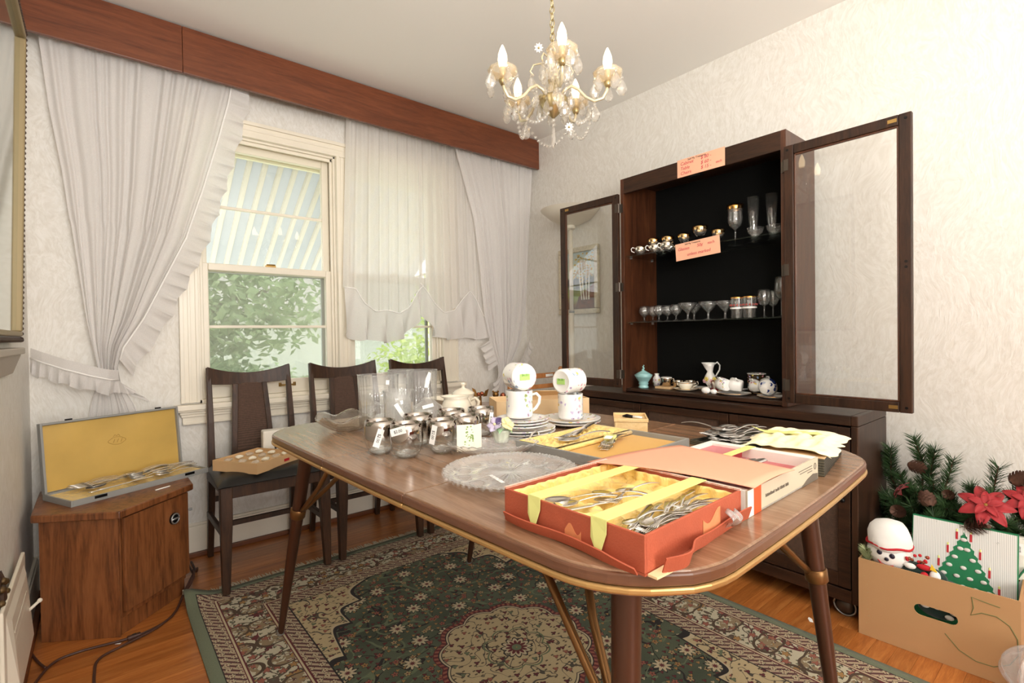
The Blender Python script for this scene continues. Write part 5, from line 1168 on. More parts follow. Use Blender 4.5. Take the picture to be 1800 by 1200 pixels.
def on(th_, x, y, z): return th_.matrix_world @ Vector((x, y, z)) if False else Matrix.Translation(th_.location) @ Matrix.Rotation(th_.rotation_euler.z, 4, 'Z') @ Vector((x, y, z))
for i, (dx, dy, dz, a) in enumerate(((-.01, -.055, .012, -.05), (-.005, -.045, .016, .06), (.0, -.050, .020, -.12))):
    flat(FKs, on(yc, -.06+dx, dy, dz), .035+a+.45, ('taped silver fork on the gold pad of the grey case, lowest', 'taped silver fork on the gold pad of the grey case, middle', 'taped silver fork on the gold pad of the grey case, topmost')[i], fg)
tpw = thing('tape_band', 'yellow tape band around the bundle of forks in the grey case', 'tape', on(yc, .02, -.010, .020), .5)
MB().box(-.014, -.016, .0, .014, .016, .014).build('band', M['tape'], tpw, bevel=.005)
MB().box(-.045, -.010, .013, -.012, .008, .0145).build('price_sticker', M['sticker'], tpw)
flat(FKs, on(yc, -.08, .085, .022), .2, 'silver fork lying on the yellow satin at the back of the grey case', fg); flat(KNs, on(yc, -.03, .075, .024), .45, 'silver knife lying on the yellow satin at the back of the grey case', fg)
flat(SPs, on(yc, -.10, .06, .020), -.15, 'silver spoon on the yellow satin near the left of the grey case', fg)
# ------------------------------------------------------------------ orange silverware box
ox = thing('silverware_box', 'worn orange-red box of loose silverware with two yellow tape strips across it', 'box', (-2.034, -2.364, TZ+.0005), math.radians(1.5))
OW, OD, OH = .258, .262, .050
MB().box(-OW/2, -OD/2, 0, OW/2, OD/2, .003).build('base', M['orange'], ox)
for b in ((-OW/2, -OD/2, .003, -OW/2+.004, OD/2, OH), (OW/2-.004, -OD/2, .003, OW/2, OD/2, OH), (-OW/2+.004, -OD/2, .003, OW/2-.004, -OD/2+.004, OH), (-OW/2+.004, OD/2-.004, .003, OW/2-.004, OD/2, OH)):
    MB().box(*b).build('side_wall', M['orange'], ox, bevel=.0012)
satin(.249, .252, .009, 6, 5, .022, 3, 80, 80).build('satin_lining', M['satin'], ox, smooth=True)
def skirt(x0, y0, x1, y1, n, amp, z1=OH-.004, z0=.02):
    d = Vector((x1-x0, y1-y0, 0)); L = d.length; d.normalize(); nn = Vector((-d.y, d.x, 0))
    return MB().grid(lambda u, v: tuple(Vector((x0, y0, 0))+d*(u*L)+nn*(.004+amp*(1+math.sin(u*n*2*PI+1.3*math.sin(9*u)))*(1-v*.6))+Vector((0, 0, z0+(z1-z0)*v))), 90, 5)
for a_, b_, c_, d__ in ((-OW/2+.004, OD/2-.005, -OW/2+.004, -OD/2+.005), (OW/2-.005, OD/2-.004, -OW/2+.005, OD/2-.004), (OW/2-.004, -OD/2+.005, OW/2-.004, OD/2-.005)): 
    s_ = skirt(a_, b_, c_, d__, 9, .004); s_.build('satin_wall', M['satin'], ox, smooth=True, solid=.001)
M['trimwo'] = m_cane('orange_white_braid', srgb(200, 80, 40), srgb(246, 236, 220), 140)
MB().box(-OW/2, OD/2-.005, OH, OW/2, OD/2+.0005, OH+.0025).build('braid_trim', M['trimwo'], ox); MB().box(OW/2-.005, -OD/2, OH, OW/2+.0005, OD/2-.005, OH+.0025).build('braid_trim', M['trimwo'], ox)
for y0 in (.060, -.062):
    tp_ = MB().box(-OW/2-.001, y0-.013, OH+.003, OW/2+.0, y0+.013, OH+.0038).build('tape_strip', M['tape'], ox)
    MB().add([(-OW/2-.002, y0-.013, OH+.0035), (-OW/2-.002, y0+.013, OH+.0035), (-OW/2-.003, y0+.013, OH-.024), (-OW/2-.006, y0+.004, OH-.036), (-OW/2-.008, y0-.006, OH-.042), (-OW/2-.003, y0-.013, OH-.014)], [(0, 1, 2, 3, 4, 5)]).build('tape_tail', M['tape'], tp_, solid=.0008)
# torn skirting boards of the box base
M['tornc'] = mat('torn_pulp', srgb(232, 206, 160), .9)
MB().grid(lambda u, v: (-OW/2-.004-.007*v-.003*math.sin(9*u), OD/2-.01-u*.245, .002+.016*v*(1-.4*max(0, u-.8)*5)), 30, 3).build('torn_edging', M['orange'], ox, solid=.002)
MB().grid(lambda u, v: (-OW/2+.02+u*.245, -OD/2-.004-.006*v-.018*math.exp(-((u-.12)/.12)**2)-.004*math.sin(7*u), .002+.020*v+.004*math.sin(8*u)), 40, 3).build('torn_edging', M['orange'], ox, solid=.002)
MB().grid(lambda u, v: (.055+.030*u, -OD/2-.010-.012*math.sin(PI*v), .014+.022*v+.004*math.sin(6*u)), 10, 8).build('plastic_scrap', thin_glass('clear_plastic', (.9, .9, .9, 1), 1.5, 3.0, .08, .08), ox, smooth=True, solid=.001)
MB().prism([(-OW/2+.004, -OD/2-.014), (-OW/2+.036, -OD/2-.016), (-OW/2+.045, -OD/2-.001), (-OW/2+.004, -OD/2-.001)], .0, .003).build('torn_pulp_patch', M['tornc'], ox)
MB().grid(lambda u, v: (.01+.05*u, -OD/2-.0006, .006+.028*v*(1-.3*math.sin(5*u))), 8, 4).build('scuffed_patch', mat('scuffed_board', srgb(222, 140, 92), .8, vary=.1, vscale=60), ox, solid=.0004)
MB().grid(lambda u, v: (-OW/2-.0006, -.03+.03*u, .012+.014*v*(1-.5*math.sin(7*u))), 8, 4).build('scuffed_patch', bpy.data.materials['scuffed_board'], ox, solid=.0004)
og_ = 'loose silverware in the orange box'; rnd = random.Random(11)
pos = [(SVs, -.085, .085, -.6), (SVs, -.090, .060, -.4), (SPs, .0, .06, -1.0), (SPs, -.03, .03, -.7), (KNs, -.10, .035, -.25), (SPs, .04, .03, -.3), (FKs, -.02, .0, .3)]
for i in range(26): pos.append((rnd.choice([SPs, FKs, KNs, FKs, TS]), -.115+rnd.random()*.13, -.118+rnd.random()*.040, rnd.uniform(-.35, .45)))
for i, (me, x, y, a) in enumerate(pos):
    x = max(-.11, min(.11, x)); L = .54*max(v_.co.x for v_ in me.vertices); ex = x+L*math.cos(a); ey = y+L*math.sin(a)
    sx_ = max(0, ex-.115); x -= sx_
    if abs(ey) > .115: y -= math.copysign(abs(ey)-.115, ey)
    kd = me.name.split('.')[0].replace('_', ' '); o = flat(me, on(ox, x, y, .027+.0004*i), math.radians(1.5)+a, ('bright %s on the satin in the far half of the orange box' if i < 7 else 'tarnished %s in the crowded near end of the orange box') % kd, og_, ry=rnd.uniform(-.03, .02)); o.scale = (.54, .54, .54)
# ------------------------------------------------------------------ white carton with red velvet and knives, salmon sheet
wx = thing('knife_box', 'white cutlery carton with red lining, orange stripe and beige printed side', 'box', (-1.722, -2.375, TZ+.0005), math.radians(1.5))
WW, WD, WH = .318, .222, .043
MB().box(-WW/2, -WD/2, 0, WW/2, WD/2, .003).build('base', M['whitecard'], wx)
for b in ((-WW/2, -WD/2+.003, .003, -WW/2+.012, WD/2, WH), (WW/2-.022, -WD/2+.003, .003, WW/2, WD/2, WH), (-WW/2+.012, WD/2-.014, .003, WW/2-.022, WD/2, WH)): MB().box(*b).build('side_wall', M['whitecard'], wx, bevel=.001)
fw2 = MB().box(-WW/2, -WD/2, .0, WW/2, -WD/2+.003, WH).build('printed_front', M['greycard'], wx)
MB().box(-WW/2+.022, -WD/2-.0006, .0, -WW/2+.050, -WD/2+.0004, WH).build('orange_stripe', M['orangep'], fw2); MB().box(-WW/2, -WD/2-.0004, .0, -WW/2+.022, -WD/2+.0004, WH).build('white_stripe', M['whitecard'], fw2)
M['greyink'] = mat('grey_ink', srgb(110, 100, 88), .7)
gp = MB(); xq = -WW/2+.068; rq = random.Random(2)
for wl in (13, 6, 7, 5):                      # line of small print, too small to read
    for j in range(wl): gp.box(xq, -WD/2-.0006, .0185, xq+rq.uniform(.0012, .0022), -WD/2, .0185+rq.uniform(.0035, .0055)); xq += .0029
    xq += .003
tag(gp.build('small_print', M['greyink'], fw2), kind='stuff')
for i, (a_, b_) in enumerate(((.215, .285), (.222, .285), (.26, .285))): MB().box(-WW/2+a_, -WD/2-.0006, .031-.005*i, -WW/2+b_, -WD/2, .032-.005*i).build('fine_print', M['greyink'], fw2)
MB().tube([(-WW/2+.300+.005*math.cos(t), -WD/2-.0006, .028+.006*math.sin(t)) for t in [i*2*PI/14 for i in range(15)]], .0006, 4).build('printed_emblem', M['greyink'], fw2)
MB().add([(WW/2-.09, -WD/2-.0008, 0), (WW/2-.005, -WD/2-.0008, 0), (WW/2-.005, -WD/2-.0008, .012), (WW/2-.03, -WD/2-.0008, .015), (WW/2-.06, -WD/2-.0008, .010)], [(0, 1, 2, 3, 4)]).build('printed_curve', M['greyink'], fw2, solid=.0006)
MB().box(-WW/2+.012, -WD/2+.003, .003, WW/2-.022, .03, .022).box(-WW/2+.012, .03, .003, WW/2-.022, WD/2-.014, .037).build('red_lining', M['red'], wx)
MB().box(-WW/2+.01, .010, WH+.0, WW/2+.001, .028, WH+.001).build('tape_strip', M['tape'], wx)
kg = 'knives in the white carton'
for i in range(3): flat(KN, on(wx, -.125+.010*i, .018-.020*i, .026+.0012*i), math.radians(1.5)-.10+.03*i, ('stainless knife nearest the raised red strip of the white carton', 'middle stainless knife in the white carton', 'stainless knife nearest the salmon sheet in the white carton')[i], kg)
sl_ = thing('salmon_sheet', 'salmon-pink cardboard sheet lying over the white carton', 'sheet', (-1.80, -2.35, TZ+WH+.003))
MB().grid(lambda u, v: ((-.145+.255*v)*(1-u)+(-.075+.155*v)*u, (.135-.04*v)*(1-u)+(-.150+.0*v)*u, .004+.006*math.sin(PI*u)*(1-v)+.004*math.sin(PI*v)), 14, 14).build('sheet', M['salmon'], sl_, smooth=True, solid=.0012)
# ------------------------------------------------------------------ black case with cream cloth, black tray of spoons
bc = tray('black_case', 'black-sided case with orange edge under a cream cloth at the near right corner', 'case', (-1.436, -2.405, TZ+.0005), math.radians(10), .235, .125, .036, M['blackpat'], .004)
MB().box(-.118, -.063, .0358, .118, .063, .0368).build('orange_edge', M['card'], bc)
cl_ = thing('cream_cloth', 'crumpled cream cloth lying on the black case, held with yellow tape', 'cloth', (-1.420, -2.385, TZ+.038), math.radians(10))
satin(.245, .18, .007, 5, 4, .009, 8, 60, 50, False).build('cloth', M['clothcream'], cl_, smooth=True, solid=.0015)
q = MB(); q.T = Matrix.Rotation(.5, 4, 'Z'); q.add([(.03, -.07, .0125), (.065, -.07, .0125), (.065, .05, .014), (.072, .075, .022), (.030, .068, .020), (.03, .05, .014)], [(0, 1, 2, 5), (5, 2, 3, 4)]); q.build('tape_strip', M['tape'], cl_, solid=.0008)
bt = tray('spoon_tray', 'low black patterned tray heaped with spoons near the right edge', 'tray', (-1.352, -2.222, TZ+.0005), math.radians(-8), .235, .13, .012, M['blackpat'], .004)
sg = 'spoons heaped on the black patterned tray'; rnd = random.Random(21)
for i in range(18):
    me_ = rnd.choice([TS, SP, SP, FK]); flat(me_, on(bt, -.11+rnd.random()*.035, -.045+.005*i, .012+.0016*(i % 9)), math.radians(-8)+rnd.uniform(-.22, .18), ('stainless teaspoon in the heap on the black patterned tray', 'stainless tablespoon in the heap on the black patterned tray', 'stainless fork in the heap on the black patterned tray')[{TS: 0, SP: 1, FK: 2}[me_]], sg)
flat(SP, on(bt, -.045, -.01, .034), math.radians(75), 'large stainless spoon lying across the top of the heap', sg, ry=.08)
# ================================================================== GLASSWARE AND CHINA IN THE HUTCH
HF = .7665
def vessel(name, label, cat, p, prof, m, group=None, th=.0015, rim=None, n=24, handle=None, foot=None, fn=None, sc=1.0, solidprof=None, extra=None):
    t = thing(name, label, cat, p, group=group); t.scale = (sc,)*3
    pr = solidprof if solidprof else shell(prof, th)
    MB().lathe(pr, n, cap0=False, cap1=False, fn=fn).build('body', m, t, smooth=True)
    if rim: r, z = prof[-1]; MB().lathe([(r+.0003, z-rim[1]), (r+.0008, z-.001), (r-.001, z+.0006), (r-.003, z-.001)], n, cap0=False, cap1=False).build('gold_rim', rim[0], t, smooth=True)
    if handle:
        a, hm, pts, rr = handle; MB().tube([(x*math.cos(a), x*math.sin(a), z) for x, z in pts], rr, 8).build('handle', hm, t, smooth=True)
    return t
def stem(bowl, foot_r, h0, stem_r=.0035, th=.0013):
    """stemware profile: foot, stem up to h0, bowl profile list (r, z) outer from h0"""
    o = [(.0005, 0), (foot_r, 0), (foot_r, .0015), (foot_r*.4, .005), (stem_r, .010), (stem_r, h0-.006)]+bowl
    inn = [(max(.0005, r-th), z+(.002 if i == 0 else 0)) for i, (r, z) in enumerate(bowl)]
    return o+inn[::-1]+[(.0005, inn[0][1])]
M['hglass'] = thin_glass('shelf_stemware', (.985, .988, .985, 1), 1.5, 2.0, .0, .012); M['hcut'] = cut_glass('etched_stemware', (.98, .985, .98, 1), 2.2, .03, .6, 160)
SM = 'snifters on the middle shelf'
sn = stem([(.008, .028), (.022, .038), (.028, .052), (.027, .066), (.022, .082)], .022, .028)
for i, (x, y) in enumerate(((-.45, -1.282), (-.41, -1.308), (-.46, -1.378), (-.42, -1.402), (-.45, -1.470))):
    vessel('snifter', ('small clear snifter at the far left of the middle shelf', 'small clear snifter, second from the left on the middle shelf', 'small clear snifter in the middle of the row of five', 'small clear snifter, fourth from the left on the middle shelf', 'small clear snifter beside the wide coupes')[i], 'glass', (x, y, SH2), None, M['hglass'], SM, solidprof=sn)
co = stem([(.006, .034), (.014, .042), (.030, .060), (.045, .084)], .028, .034, .005)
for i, (x, y) in enumerate(((-.46, -1.540), (-.36, -1.515), (-.45, -1.640), (-.43, -1.712))):
    vessel('coupe_glass', ('cut crystal coupe nearest the snifters on the middle shelf', 'cut crystal coupe at the back behind the first coupe', 'cut crystal coupe in the centre of the middle shelf', 'cut crystal coupe next to the patterned tumblers')[i], 'glass', (x, y, SH2), None, M['hcut'], 'cut crystal coupes on the middle shelf', solidprof=co)
for i, (x, y) in enumerate(((-.45, -1.778), (-.455, -1.836))):
    t = vessel('patterned_tumbler', ('gold-rimmed patterned tumbler beside the coupes on the middle shelf', 'gold-rimmed patterned tumbler beside the wine glasses on the middle shelf')[i], 'glass', (x, y, SH2), [(.024, 0), (.026, .004), (.029, .09), (.029, .096)], M['hglass'], 'patterned tumblers on the middle shelf', rim=(M['goldrim'], .005))
    bd = MB(); 
    for k in range(14):
        a = k*2*PI/14; bd.sphere((.0292*math.cos(a), .0292*math.sin(a), .060), .0042, 6, 4)
    tag(bd.build('painted_dots', mat('red_enamel', srgb(170, 70, 64), .4) if i == 0 else bpy.data.materials['red_enamel'], t), kind='stuff')
    MB().lathe([(.0293, .044), (.0296, .047), (.0294, .050)], 24, cap0=False, cap1=False).build('white_band', M['porc'], t, smooth=True)
wg = stem([(.006, .050), (.020, .060), (.027, .080), (.027, .100), (.025, .122)], .028, .050); wg2 = stem([(.006, .075), (.022, .088), (.029, .110), (.028, .140), (.026, .172)], .030, .075)
vessel('wine_glass', 'short clear wine glass on the middle shelf beside the patterned tumblers', 'glass', (-.44, -1.892, SH2), None, M['hglass'], 'wine glasses on the middle shelf', solidprof=wg)
vessel('wine_glass', 'short clear wine glass standing behind the first, right of the middle shelf', 'glass', (-.36, -1.895, SH2), None, M['hglass'], 'wine glasses on the middle shelf', solidprof=wg)
vessel('wine_glass', 'tall clear wine glass at the right end of the middle shelf', 'glass', (-.42, -1.955, SH2), None, M['hglass'], 'wine glasses on the middle shelf', solidprof=wg2)
# top shelf: silver-banded cups, goblet, pilsners, cut bowls
M['silvband'] = mat('silver_rim_band', srgb(214, 204, 188), .12, 1.0); M['goldband'] = mat('gold_silver_band', srgb(206, 170, 116), .14, 1.0)
cup = [(.014, 0), (.020, .004), (.028, .018), (.030, .040)]
TS1 = [(-.50, -1.298, 0, 0), (-.49, -1.378, 0, 0), (-.44, -1.335, .042, 1), (-.50, -1.455, 0, 0), (-.43, -1.415, .042, 1), (-.42, -1.500, .042, 1), (-.42, -1.585, .060, 2), (-.38, -1.655, .042, 1), (-.36, -1.34, 0, 0), (-.36, -1.42, 0, 0), (-.36, -1.51, 0, 0), (-.38, -1.60, 0, 0), (-.42, -1.42, 0, 0)]
for i, (x, y, dz, kd) in enumerate(TS1):
    lb = {0: 'silver-banded glass punch cup standing on the top glass shelf', 1: 'gold-banded glass cup stacked on another cup on the top shelf', 2: 'wide gold-banded glass cup highest in the stack on the top shelf'}[kd]
    t = thing('punch_cup', lb, 'cup', (x, y, SH1+dz), group='banded punch cups on the top shelf')
    s = 1.0 if kd < 2 else 1.15; t.scale = (s, s, s)
    MB().lathe(shell(cup, .0015), 22, cap0=False, cap1=False).build('body', M['hglass'], t, smooth=True)
    MB().lathe([(.0298, .024), (.0306, .032), (.0310, .0405), (.0290, .0405)], 22, cap0=False, cap1=False).build('metal_band', M['silvband'] if kd == 0 else M['goldband'], t, smooth=True)
    if kd == 0: a = 2.4; MB().tube([(q*math.cos(a), q*math.sin(a), z) for q, z in ((.029, .034), (.040, .038), (.047, .030), (.044, .018), (.030, .012))], .0022, 6).build('handle', M['porc'], t, smooth=True)
gb = stem([(.006, .072), (.026, .090), (.034, .115), (.032, .150), (.036, .185)], .033, .072)
t = vessel('goblet', 'tall gold-rimmed etched goblet on the top shelf', 'glass', (-.36, -1.728, SH1), None, M['hcut'], solidprof=gb)
MB().lathe([(.0335, .166), (.0352, .175), (.0372, .187), (.0345, .187)], 28, cap0=False, cap1=False, fn=lambda a, i: 1+.02*math.cos(11*a)).build('gold_rim', M['goldrim'], t, smooth=True)
pl = [(.020, 0), (.024, .003), (.009, .012), (.012, .022), (.020, .09), (.029, .21)]
for i, (x, y) in enumerate(((-.34, -1.803), (-.33, -1.880))):
    vessel('pilsner_glass', ('tall etched pilsner glass beside the goblet', 'tall etched pilsner glass at the right end of the top shelf')[i], 'glass', (x, y, SH1), pl, M['hglass'], 'pilsner glasses on the top shelf')
for i, (x, y) in enumerate(((-.43, -1.852), (-.42, -1.930))):
    vessel('footed_bowl', ('small cut-crystal footed bowl in front of the first pilsner', 'small cut-crystal footed bowl in front of the last pilsner')[i], 'bowl', (x, y, SH1), [(.020, 0), (.022, .003), (.010, .012), (.028, .028), (.034, .052)], M['hcut'], 'cut-crystal footed bowls', fn=lambda a, i: 1+.04*math.cos(9*a))
# bottom of the hutch: china
tq = mat('turquoise_glaze', srgb(158, 208, 208), .25, coat=.3)
t = thing('turquoise_dish', 'turquoise footed dish with pointed lid and finial', 'dish', (-.485, -1.298, HF), rz=.75)
MB().lathe([(.0005, 0), (.024, 0), (.026, .006), (.022, .013), (.022, .017), (.026, .022), (.023, .030), (.030, .040), (.040, .055), (.046, .068)], 32, fn=lambda a, i: 1+((.30 if i == 9 else .18 if i == 8 else .06 if i == 7 else 0)*(abs(math.cos(a))**3))).build('bowl', tq, t, smooth=True)
MB().lathe([(.046, .068), (.030, .078), (.012, .088), (.006, .092)], 32, fn=lambda a, i: 1+(.30*(abs(math.cos(a))**3) if i == 0 else .1*abs(math.cos(a)) if i == 1 else 0)).build('lid', tq, t, smooth=True)
fi = MB()
for k, z in enumerate((.094, .102, .109, .116)): fi.sphere((.003*math.sin(k*2), .002*math.cos(k*3), z), .0065-.001*k, 8, 6)
fi.build('finial', tq, t, smooth=True)
vessel('floral_vase', 'small dark floral vase behind the turquoise dish', 'vase', (-.37, -1.300, HF), [(.016, 0), (.022, .02), (.020, .045), (.010, .06), (.013, .068)], m_floral('dark_floral', 60, .2, 9), th=.0015)
cb = [(.020, 0), (.022, .002), (.026, .036), (.027, .044)]
for i, (x, y) in enumerate(((-.42, -1.392), (-.40, -1.445), (-.36, -1.490))):
    vessel('silver_cup', ('small silver cup with cream rim at the left of the china', 'middle one of three small silver cups', 'small silver cup behind the cream teacup')[i], 'cup', (x, y, HF+.013 if i == 0 else HF), cb, M['silvband'], 'small silver cups in the hutch', handle=(-1.2, M['silvband'], ((.025, .034), (.036, .038), (.038, .024), (.025, .012)), .0022), rim=(M['porc'] if i == 0 else M['silvband'], .004))
t = thing('coaster', 'small tan coaster under the first silver cup', 'coaster', (-.425, -1.400, HF)); MB().box(-.045, -.045, 0, .045, .045, .011).build('block', M['card'], t, bevel=.002)
tc_ = [(.018, 0), (.020, .003), (.030, .018), (.038, .036)]
def saucer(label, p, r, m, g): 
    t = thing('china_saucer', label, 'saucer', p, group=g); MB().lathe([(.0005, .002), (r*.5, .002), (r*.95, .010), (r, .011), (r, .0095), (r*.55, 0), (.0005, 0)], 32).build('dish', m, t, smooth=True); MB().lathe([(r*.985, .0105), (r+.0004, .0112), (r+.0002, .0095)], 32, cap0=False, cap1=False).build('rim', M['goldrim'], t, smooth=True); return t
G = 'china saucers in the hutch'
saucer('cream saucer under the cream teacup', (-.445, -1.515, HF), .058, M['creamp'], G)
vessel('teacup', 'cream teacup with gold handle on its saucer', 'cup', (-.445, -1.515, HF+.003), tc_, M['creamp'], 'teacups in the hutch', handle=(-1.0, M['creamp'], ((.036, .030), (.048, .034), (.050, .022), (.034, .014)), .0025), rim=(M['goldrim'], .002))
saucer('white saucer behind the cream teacup', (-.34, -1.545, HF), .055, M['porc'], G)
ew = vessel('ewer', 'white porcelain ewer with applied flowers and scrolled handle', 'ewer', (-.33, -1.580, HF), [(.020, 0), (.022, .004), (.012, .018), (.026, .036), (.030, .052), (.022, .072), (.013, .088), (.016, .108), (.024, .134)], M['porc'], fn=lambda a, i: 1+(.75*max(0, math.cos(a-2.2))**4 if i in (9, 10, 11) else 0))
MB().tube([(x*math.cos(-.9), x*math.sin(-.9), z) for x, z in ((.020, .125), (.034, .136), (.046, .120), (.044, .098), (.034, .080), (.026, .066))], .0038, 8).build('handle', M['porc'], ew, smooth=True)
fcol = [mat('pink_bisque', srgb(238, 190, 200), .5), mat('yellow_bisque', srgb(240, 220, 120), .5), mat('white_bisque', srgb(244, 240, 232), .5)]
for k in range(7):
    a = PI+.75+(k-3)*.42; z = .044+.012*math.sin(k*2.1); f = MB()
    for j in range(6): b = j*PI/3; f.sphere((.031*math.cos(a)-.007*math.cos(b)*math.sin(a), .031*math.sin(a)+.007*math.cos(b)*math.cos(a), z+.007*math.sin(b)), .0048, 6, 4)
    f.sphere((.035*math.cos(a), .035*math.sin(a), z), .004, 6, 4); f.build('applied_flower', fcol[k % 3], ew, smooth=True)
saucer('maroon-edged saucer under the maroon striped cup', (-.385, -1.650, HF), .055, mat('maroon_saucer_glaze', srgb(150, 40, 66), .2), G)
def m_stripe():
    k = N('maroon_white_panels'); v = k.coord(); s = k.node('ShaderNodeSeparateXYZ'); k.set(s.inputs[0], v); th = k.math('ARCTAN2', s.outputs[1], s.outputs[0])
    k.set(k.p.inputs['Base Color'], k.mix(k.math('GREATER_THAN', k.math('SINE', k.math('MULTIPLY', th, 6.0)), -.1), srgb(244, 238, 226), srgb(142, 26, 56))); k.p.inputs['Roughness'].default_value = .15; return k.m
vessel('teacup', 'maroon and white panelled teacup in the centre of the china', 'cup', (-.385, -1.650, HF+.003), [(.020, 0), (.022, .003), (.028, .028), (.034, .048)], m_stripe(), 'teacups in the hutch', rim=(M['goldrim'], .0015))
for i, (x, y, r) in enumerate(((-.505, -1.655, .016), (-.500, -1.690, .012))):
    t = thing('porcelain_egg', ('white porcelain egg lying at the front edge of the hutch', 'smaller white porcelain egg beside the first')[i], 'ornament', (x, y, HF)); MB().sphere((0, 0, r), r, 14, 10, (1.0, 1.35, 1.0)).build('egg', M['porc'], t, smooth=True); MB().lathe([(r*.5, 0), (r*.62, .002), (r*.5, .004)], 12).build('ring_base', M['goldrim'], t, smooth=True)
saucer('blue-edged white saucer behind the centre cups', (-.30, -1.705, HF), .050, M['floral'], G)
saucer('white gold-edged saucer under the two tipped cups', (-.455, -1.762, HF), .072, M['porc'], G)
def lying(name, label, p, ax_, prof, m, hand=True, g='tipped cups in the hutch'):
    t = thing(name, label, 'cup', p, group=g); t.matrix_world = Matrix.Translation(p) @ axis(ax_, .8)
    MB().lathe(shell(prof, .002), 26, cap0=False, cap1=False).build('body', m, t, smooth=True)
    MB().lathe([(.0005, -.0006), (prof[0][0]*.92, -.0006), (prof[0][0], .001)], 20).build('base', M['porc'], t, smooth=True)
    if hand: MB().tube([(.030, 0, .034), (.046, 0, .036), (.048, 0, .022), (.028, 0, .012)], .0028, 8).build('handle', M['porc'], t, smooth=True)
c2 = [(.024, 0), (.026, .003), (.029, .03), (.030, .050)]
lying('coffee_cup', 'white and gold cup tipped on its side on the front saucer', (-.475, -1.745, HF+.042), (fwd*.8-right*.3)+Vector((0, 0, .12)), c2, m_floral('gold_floral', 70, .35, 20))
lying('coffee_cup', 'white cup tipped on its side with handle to the right', (-.435, -1.790, HF+.040), (fwd*.5-right*.6)+Vector((0, 0, .12)), c2, M['porc'])
vessel('floral_mug', 'tall black and gold floral mug at the back right of the hutch', 'mug', (-.325, -1.805, HF), [(.036, 0), (.038, .004), (.039, .086), (.0395, .092)], (lambda: (lambda k: k)(m_floral('black_gold_floral', 75, .18, 9)))(), th=.0022, handle=(-.75, M['porc'], ((.038, .076), (.054, .076), (.060, .055), (.054, .034), (.038, .028)), .0038), rim=(M['porc'], .003))
kf = bpy.data.materials['black_gold_floral'].node_tree
for n_ in kf.nodes:
    if n_.bl_idname == 'ShaderNodeMix' and not n_.inputs[6].is_linked: n_.inputs[6].default_value = srgb(58, 44, 26)
saucer('white gold-edged saucer under the small tipped cup', (-.365, -1.868, HF), .058, M['porc'], G)
lying('coffee_cup', 'small white and brown cup tipped on its side at the right', (-.385, -1.850, HF+.036), (fwd*.8-right*.35)+Vector((0, 0, .1)), [(.018, 0), (.020, .003), (.027, .022), (.030, .040)], m_floral('brown_floral', 70, .4, 16))
saucer('blue and white saucer at the right front of the hutch', (-.455, -1.930, HF), .060, M['floral'], G)
bw = m_floral('blue_willow', 42, .30, 14)
for n_ in bw.node_tree.nodes:
    if n_.bl_idname == 'ShaderNodeValToRGB':
        for e in n_.color_ramp.elements: e.color = srgb(50, 66, 128) if e.position < .6 else srgb(200, 208, 226)
    if n_.bl_idname == 'ShaderNodeMix' and not n_.inputs[7].is_linked: n_.inputs[7].default_value = srgb(34, 46, 100)
lying('coffee_cup', 'blue and white patterned cup tipped on the right-hand saucer', (-.480, -1.905, HF+.034), (fwd*.55+right*.6)+Vector((0, 0, .22)), [(.016, 0), (.018, .003), (.034, .026), (.040, .048)], bw, False)
vessel('amber_cup', 'small amber and gold cup half hidden behind the right hutch stile', 'cup', (-.31, -1.952, HF), [(.018, 0), (.024, .02), (.026, .045)], mat('amber_lustre', srgb(206, 150, 60), .2, .3), rim=(M['goldrim'], .004))
# ------------------------------------------------------------------ price signs
M['pinkcard'] = mat('salmon_sign_card', srgb(242, 182, 150), .85); M['redink'] = mat('red_marker', srgb(206, 70, 84), .8); M['blackink'] = mat('printed_black', srgb(40, 30, 30), .8)
RS = (PI/2, 0, -PI/2)
def sign(label, y0, y1, z0, z1, x, lines, tilt=0.0):
    s = thing('price_sign', label, 'sign', (x, (y0+y1)/2, (z0+z1)/2), group='handwritten price signs', rot=(tilt, 0, 0))
    MB().box(-.0006, -(y0-y1)/2 if False else (y1-y0)/2, -(z1-z0)/2, .0006, (y0-y1)/2, (z1-z0)/2).build('card', M['pinkcard'], s)
    for body, sz, ly, lz, m, sh, ax in lines: text(body, sz, m, s, (-.0012, ly, lz), RS, shear=sh, sx=ax, ext=.0002)
    return s
sign('pink handwritten price sign for cabinet, table and chairs on top of the hutch', -1.543, -1.775, 1.778, 1.860, hx0-.0035,
     [('Sell My Treasures', .012, .062, .029, M['blackink'], 0, 1.05), ('Cabinet', .021, .100, .013, M['redink'], .2, 1), ('$ 80 -', .021, -.002, .017, M['redink'], .2, 1), ('Table', .021, .100, -.009, M['redink'], .2, 1), ('$ 60 -', .021, -.002, -.006, M['redink'], .2, 1), ('Chairs', .021, .100, -.031, M['redink'], .2, 1), ('$ 15 -', .021, -.002, -.028, M['redink'], .2, 1), ('each', .015, -.074, -.020, M['redink'], .2, 1)])
sign('pink handwritten sign pricing the glasses on the upper glass shelf', -1.525, -1.745, 1.396, 1.476, hx0-.0035+.008,
     [('Sell My Treasures', .011, .060, .028, M['blackink'], 0, 1.0), ('Glasses', .020, .098, .006, M['redink'], .2, 1), ('50\u00a2', .020, .0, .008, M['redink'], .2, 1), ('each', .018, -.052, .010, M['redink'], .2, 1), ('unless marked', .020, .052, -.024, M['redink'], .2, 1)], tilt=math.radians(-3.5))

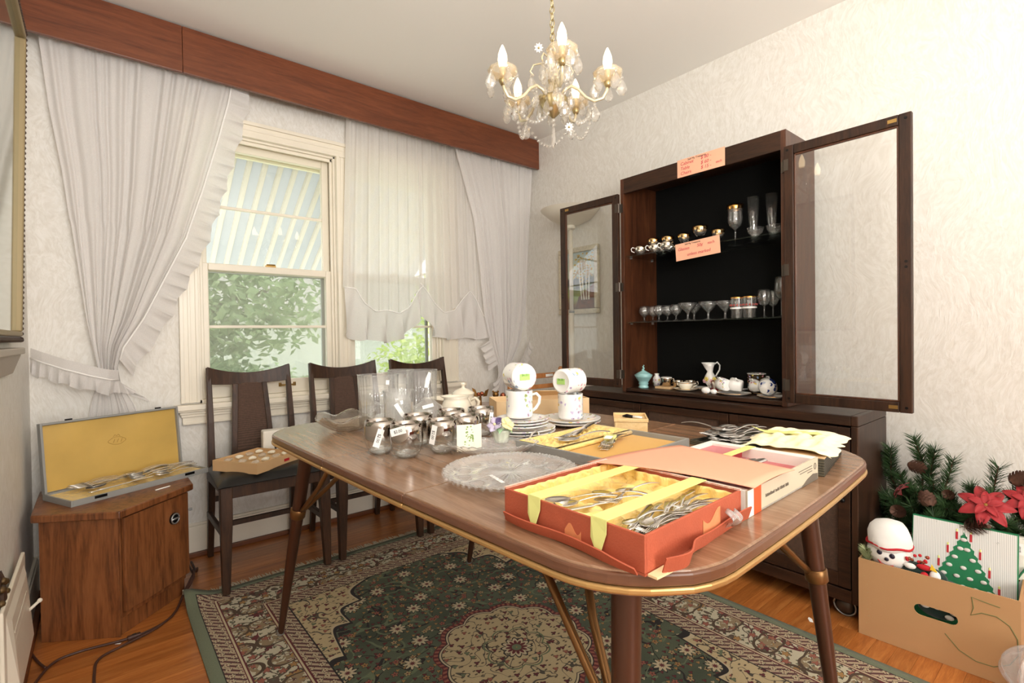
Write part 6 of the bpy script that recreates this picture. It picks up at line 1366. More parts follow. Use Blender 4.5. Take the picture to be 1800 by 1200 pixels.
# ================================================================== CHANDELIER
chx, chy = -1.462, -1.647
ch = thing('crystal_chandelier', 'small five-arm crystal chandelier with lit candle bulbs', 'chandelier', (chx, chy, 0))
M['chwhite'] = mat('chandelier_enamel', srgb(226, 214, 182), .25, .5); M['chbrass'] = mat('chandelier_brass', srgb(190, 172, 128), .28, .85)
M['drop'] = cut_glass('crystal_drop', (.97, .965, .95, 1), 2.4, .09, .3, 200, srgb(252, 244, 232)); M['bob'] = thin_glass('frosted_bobeche', (.97, .93, .86, 1), 1.5, 1.6, .05, .18, srgb(250, 236, 208))
M['bulb'] = mat('lit_bulb', srgb(255, 240, 214), .4, emit=srgb(255, 226, 178), estr=5.5)
# ceiling canopy and chain
MB().lathe([(.0005, 2.445), (.02, 2.446), (.05, 2.462), (.055, 2.477)], 24).build('canopy', M['chbrass'], ch, smooth=True)
z = 2.018
link = MB().tube([(.008*math.cos(t), 0, .014*math.sin(t)) for t in [i*2*PI/14 for i in range(15)]], .0017, 6).mesh('chain_link', M['chbrass'], True)
i = 0
while z+.014 < 2.45: inst('chain_link', link, ch, (0, 0, z+.014), (0, 0, (i % 2)*PI/2+.3)); z += .0225; i += 1
MB().tube([(.004, .003, 2.03), (.003, .004, 2.44)], .0018, 6).build('lamp_cord', mat('clear_cord', srgb(200, 190, 160), .4), ch)
MB().tube([(.012*math.cos(t), 0, 2.012+.012*math.sin(t)) for t in [j*2*PI/18 for j in range(19)]], .0025, 8).build('top_ring', M['chwhite'], ch, smooth=True)
MB().lathe([(.004, 2.0), (.009, 1.99), (.007, 1.975), (.013, 1.955), (.016, 1.935), (.010, 1.915), (.013, 1.895), (.018, 1.875), (.012, 1.86), (.020, 1.850)][::-1], 18).build('column', M['bob'], ch, smooth=True)
MB().lathe([(.004, 1.782), (.012, 1.790), (.034, 1.812), (.048, 1.838), (.044, 1.850), (.020, 1.856)], 48, fn=lambda a, k: 1+.045*math.cos(16*a)).build('fluted_bowl', M['chbrass'], ch, smooth=True)
drop = MB().lathe([(.0005, -.054), (.010, -.050), (.0175, -.038), (.0180, -.030), (.0125, -.015), (.004, -.002), (.0005, 0)], 10).mesh('crystal_drop', M['drop'], False)
bead = MB().sphere((0, 0, 0), .0058, 8, 6).mesh('bead', M['drop'], True)
icicle = MB().lathe([(.0005, -.062), (.010, -.048), (.006, -.004), (.0005, 0)], 6).mesh('icicle_drop', M['drop'], False)
def hang(x, y, z, me=None, s=1.0, nb=1, par=None):
    for q in range(nb): inst('bead', bead, par or ch, (x, y, z-.006-.0115*q), (0, 0, 0), (s,)*3)
    inst('crystal_drop' if me is not icicle else 'icicle_drop', me or drop, par or ch, (x, y, z-.0115*nb), (random.uniform(-.08, .08), random.uniform(-.08, .08), random.random()*3), (s, s*.7, s))
base_a = math.atan2(-fw.y, -fw.x)+math.radians(4)
petal = MB().add([(0, -.002, 0), (.009, -.0035, .001), (.016, 0, .0), (.009, .0035, .001)], [(0, 1, 2, 3)])
def flower_sprig(p):
    f = bpy.data.objects.new('crystal_flower', None); C.objects.link(f); f.parent = ch
    f.matrix_local = Matrix.Translation(p) @ (CAM-Vector(p)-Vector((chx, chy, 0))).to_track_quat('Z', 'Y').to_matrix().to_4x4()
    me = petal.mesh('flower_petal', M['porc'])
    for j in range(9): inst('flower_petal', me, f, (0, 0, 0), (0, 0, j*2*PI/9))
    MB().sphere((0, 0, .002), .004, 8, 5).build('flower_eye', M['chbrass'], f, smooth=True)
AR = .182; dips = []
for k in range(5):
    a = base_a+k*2*PI/5; ca_, sa_ = math.cos(a), math.sin(a); P = lambda r, z: (r*ca_, r*sa_, z)
    arm = MB().tube([P(.018, 1.845), P(.040, 1.872), P(.062, 1.882), P(.085, 1.868), P(.110, 1.838), P(.138, 1.822), P(.165, 1.828), P(AR-.004, 1.850), P(AR, 1.870)], .0052, 10).build('arm', M['chwhite'], ch, smooth=True)
    MB().lathe([(.006, -.028), (.012, -.018), (.013, -.008), (.008, -.004)], 14, (AR*ca_, AR*sa_, 1.888)).build('cup_base', M['chbrass'], arm, smooth=True)
    bo = MB().lathe([(.010, 0), (.026, .004), (.044, .018), (.049, .030), (.044, .037), (.034, .040), (.033, .038), (.042, .034), (.045, .029), (.040, .019), (.010, .003)], 40, (AR*ca_, AR*sa_, 1.878), fn=lambda q, i_: 1+.03*math.cos(10*q), cap0=False, cap1=False).build('bobeche', M['bob'], ch, smooth=True)
    MB().lathe([(.010, 0), (.011, .034)], 14, (AR*ca_, AR*sa_, 1.884)).build('candle_sleeve', M['chwhite'], arm, smooth=True)
    bu = MB().lathe([(.009, 0), (.0135, .014), (.0155, .028), (.0135, .046), (.008, .062), (.0025, .074), (.0005, .076)], 18, (AR*ca_, AR*sa_, 1.916)).build('candle_bulb', M['bulb'], ch, smooth=True)
    MB().lathe([(.0095, -.006), (.010, 0)], 14, (AR*ca_, AR*sa_, 1.917)).build('bulb_collar', M['goldrim'], bu, smooth=True)
    for j in range(5):
        b = a+j*2*PI/5+.3; hang(AR*ca_+.047*math.cos(b), AR*sa_+.047*math.sin(b), 1.900)
    dips.append(Vector(P(.138, 1.815))); hang(*P(.138, 1.818), nb=1); hang(*P(.062, 1.878), nb=2, s=.9)
    b = a+PI/5; hang(.046*math.cos(b), .046*math.sin(b), 1.838, nb=1); hang(.030*math.cos(a), .030*math.sin(a), 1.965, nb=2, s=.95)
    # upper scroll
    MB().tube([(.012*math.cos(b), .012*math.sin(b), 1.90), (.020*math.cos(b), .020*math.sin(b), 1.945), (.040*math.cos(b), .040*math.sin(b), 1.972), (.066*math.cos(b), .066*math.sin(b), 1.970), (.078*math.cos(b), .078*math.sin(b), 1.950), (.068*math.cos(b), .068*math.sin(b), 1.936)], .003, 8).build('upper_scroll', M['chwhite'], ch, smooth=True)
    hang(.074*math.cos(b), .074*math.sin(b), 1.942, nb=1)
for k in range(5):
    A_, B2 = dips[k], dips[(k+1) % 5]; n_ = 15
    for j in range(1, n_):
        t_2 = j/n_; p = A_*(1-t_2)+B2*t_2; p.z -= .085*4*t_2*(1-t_2); inst('bead', bead, ch, tuple(p))
    b = base_a+(k+.5)*2*PI/5
    for j in range(9): t_2 = j/8; inst('bead', bead, ch, ((.05+.02*t_2)*math.cos(b), (.05+.02*t_2)*math.sin(b), 1.845-.03*math.sin(PI*t_2)+.09*t_2))
MB().sphere((0, 0, 1.774), .0075, 10, 8).build('bead', M['drop'], ch, smooth=True); hang(0, 0, 1.765, icicle, 1.15, 1)
flower_sprig(Vector((-.045, .02, 2.012))); flower_sprig(Vector((.030, -.03, 1.918))); flower_sprig(Vector((.06, .05, 1.995))); flower_sprig(Vector((.055, -.02, 1.76)))
# ================================================================== CHRISTMAS CARTON
cdv = Vector((.014, -.384, 0)).normalized(); crz = math.atan2(cdv.y, cdv.x)          # local x runs along the front face
cx = thing('christmas_carton', 'open brown cardboard carton of Christmas decorations with a hand hole', 'box', (-.648, -2.294, .0005), crz)
CL, CD, CHh = .395, .30, .262                                                          # local +y points to the wall
M['kraft'] = mat('brown_carton', srgb(184, 142, 98), .85, vary=.04, vscale=5, bump=.05, bscale=90)
def plate_hole(L, Hh, th, hc, hl, hh):
    n = 8; loop = []
    for i in range(n+1): a = -PI/2+PI*i/n; loop.append((hc[0]+hl/2-hh/2+hh/2*math.cos(a), hc[1]+hh/2*math.sin(a)))
    for i in range(n+1): a = PI/2+PI*i/n; loop.append((hc[0]-hl/2+hh/2+hh/2*math.cos(a), hc[1]+hh/2*math.sin(a)))
    outer = []
    for (x, z) in loop:
        dx, dz = x-hc[0], z-hc[1]; k = min(((L-hc[0]) if dx > 0 else hc[0])/max(1e-6, abs(dx)), ((Hh-hc[1]) if dz > 0 else hc[1])/max(1e-6, abs(dz))); outer.append((hc[0]+dx*k, hc[1]+dz*k))
    # add corners by snapping the closest outer points
    for c in ((0, 0), (L, 0), (L, Hh), (0, Hh)):
        j = min(range(len(outer)), key=lambda q: math.dist(outer[q], c)); outer[j] = c
    N_ = len(loop); mb = MB(); vs = [(x, 0, z) for x, z in loop]+[(x, 0, z) for x, z in outer]+[(x, th, z) for x, z in loop]+[(x, th, z) for x, z in outer]; fs = []
    for i in range(N_):
        j = (i+1) % N_; fs += [(i, N_+i, N_+j, j), (2*N_+j, 3*N_+j, 3*N_+i, 2*N_+i), (j, 2*N_+j, 2*N_+i, i), (N_+i, 3*N_+i, 3*N_+j, N_+j)]
    return mb.add(vs, fs)
fp_ = plate_hole(CL, CHh, .005, (.205, .148), .108, .036).build('front_panel', M['kraft'], cx)
MB().box(0, CD-.005, 0, CL, CD, CHh).build('back_panel', M['kraft'], cx, bevel=.001)
for x in (0, CL-.005): MB().box(x, .005, 0, x+.005, CD-.005, CHh).build('end_panel', M['kraft'], cx, bevel=.001)
MB().box(.005, .005, 0, CL-.005, CD-.005, .005).build('bottom', M['kraft'], cx)
M['gmark'] = mat('green_marker', srgb(110, 116, 70), .8)
pts5 = [(.352, .228), (.315, .232), (.290, .236), (.294, .205), (.288, .180), (.312, .196), (.345, .198), (.372, .182), (.388, .150), (.390, .105), (.372, .068), (.338, .046), (.300, .044), (.262, .060), (.228, .098)]
MB().tube([(x, -.0004, z) for x, z in pts5], .0013, 5).build('marker_five', M['gmark'], fp_)
def onc(x, y, z): return Matrix.Translation(cx.location) @ Matrix.Rotation(crz, 4, 'Z') @ Vector((x, y, z))
# snowman
M['felt'] = mat('white_felt', srgb(244, 242, 238), .9, sheen=.4, bump=.1, bscale=160); M['redy'] = mat('red_yarn', srgb(190, 30, 40), .8); M['blk'] = mat('navy_button', srgb(26, 24, 44), .4)
sno = thing('snowman', 'white felt snowman with floppy hat and red bands in the carton', 'decoration', onc(.075, .062, .036), crz)
MB().sphere((0, 0, .10), .075, 24, 16, (.85, .8, 1.3)).sphere((0, 0, .252), .064, 24, 16, (1, .92, .85)).build('body', M['felt'], sno, smooth=True)
MB().lathe([(.057, .268), (.062, .280), (.062, .298), (.060, .318), (.053, .338), (.040, .353), (.018, .361), (.0005, .362)], 24, fn=lambda a, i: 1+.05*math.sin(3*a+i)).build('hat', M['felt'], sno, smooth=True)
MB().tube([(.0635*math.cos(t), .0615*math.sin(t), .282+.003*math.sin(5*t)) for t in [i*2*PI/30 for i in range(31)]], .0038, 6).build('hat_band', M['redy'], sno, smooth=True)
MB().tube([(.052*math.cos(t), .050*math.sin(t), .205+.004*math.sin(2*t)) for t in [i*2*PI/30 for i in range(31)]], .004, 6).build('neck_band', M['redy'], sno, smooth=True)
MB().tube([(-.022, -.0515, .236), (-.012, -.055, .226), (.006, -.056, .222), (.022, -.052, .226)], .0016, 6).build('mouth', M['redy'], sno, smooth=True)
for nm, x, y, z, r in (('eye', -.016, -.055, .262, .0085), ('eye', .018, -.055, .258, .0085), ('nose', .004, -.059, .245, .0065), ('button', -.004, -.056, .180, .010)): MB().sphere((x, y, z), r, 12, 8, (1, .6, 1)).build(nm, M['blk'], sno, smooth=True)
# tinsel sprig
ti = thing('tinsel_sprig', 'frosted green tinsel sprig at the left corner of the carton', 'decoration', onc(.028, .022, .02))
def needles(pts, n, ln, seed, rad=.0012):
    r_ = random.Random(seed); mb = MB(); P = [Vector(p) for p in pts]
    for i in range(n):
        t = r_.random()*(len(P)-1); k = min(len(P)-2, int(t)); f = t-k; p = P[k]*(1-f)+P[k+1]*f; d = (P[k+1]-P[k]).normalized()
        s = Vector((r_.gauss(0, 1), r_.gauss(0, 1), r_.gauss(0, 1))); s = (s-d*s.dot(d)).normalized(); v = (d*.75+s*.8).normalized()*ln*r_.uniform(.7, 1.15)
        w = v.cross(Vector((r_.random(), r_.random(), r_.random()))).normalized()*rad
        mb.add([p-w, p+w, p+v*.6+w*.8, p+v, p+v*.6-w*.8], [(0, 1, 2, 3, 4)])
    return mb
M['tins'] = mat('frosted_tinsel', srgb(176, 186, 140), .35, .2); M['needle'] = mat('pine_needle', srgb(52, 80, 42), .6, vary=.35, vscale=30); M['stemw'] = mat('brown_stem', srgb(84, 54, 36), .8)
tag(needles([(0, 0, 0), (0, 0, .15), (.004, .01, .27)], 1100, .034, 3).build('tinsel', M['tins'], ti), kind='stuff'); MB().tube([(0, 0, 0), (0, 0, .15), (.004, .01, .27)], .002, 5).build('stem', M['stemw'], ti)
# boxed tree panel
tp0 = onc(.12, .118, .006)
bx_ = thing('tree_box', 'white boxed craft kit showing a green Christmas tree with red candles', 'box', tp0, crz, rot=(math.radians(-8), 0, crz))
PW_, PH_ = .262, .40
M['lines'] = (lambda k: (k.set(k.p.inputs['Base Color'], k.mix(k.math('GREATER_THAN', k.math('SINE', k.math('MULTIPLY', k.node('ShaderNodeSeparateXYZ', i_0=k.coord()).outputs[0], 1500.0)), .55), srgb(236, 236, 232), srgb(176, 178, 176))), k.m)[1])(N('pinstripe_card'))
M['xgreen'] = mat('christmas_green', srgb(30, 122, 78), .6); M['tuft'] = mat('grey_white_tuft', srgb(216, 212, 206), .7)
MB().box(0, 0, 0, PW_, .022, PH_).build('carton', M['xgreen'], bx_, bevel=.001)
pn = MB().box(.003, -.0012, .003, PW_-.003, .0, PH_-.003).build('printed_panel', M['lines'], bx_)
tx, tzt = .135, PH_-.03
tt = MB(); n_ = 30
pl_l = []; 
for i in range(n_+1): f = i/n_; pl_l.append((f*.135+(.004 if i % 2 else -.002), tzt-f*.30))
tt.add([(tx, -.0022, tzt+.006)]+[(tx+w_, -.0022, z_) for w_, z_ in pl_l]+[(tx-w_, -.0022, z_) for w_, z_ in pl_l[::-1]], [tuple(range(2*(n_+1), -1, -1))])
tree_o = tt.build('tree', M['xgreen'], pn)
rowc = 0
for rI in range(9):
    z_ = tzt-.020-rI*.030; wmax = (tzt-z_)*.45-.008; cnt = 1+rI//1 if rI < 2 else min(7, rI)
    for j in range(max(1, cnt)):
        x_ = tx+(0 if cnt == 1 else (j/(cnt-1)-.5)*2*max(.0, wmax-.006))
        MB().sphere((x_, -.003, z_), .0085, 10, 6, (1, .35, .72)).build('tuft', M['tuft'], tree_o, smooth=True)
for rI in range(6):
    for s in (-1, 1):
        z_ = tzt-.012-rI*.05; x_ = tx+s*((tzt-z_)*.45+.012)
        if 0 < x_ < PW_: MB().box(x_-.0028, -.0030, z_-.010, x_+.0028, -.0012, z_+.014).build('candle', M['red'], pn); 
        if 0 < x_ < PW_: MB().sphere((x_, -.002, z_+.019), .004, 6, 4, (.7, .3, 1.2)).build('candle_flame', M['tape'], pn)
for a in (.3, 1.57, 2.84): MB().tube([(tx-.012*math.cos(a), -.002, tzt+.022-.012*math.sin(a)), (tx+.012*math.cos(a), -.002, tzt+.022+.012*math.sin(a))], .0011, 5).build('star_stroke', M['greyink'], pn)
# light-set box behind it
lb = thing('light_box', 'white box of outdoor Christmas lights at the right end of the carton', 'box', onc(.375, .155, .006), rot=(math.radians(-8), 0, crz))
MB().box(-.11, 0, 0, .022, .03, .385).build('carton', M['whitecard'], lb, bevel=.001)
MB().box(-.002, -.0010, .33, .016, -.0002, .365).build('price_sticker', M['sticker'], lb); t_ = text('$3.00', .008, M['ink'], lb, (.010, -.0014, .338), (PI/2, -PI/2, 0), ext=.0001)
MB().tube([(.004, -.001, .255), (.012, -.001, .275), (.022, -.001, .295)], [.006, .009, .010], 8, flat=(.3, 1)).build('printed_bulb', M['xgreen'], lb); MB().tube([(-.004, -.001, .235), (.006, -.001, .255)], [.002, .005], 6).build('printed_tip', M['goldrim'], lb)
MB().tube([(-.002+.006*math.cos(t), -.0008, .21+.014*math.sin(t)) for t in [i*2*PI/16 for i in range(17)]], .0012, 5).build('printed_loop', M['brassold'], lb)
# string of crocheted penguin-like ornaments and berries
or_ = thing('felt_ornament', 'dark green and white felt ornament with red berries at the front of the carton', 'decoration', onc(.150, .040, .200), crz)
M['dgreen'] = mat('dark_green_felt', srgb(20, 48, 42), .9, sheen=.3)
MB().sphere((0, 0, .06), .030, 14, 10, (1.3, .7, .8)).sphere((.045, 0, .050), .030, 14, 10, (1.2, .7, .9)).sphere((.085, 0, .030), .026, 14, 10, (1.1, .7, .8)).build('body', M['dgreen'], or_, smooth=True)
for q, r, sc in (((.052, -.020, .060), .016, (.9, .5, 1.2)), ((.098, -.016, .026), .016, (1.2, .5, .9)), ((-.012, -.016, .072), .012, (1.4, .6, .8))): MB().sphere(q, r, 12, 8, sc).build('white_patch', M['felt'], or_, smooth=True)
MB().sphere((.026, -.024, .056), .011, 12, 8).build('red_pompom', M['redy'], or_, smooth=True); MB().add([(.040, -.024, .080), (.058, -.024, .076), (.044, -.024, .098)], [(0, 1, 2)]).build('yellow_beak', mat('yellow_felt', srgb(236, 196, 50), .8), or_, solid=.004)
r_ = random.Random(4)
for i in range(16): MB().sphere((r_.uniform(-.03, .035), r_.uniform(-.02, .01), r_.uniform(.085, .112)), .0052, 8, 6).build('berry', M['redy'] if i % 3 else M['copper'], or_, smooth=True)
MB().sphere((.025, -.018, .080), .017, 12, 8, (1.2, .5, .55)).build('red_leaf', M['redy'], or_, smooth=True)
pk = thing('plaid_bundle', 'black, white and gold stuffed bundle seen through the hand hole', 'decoration', onc(.205, .045, .115), crz)
MB().sphere((0, 0, .03), .030, 14, 10, (1.7, .6, .9)).build('body', M['dgreen'], pk, smooth=True)
for x, z in ((-.03, .04), (.0, .045), (.03, .022), (.042, .04)): MB().sphere((x, -.015, z), .010, 10, 6, (1.2, .5, .8)).build('white_dot', M['felt'], pk, smooth=True)
# ------------------------------------------------------------------ pine garland with cones and poinsettias
ga = thing('pine_garland', 'artificial pine garland with pinecones and red poinsettias behind the carton', 'garland', (-.26, -2.50, .20))
GA = lambda p: Vector(p)-Vector(ga.location)
def sprig(p0, p1, n=230, ln=.045, seed=0, bend=.02):
    a, b = GA(p0), GA(p1); m_ = (a+b)/2+Vector((0, bend, -bend)); s = MB().tube([a, m_, b], [.004, .003, .0015], 6).build('branch', M['stemw'], ga)
    tag(needles([a, (a+m_)/2, m_, (m_+b)/2, b], n, ln, seed).build('needles', M['needle'], s), kind='stuff')
SPR = [((-.30, -2.40, .42), (-.33, -2.385, .645)), ((-.30, -2.42, .48), (-.34, -2.445, .61)), ((-.28, -2.33, .40), (-.34, -2.315, .600)), ((-.30, -2.36, .30), (-.33, -2.34, .50)), ((-.28, -2.44, .32), (-.34, -2.44, .50)), ((-.30, -2.47, .38), (-.33, -2.495, .585)),
       ((-.30, -2.50, .30), (-.34, -2.47, .44)), ((-.30, -2.56, .34), (-.33, -2.54, .50)), ((-.28, -2.60, .36), (-.33, -2.61, .585)), ((-.30, -2.64, .36), (-.33, -2.67, .54)), ((-.28, -2.36, .24), (-.42, -2.36, .36)), ((-.30, -2.45, .28), (-.44, -2.46, .40)), ((-.30, -2.55, .30), (-.44, -2.55, .42)), ((-.30, -2.62, .30), (-.42, -2.64, .42)),
       ((-.28, -2.30, .30), (-.36, -2.305, .42)), ((-.27, -2.40, .22), (-.40, -2.42, .34)), ((-.28, -2.66, .30), (-.40, -2.70, .40)), ((-.28, -2.36, .40), (-.38, -2.40, .46)), ((-.28, -2.52, .26), (-.44, -2.60, .38)), ((-.28, -2.58, .42), (-.40, -2.60, .50)), ((-.28, -2.40, .30), (-.40, -2.48, .40)), ((-.30, -2.32, .34), (-.42, -2.345, .40)),
       ((-.27, -2.31, .45), (-.32, -2.30, .57)), ((-.28, -2.34, .26), (-.44, -2.32, .33)), ((-.30, -2.70, .3), (-.36, -2.74, .5)), ((-.30, -2.47, .30), (-.36, -2.43, .43))]
rg = random.Random(77)
for i in range(22):
    y_, z_ = rg.uniform(-2.70, -2.31), rg.uniform(.27, .40); SPR.append(((rg.uniform(-.32, -.27), y_, z_), (rg.uniform(-.42, -.33), y_+rg.uniform(-.05, .05), z_+rg.uniform(.05, .13))))
for i, (a, b) in enumerate(SPR): sprig(a, b, 420, .046, i, .015*((i % 3)-1))
MB().tube([GA((-.26, -2.30, .03)), GA((-.27, -2.36, .25)), GA((-.28, -2.45, .32)), GA((-.28, -2.58, .33)), GA((-.27, -2.72, .30)), GA((-.27, -2.76, .03))], .007, 8).build('garland_stem', M['stemw'], ga, smooth=True)
M['cone'] = mat('pinecone_scale', srgb(92, 62, 48), .7, vary=.3, vscale=80)
def cone_me():
    mb = MB()
    for k in range(9):
        z = -.022+.0052*k; r = .021*math.sqrt(max(.05, 1-((k-3.2)/6.2)**2)); n_ = 9 if k < 7 else 5
        for j in range(n_):
            a = 2*PI*j/n_+k*.37; u_ = Vector((math.cos(a), math.sin(a), 0)); s_ = Vector((-u_.y, u_.x, 0)); b_ = u_*(r*.30)+Vector((0, 0, z)); t_2 = u_*(r*1.08)+Vector((0, 0, z+.011))
            mb.add([b_-s_*.003, b_+s_*.003, t_2+s_*.006, t_2+u_*.003+Vector((0, 0, .002)), t_2-s_*.006], [(0, 1, 2, 3, 4)])
    mb.sphere((0, 0, 0), .006, 8, 6, (1, 1, 3)); return mb.mesh('pinecone', M['cone'])
cme = cone_me()
for p, s in (((-.36, -2.392, .548), 1.0), ((-.42, -2.440, .446), 1.05), ((-.44, -2.362, .392), .9), ((-.46, -2.567, .402), 1.15), ((-.36, -2.657, .556), 1.0), ((-.38, -2.49, .47), .7)):
    inst('pinecone', cme, ga, tuple(GA(p)), (random.uniform(.6, 2), random.uniform(-.8, .8), random.random()*6), (s,)*3)
M['poin'] = mat('red_poinsettia_bract', srgb(158, 18, 28), .6, vary=.12, vscale=40, sheen=.3)
def bract_me(L, W_):
    return MB().grid(lambda u, v: (v*L, (u*2-1)*W_*math.sin(PI*min(1, v*.92+.06))**.8*(1-.15*v), .010*math.sin(2.2*v)-.012*v*v+.004*abs(u*2-1)), 4, 8).mesh('bract', M['poin'], True)
bl, bs = bract_me(.072, .019), bract_me(.045, .013)
def poinsettia(p, nrm, s=1.0):
    f = bpy.data.objects.new('poinsettia', None); C.objects.link(f); f.parent = ga; f.matrix_local = Matrix.Translation(GA(p)) @ Vector(nrm).to_track_quat('Z', 'Y').to_matrix().to_4x4() @ Matrix.Scale(s, 4)
    for j in range(7): o = inst('bract', bl, f, (0, 0, 0), (0, .10, j*2*PI/7)); m_ = o.modifiers.new('s', 'SOLIDIFY'); m_.thickness = .0008
    for j in range(5): o = inst('bract', bs, f, (0, 0, .004), (0, -.15, j*2*PI/5+.3)); m_ = o.modifiers.new('s', 'SOLIDIFY'); m_.thickness = .0008
    MB().sphere((0, 0, .006), .006, 8, 6).sphere((.006, .003, .005), .0035, 6, 5).sphere((-.005, .005, .005), .0035, 6, 5).build('flower_eye', mat('ochre_cyathia', srgb(150, 110, 40), .6) if 'ochre_cyathia' not in bpy.data.materials else bpy.data.materials['ochre_cyathia'], f, smooth=True)
poinsettia((-.43, -2.590, .468), (-.75, -.15, .65), 1.05); poinsettia((-.38, -2.680, .495), (-.8, -.2, .5), .85); poinsettia((-.36, -2.347, .446), (-.2, .75, .5), .62)

# clear plastic bag at the right edge
pb = thing('plastic_bag', 'crumpled clear plastic bag on the floor at the right edge', 'bag', (-.700, -2.735, .0005))
r_ = random.Random(6); ph = [r_.uniform(0, 6) for _ in range(6)]
def bagf(u, v):
    a = 2*PI*u; t = PI*v; r = .075*math.sin(t)**.7*(1+.16*math.sin(5*a+3*v+ph[0])+.10*math.sin(9*a-5*v+ph[1])); return (r*math.cos(a)*.8, r*math.sin(a), .185*(1-v)+.012*math.sin(7*a+ph[2])*math.sin(t))
MB().grid(bagf, 60, 24).build('film', cut_glass('plastic_film', (.96, .96, .96, 1), 2.2, .24, .6, 50, srgb(225, 225, 225)), pb)

# ================================================================== THINGS ON THE CHAIR
cbx = tray('shell_tray', 'shallow kraft cardboard tray with small paper-wrapped pieces on the chair seat', 'box', (-2.122, -.402, .4815), math.radians(33), .250, .240, .046, M['card'], .003)
MB().box(-.1215, -.1165, .003, .1215, .1165, .031).build('divider_insert', M['card'], cbx); text('FRAGILE', .009, M['redink'], cbx, (.03, -.1185, .014), (PI/2, 0, 0)) if False else None
MB().box(.030, -.1208, .016, .062, -.1198, .028).build('red_label', M['redy'], cbx)
r_ = random.Random(12); wgr = 'wrapped pieces in the cardboard tray'
for i in range(12):
    x, y = -.085+.057*(i % 4), -.075+.075*(i//4); mb = MB()
    def wf(u, v, i=i): a = 2*PI*u; r = .017*math.sin(PI*v)**.6*(1+.2*math.sin(3*a+i)+.15*math.sin(7*a+2*i)); return (r*math.cos(a), r*math.sin(a)*.8, .010*(1-v*2)*.9+.010)
    mb.grid(wf, 20, 8); o = mb.build('wrapped_piece', M['paper'] if i % 2 else M['press'], None, smooth=True); o.matrix_world = Matrix.Translation(cbx.location) @ Matrix.Rotation(math.radians(33), 4, 'Z') @ Matrix.Translation((x, y, .030))
    tag(o, 'small wrapped glass piece nested in the cardboard tray on the chair', 'glass piece', wgr)
fx_ = thing('packaged_set', 'white boxed set with printed picture standing behind the cardboard tray', 'box', (-1.985, -.215, .4795), math.radians(-4))
MB().box(-.075, -.045, 0, .095, .02, .125).build('carton', M['whitecard'], fx_, bevel=.008, seg=3)
def m_print():
    k = N('printed_picture'); v = k.coord(); vo = k.node('ShaderNodeTexVoronoi'); vo.inputs['Scale'].default_value = 70; k.set(vo.inputs['Vector'], v); s = k.node('ShaderNodeSeparateColor'); k.set(s.inputs[0], vo.outputs['Color'])
    k.set(k.p.inputs['Base Color'], k.ramp(s.outputs[0], [(0, srgb(30, 32, 30)), (.25, srgb(120, 124, 120)), (.5, srgb(200, 204, 200)), (.75, srgb(240, 240, 238))], 'CONSTANT')); k.p.inputs['Roughness'].default_value = .4; return k.m
MB().box(-.025, -.0462, .002, .094, -.0450, .085).build('printed_picture', m_print(), fx_); MB().box(.040, -.0470, .028, .075, -.0462, .040).build('red_print', M['redy'], fx_); MB().box(.042, -.0470, .040, .060, -.0462, .050).build('green_print', M['xgreen'], fx_)
MB().sphere((-.004, -.046, .108), .006, 8, 5, (1.4, .1, .6)).build('red_mark', M['redy'], fx_)
yb = tray('yellow_carton', 'small yellow carton beside the cardboard tray on the chair', 'box', (-1.928, -.405, .4795), math.radians(33), .075, .15, .040, M['cardlt'], .003)

# ================================================================== SILVERWARE CASE ON THE END TABLE
fcz = .4525; dA, dB = Vector((-2.749, -.468)), Vector((-2.292, -.255)); fdir = (dB-dA).normalized(); frz = math.atan2(fdir.y, fdir.x); FW, FD, FH = (dB-dA).length, .205, .022
fo = Vector((dA.x, dA.y, fcz)); mid = fo+Vector((fdir.x, fdir.y, 0))*FW/2+Vector((-fdir.y, fdir.x, 0))*FD/2
fc_ = tray('silverware_case', 'long grey case of silverware open against the wall, lid lined in gold satin', 'case', tuple(mid), frz, FW, FD, FH, M['greyleather'], .006)
satin(FW-.014, FD-.014, .0035, 14, 6, .011, 17, 90, 40).build('satin_lining', M['satin'], fc_, smooth=True)
M['goldsatin'] = mat('gold_satin_panel', srgb(206, 170, 90), .38, vary=.10, vscale=6, sheen=.3)
ld = bpy.data.objects.new('lid', None); C.objects.link(ld); ld.parent = fc_; ld.matrix_local = Matrix.Translation((0, FD/2, FH)) @ Matrix.Rotation(math.radians(-6), 4, 'X')
LH = .265
MB().box(-FW/2, 0, .0, FW/2, .004, LH).build('lid_board', M['greyleather'], ld)
for b in ((-FW/2, -.020, 0, -FW/2+.008, 0, LH), (FW/2-.008, -.020, 0, FW/2, 0, LH), (-FW/2+.008, -.020, LH-.008, FW/2-.008, 0, LH)): MB().box(*b).build('lid_rim', M['greyleather'], ld, bevel=.001)
MB().grid(lambda u, v: (-FW/2+.008+u*(FW-.016), -.006-.004*math.sin(PI*u)*math.sin(PI*v)-.0012*math.sin(11*u+2*math.sin(4*v)), .004+v*(LH-.014)), 40, 16).build('lid_satin', M['goldsatin'], ld, smooth=True)
em = MB().tube([(.030*math.cos(t)*(1+.10*math.cos(4*t)), -.0115, LH*.58+.016*math.sin(t)) for t in [i*2*PI/40 for i in range(41)]], .0008, 5)
for k in range(3): em.tube([(-.014+.014*k, -.0115, LH*.58-.007), (-.008+.014*k, -.0115, LH*.58+.007)], .0008, 5)
em.tube([(-.012, -.0115, LH*.58+.018), (-.006, -.0115, LH*.58+.026), (0, -.0115, LH*.58+.020), (.006, -.0115, LH*.58+.026), (.012, -.0115, LH*.58+.018)], .0008, 5)
tag(em.build('stamped_crest', mat('stamped_gold', srgb(170, 132, 60), .5), ld), kind='stuff')
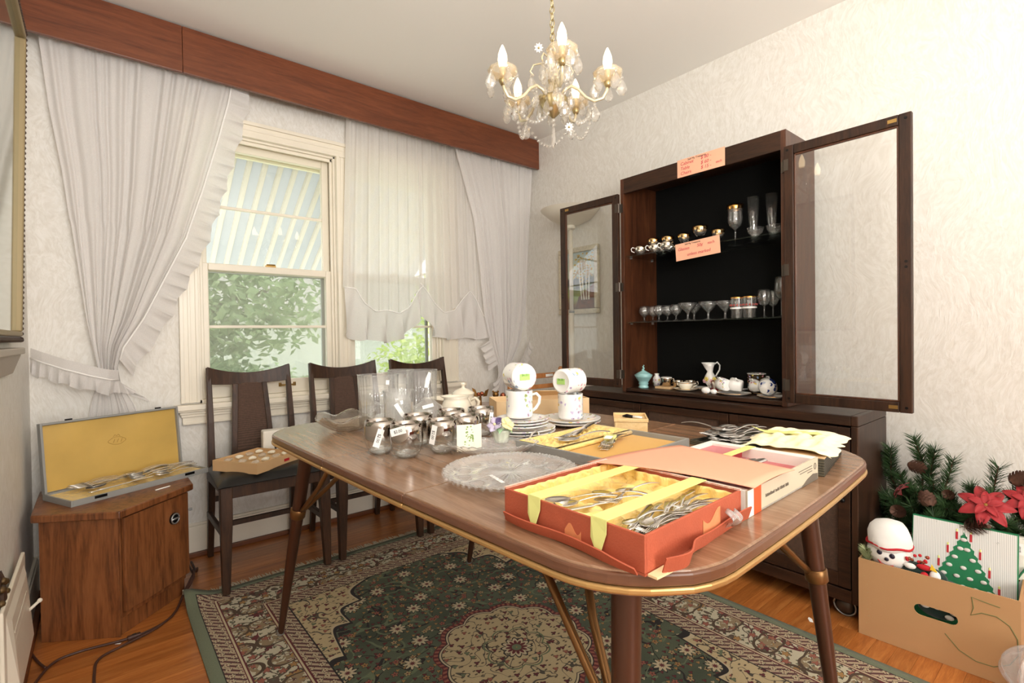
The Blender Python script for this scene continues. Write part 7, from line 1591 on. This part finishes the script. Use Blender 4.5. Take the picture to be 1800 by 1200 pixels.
for x in (-.16, .17):
    MB().box(x-.02, -FD/2-.002, FH-.012, x+.02, -FD/2, FH-.002).build('clasp', M['blackmetal'], fc_); MB().box(x-.01, -.014, LH, x+.012, -.006, LH+.006).build('lid_catch', M['blackmetal'], ld)
cg = 'silverware in the grey case on the end table'; r_ = random.Random(31)
items = [(SVs, -.17, -.02, .25), (SVs, -.16, .0, .2), (KNs, -.19, -.085, .05), (KNs, -.16, -.075, .0)]
for i in range(6): items.append((FKs, -.19, .02+.012*i, .1*r_.uniform(-1, 1)))
for i in range(9): items.append((SPs, -.03+.004*i, -.045+.014*i, r_.uniform(-.15, .2)))
for i in range(9): items.append((r_.choice([FKs, SPs]), .05+.006*i, -.07+.016*i, r_.uniform(-.2, .15)))
for i, (me, x, y, a) in enumerate(items):
    y = max(-.080, min(.070, y)); o = flat(me, on(fc_, x, y, .026+.0015*(i % 8)), frz+a, ('large silver serving spoon' if me is SVs else 'silver %s' % me.name.split('.')[0])+(' at the left end' if x < -.1 else ' in the middle' if x < .04 else ' towards the right end')+' of the grey case on the end table', cg)
po = thing('pencil', 'thin white pencil lying on the end table in front of the grey case', 'pencil', (-2.475, -.418, .4525), math.radians(30)); MB().tube([(-.028, 0, .0025), (.028, 0, .0025)], .0025, 6).build('barrel', M['porc'], po); MB().tube([(.028, 0, .0025), (.034, 0, .0025)], [.0025, .0006], 6).build('tip', M['tornc'], po)

# ================================================================== CABLES ON THE FLOOR, BITS OF PAPER
M['cable'] = mat('brown_cable', srgb(74, 46, 36), .5)
def cable(label, pts, r=.0042):
    P = [Vector(p) for p in pts]; out = []
    for i in range(len(P)-1):
        a, b, c, d = P[max(0, i-1)], P[i], P[i+1], P[min(len(P)-1, i+2)]
        for k in range(8):
            t = k/8; out.append(.5*((2*b)+(c-a)*t+(2*a-5*b+4*c-d)*t*t+(3*b-a-3*c+d)*t**3))
    out.append(P[-1]); t = thing('power_cable', label, 'cable', (out[0].x, out[0].y, 0), group='brown cables on the floor'); loc(MB().tube(out, r, 8), t).build('cord', M['cable'], t, smooth=True); return t
c1 = cable('brown twin cable running past the foot of the end table', [(-2.845, -.80, .005), (-2.80, -.665, .005), (-2.731, -.636, .005), (-2.577, -.652, .005), (-2.472, -.592, .006), (-2.420, -.470, .020), (-2.375, -.40, .05), (-2.368, -.33, .06), (-2.355, -.25, .005), (-2.36, -.10, .005)])
cable('brown cable looping towards the camera in front of the end table', [(-2.69, -.95, .005), (-2.692, -.82, .005), (-2.680, -.730, .005), (-2.615, -.690, .005), (-2.52, -.640, .005), (-2.455, -.560, .007), (-2.415, -.455, .024), (-2.378, -.385, .055), (-2.350, -.31, .055), (-2.342, -.22, .006), (-2.345, -.09, .006)])
cable('brown cable looping down behind the heat register', [(-2.862, -.40, .006), (-2.858, -.52, .006), (-2.835, -.615, .006), (-2.812, -.69, .013)], .0036)
t = thing('cable_switch', 'small brown inline switch on the cable', 'switch', (-2.585, -.655, .0005), .1); MB().box(-.020, -.009, 0, .020, .009, .014).build('housing', M['cable'], t, bevel=.004); MB().tube([(-.006, 0, .014), (.006, 0, .014)], .003, 8).build('rocker', M['blackmetal'], t)
bits = [(-.690, -2.155, .016), (-.80, -2.63, .008), (-2.63, -.66, .009)]
for i, (x, y, s) in enumerate(bits):
    o = MB().add([(-s, -s*.35, 0), (s*.4, -s*.5, 0), (s, 0, .001), (s*.3, s*.4, .0015), (-s*.8, s*.3, 0)], [(0, 1, 2, 3, 4)]).build('paper_scrap', M['sticker'], None, solid=.001); o.location = (x, y, .0012); o.rotation_euler = (0, 0, i*1.1+.6)
    tag(o, ('white paper scrap on the floor beside the carton', 'tiny white paper scrap near the right rug edge', 'tiny white paper scrap beside the brown cable')[i], 'paper scrap')
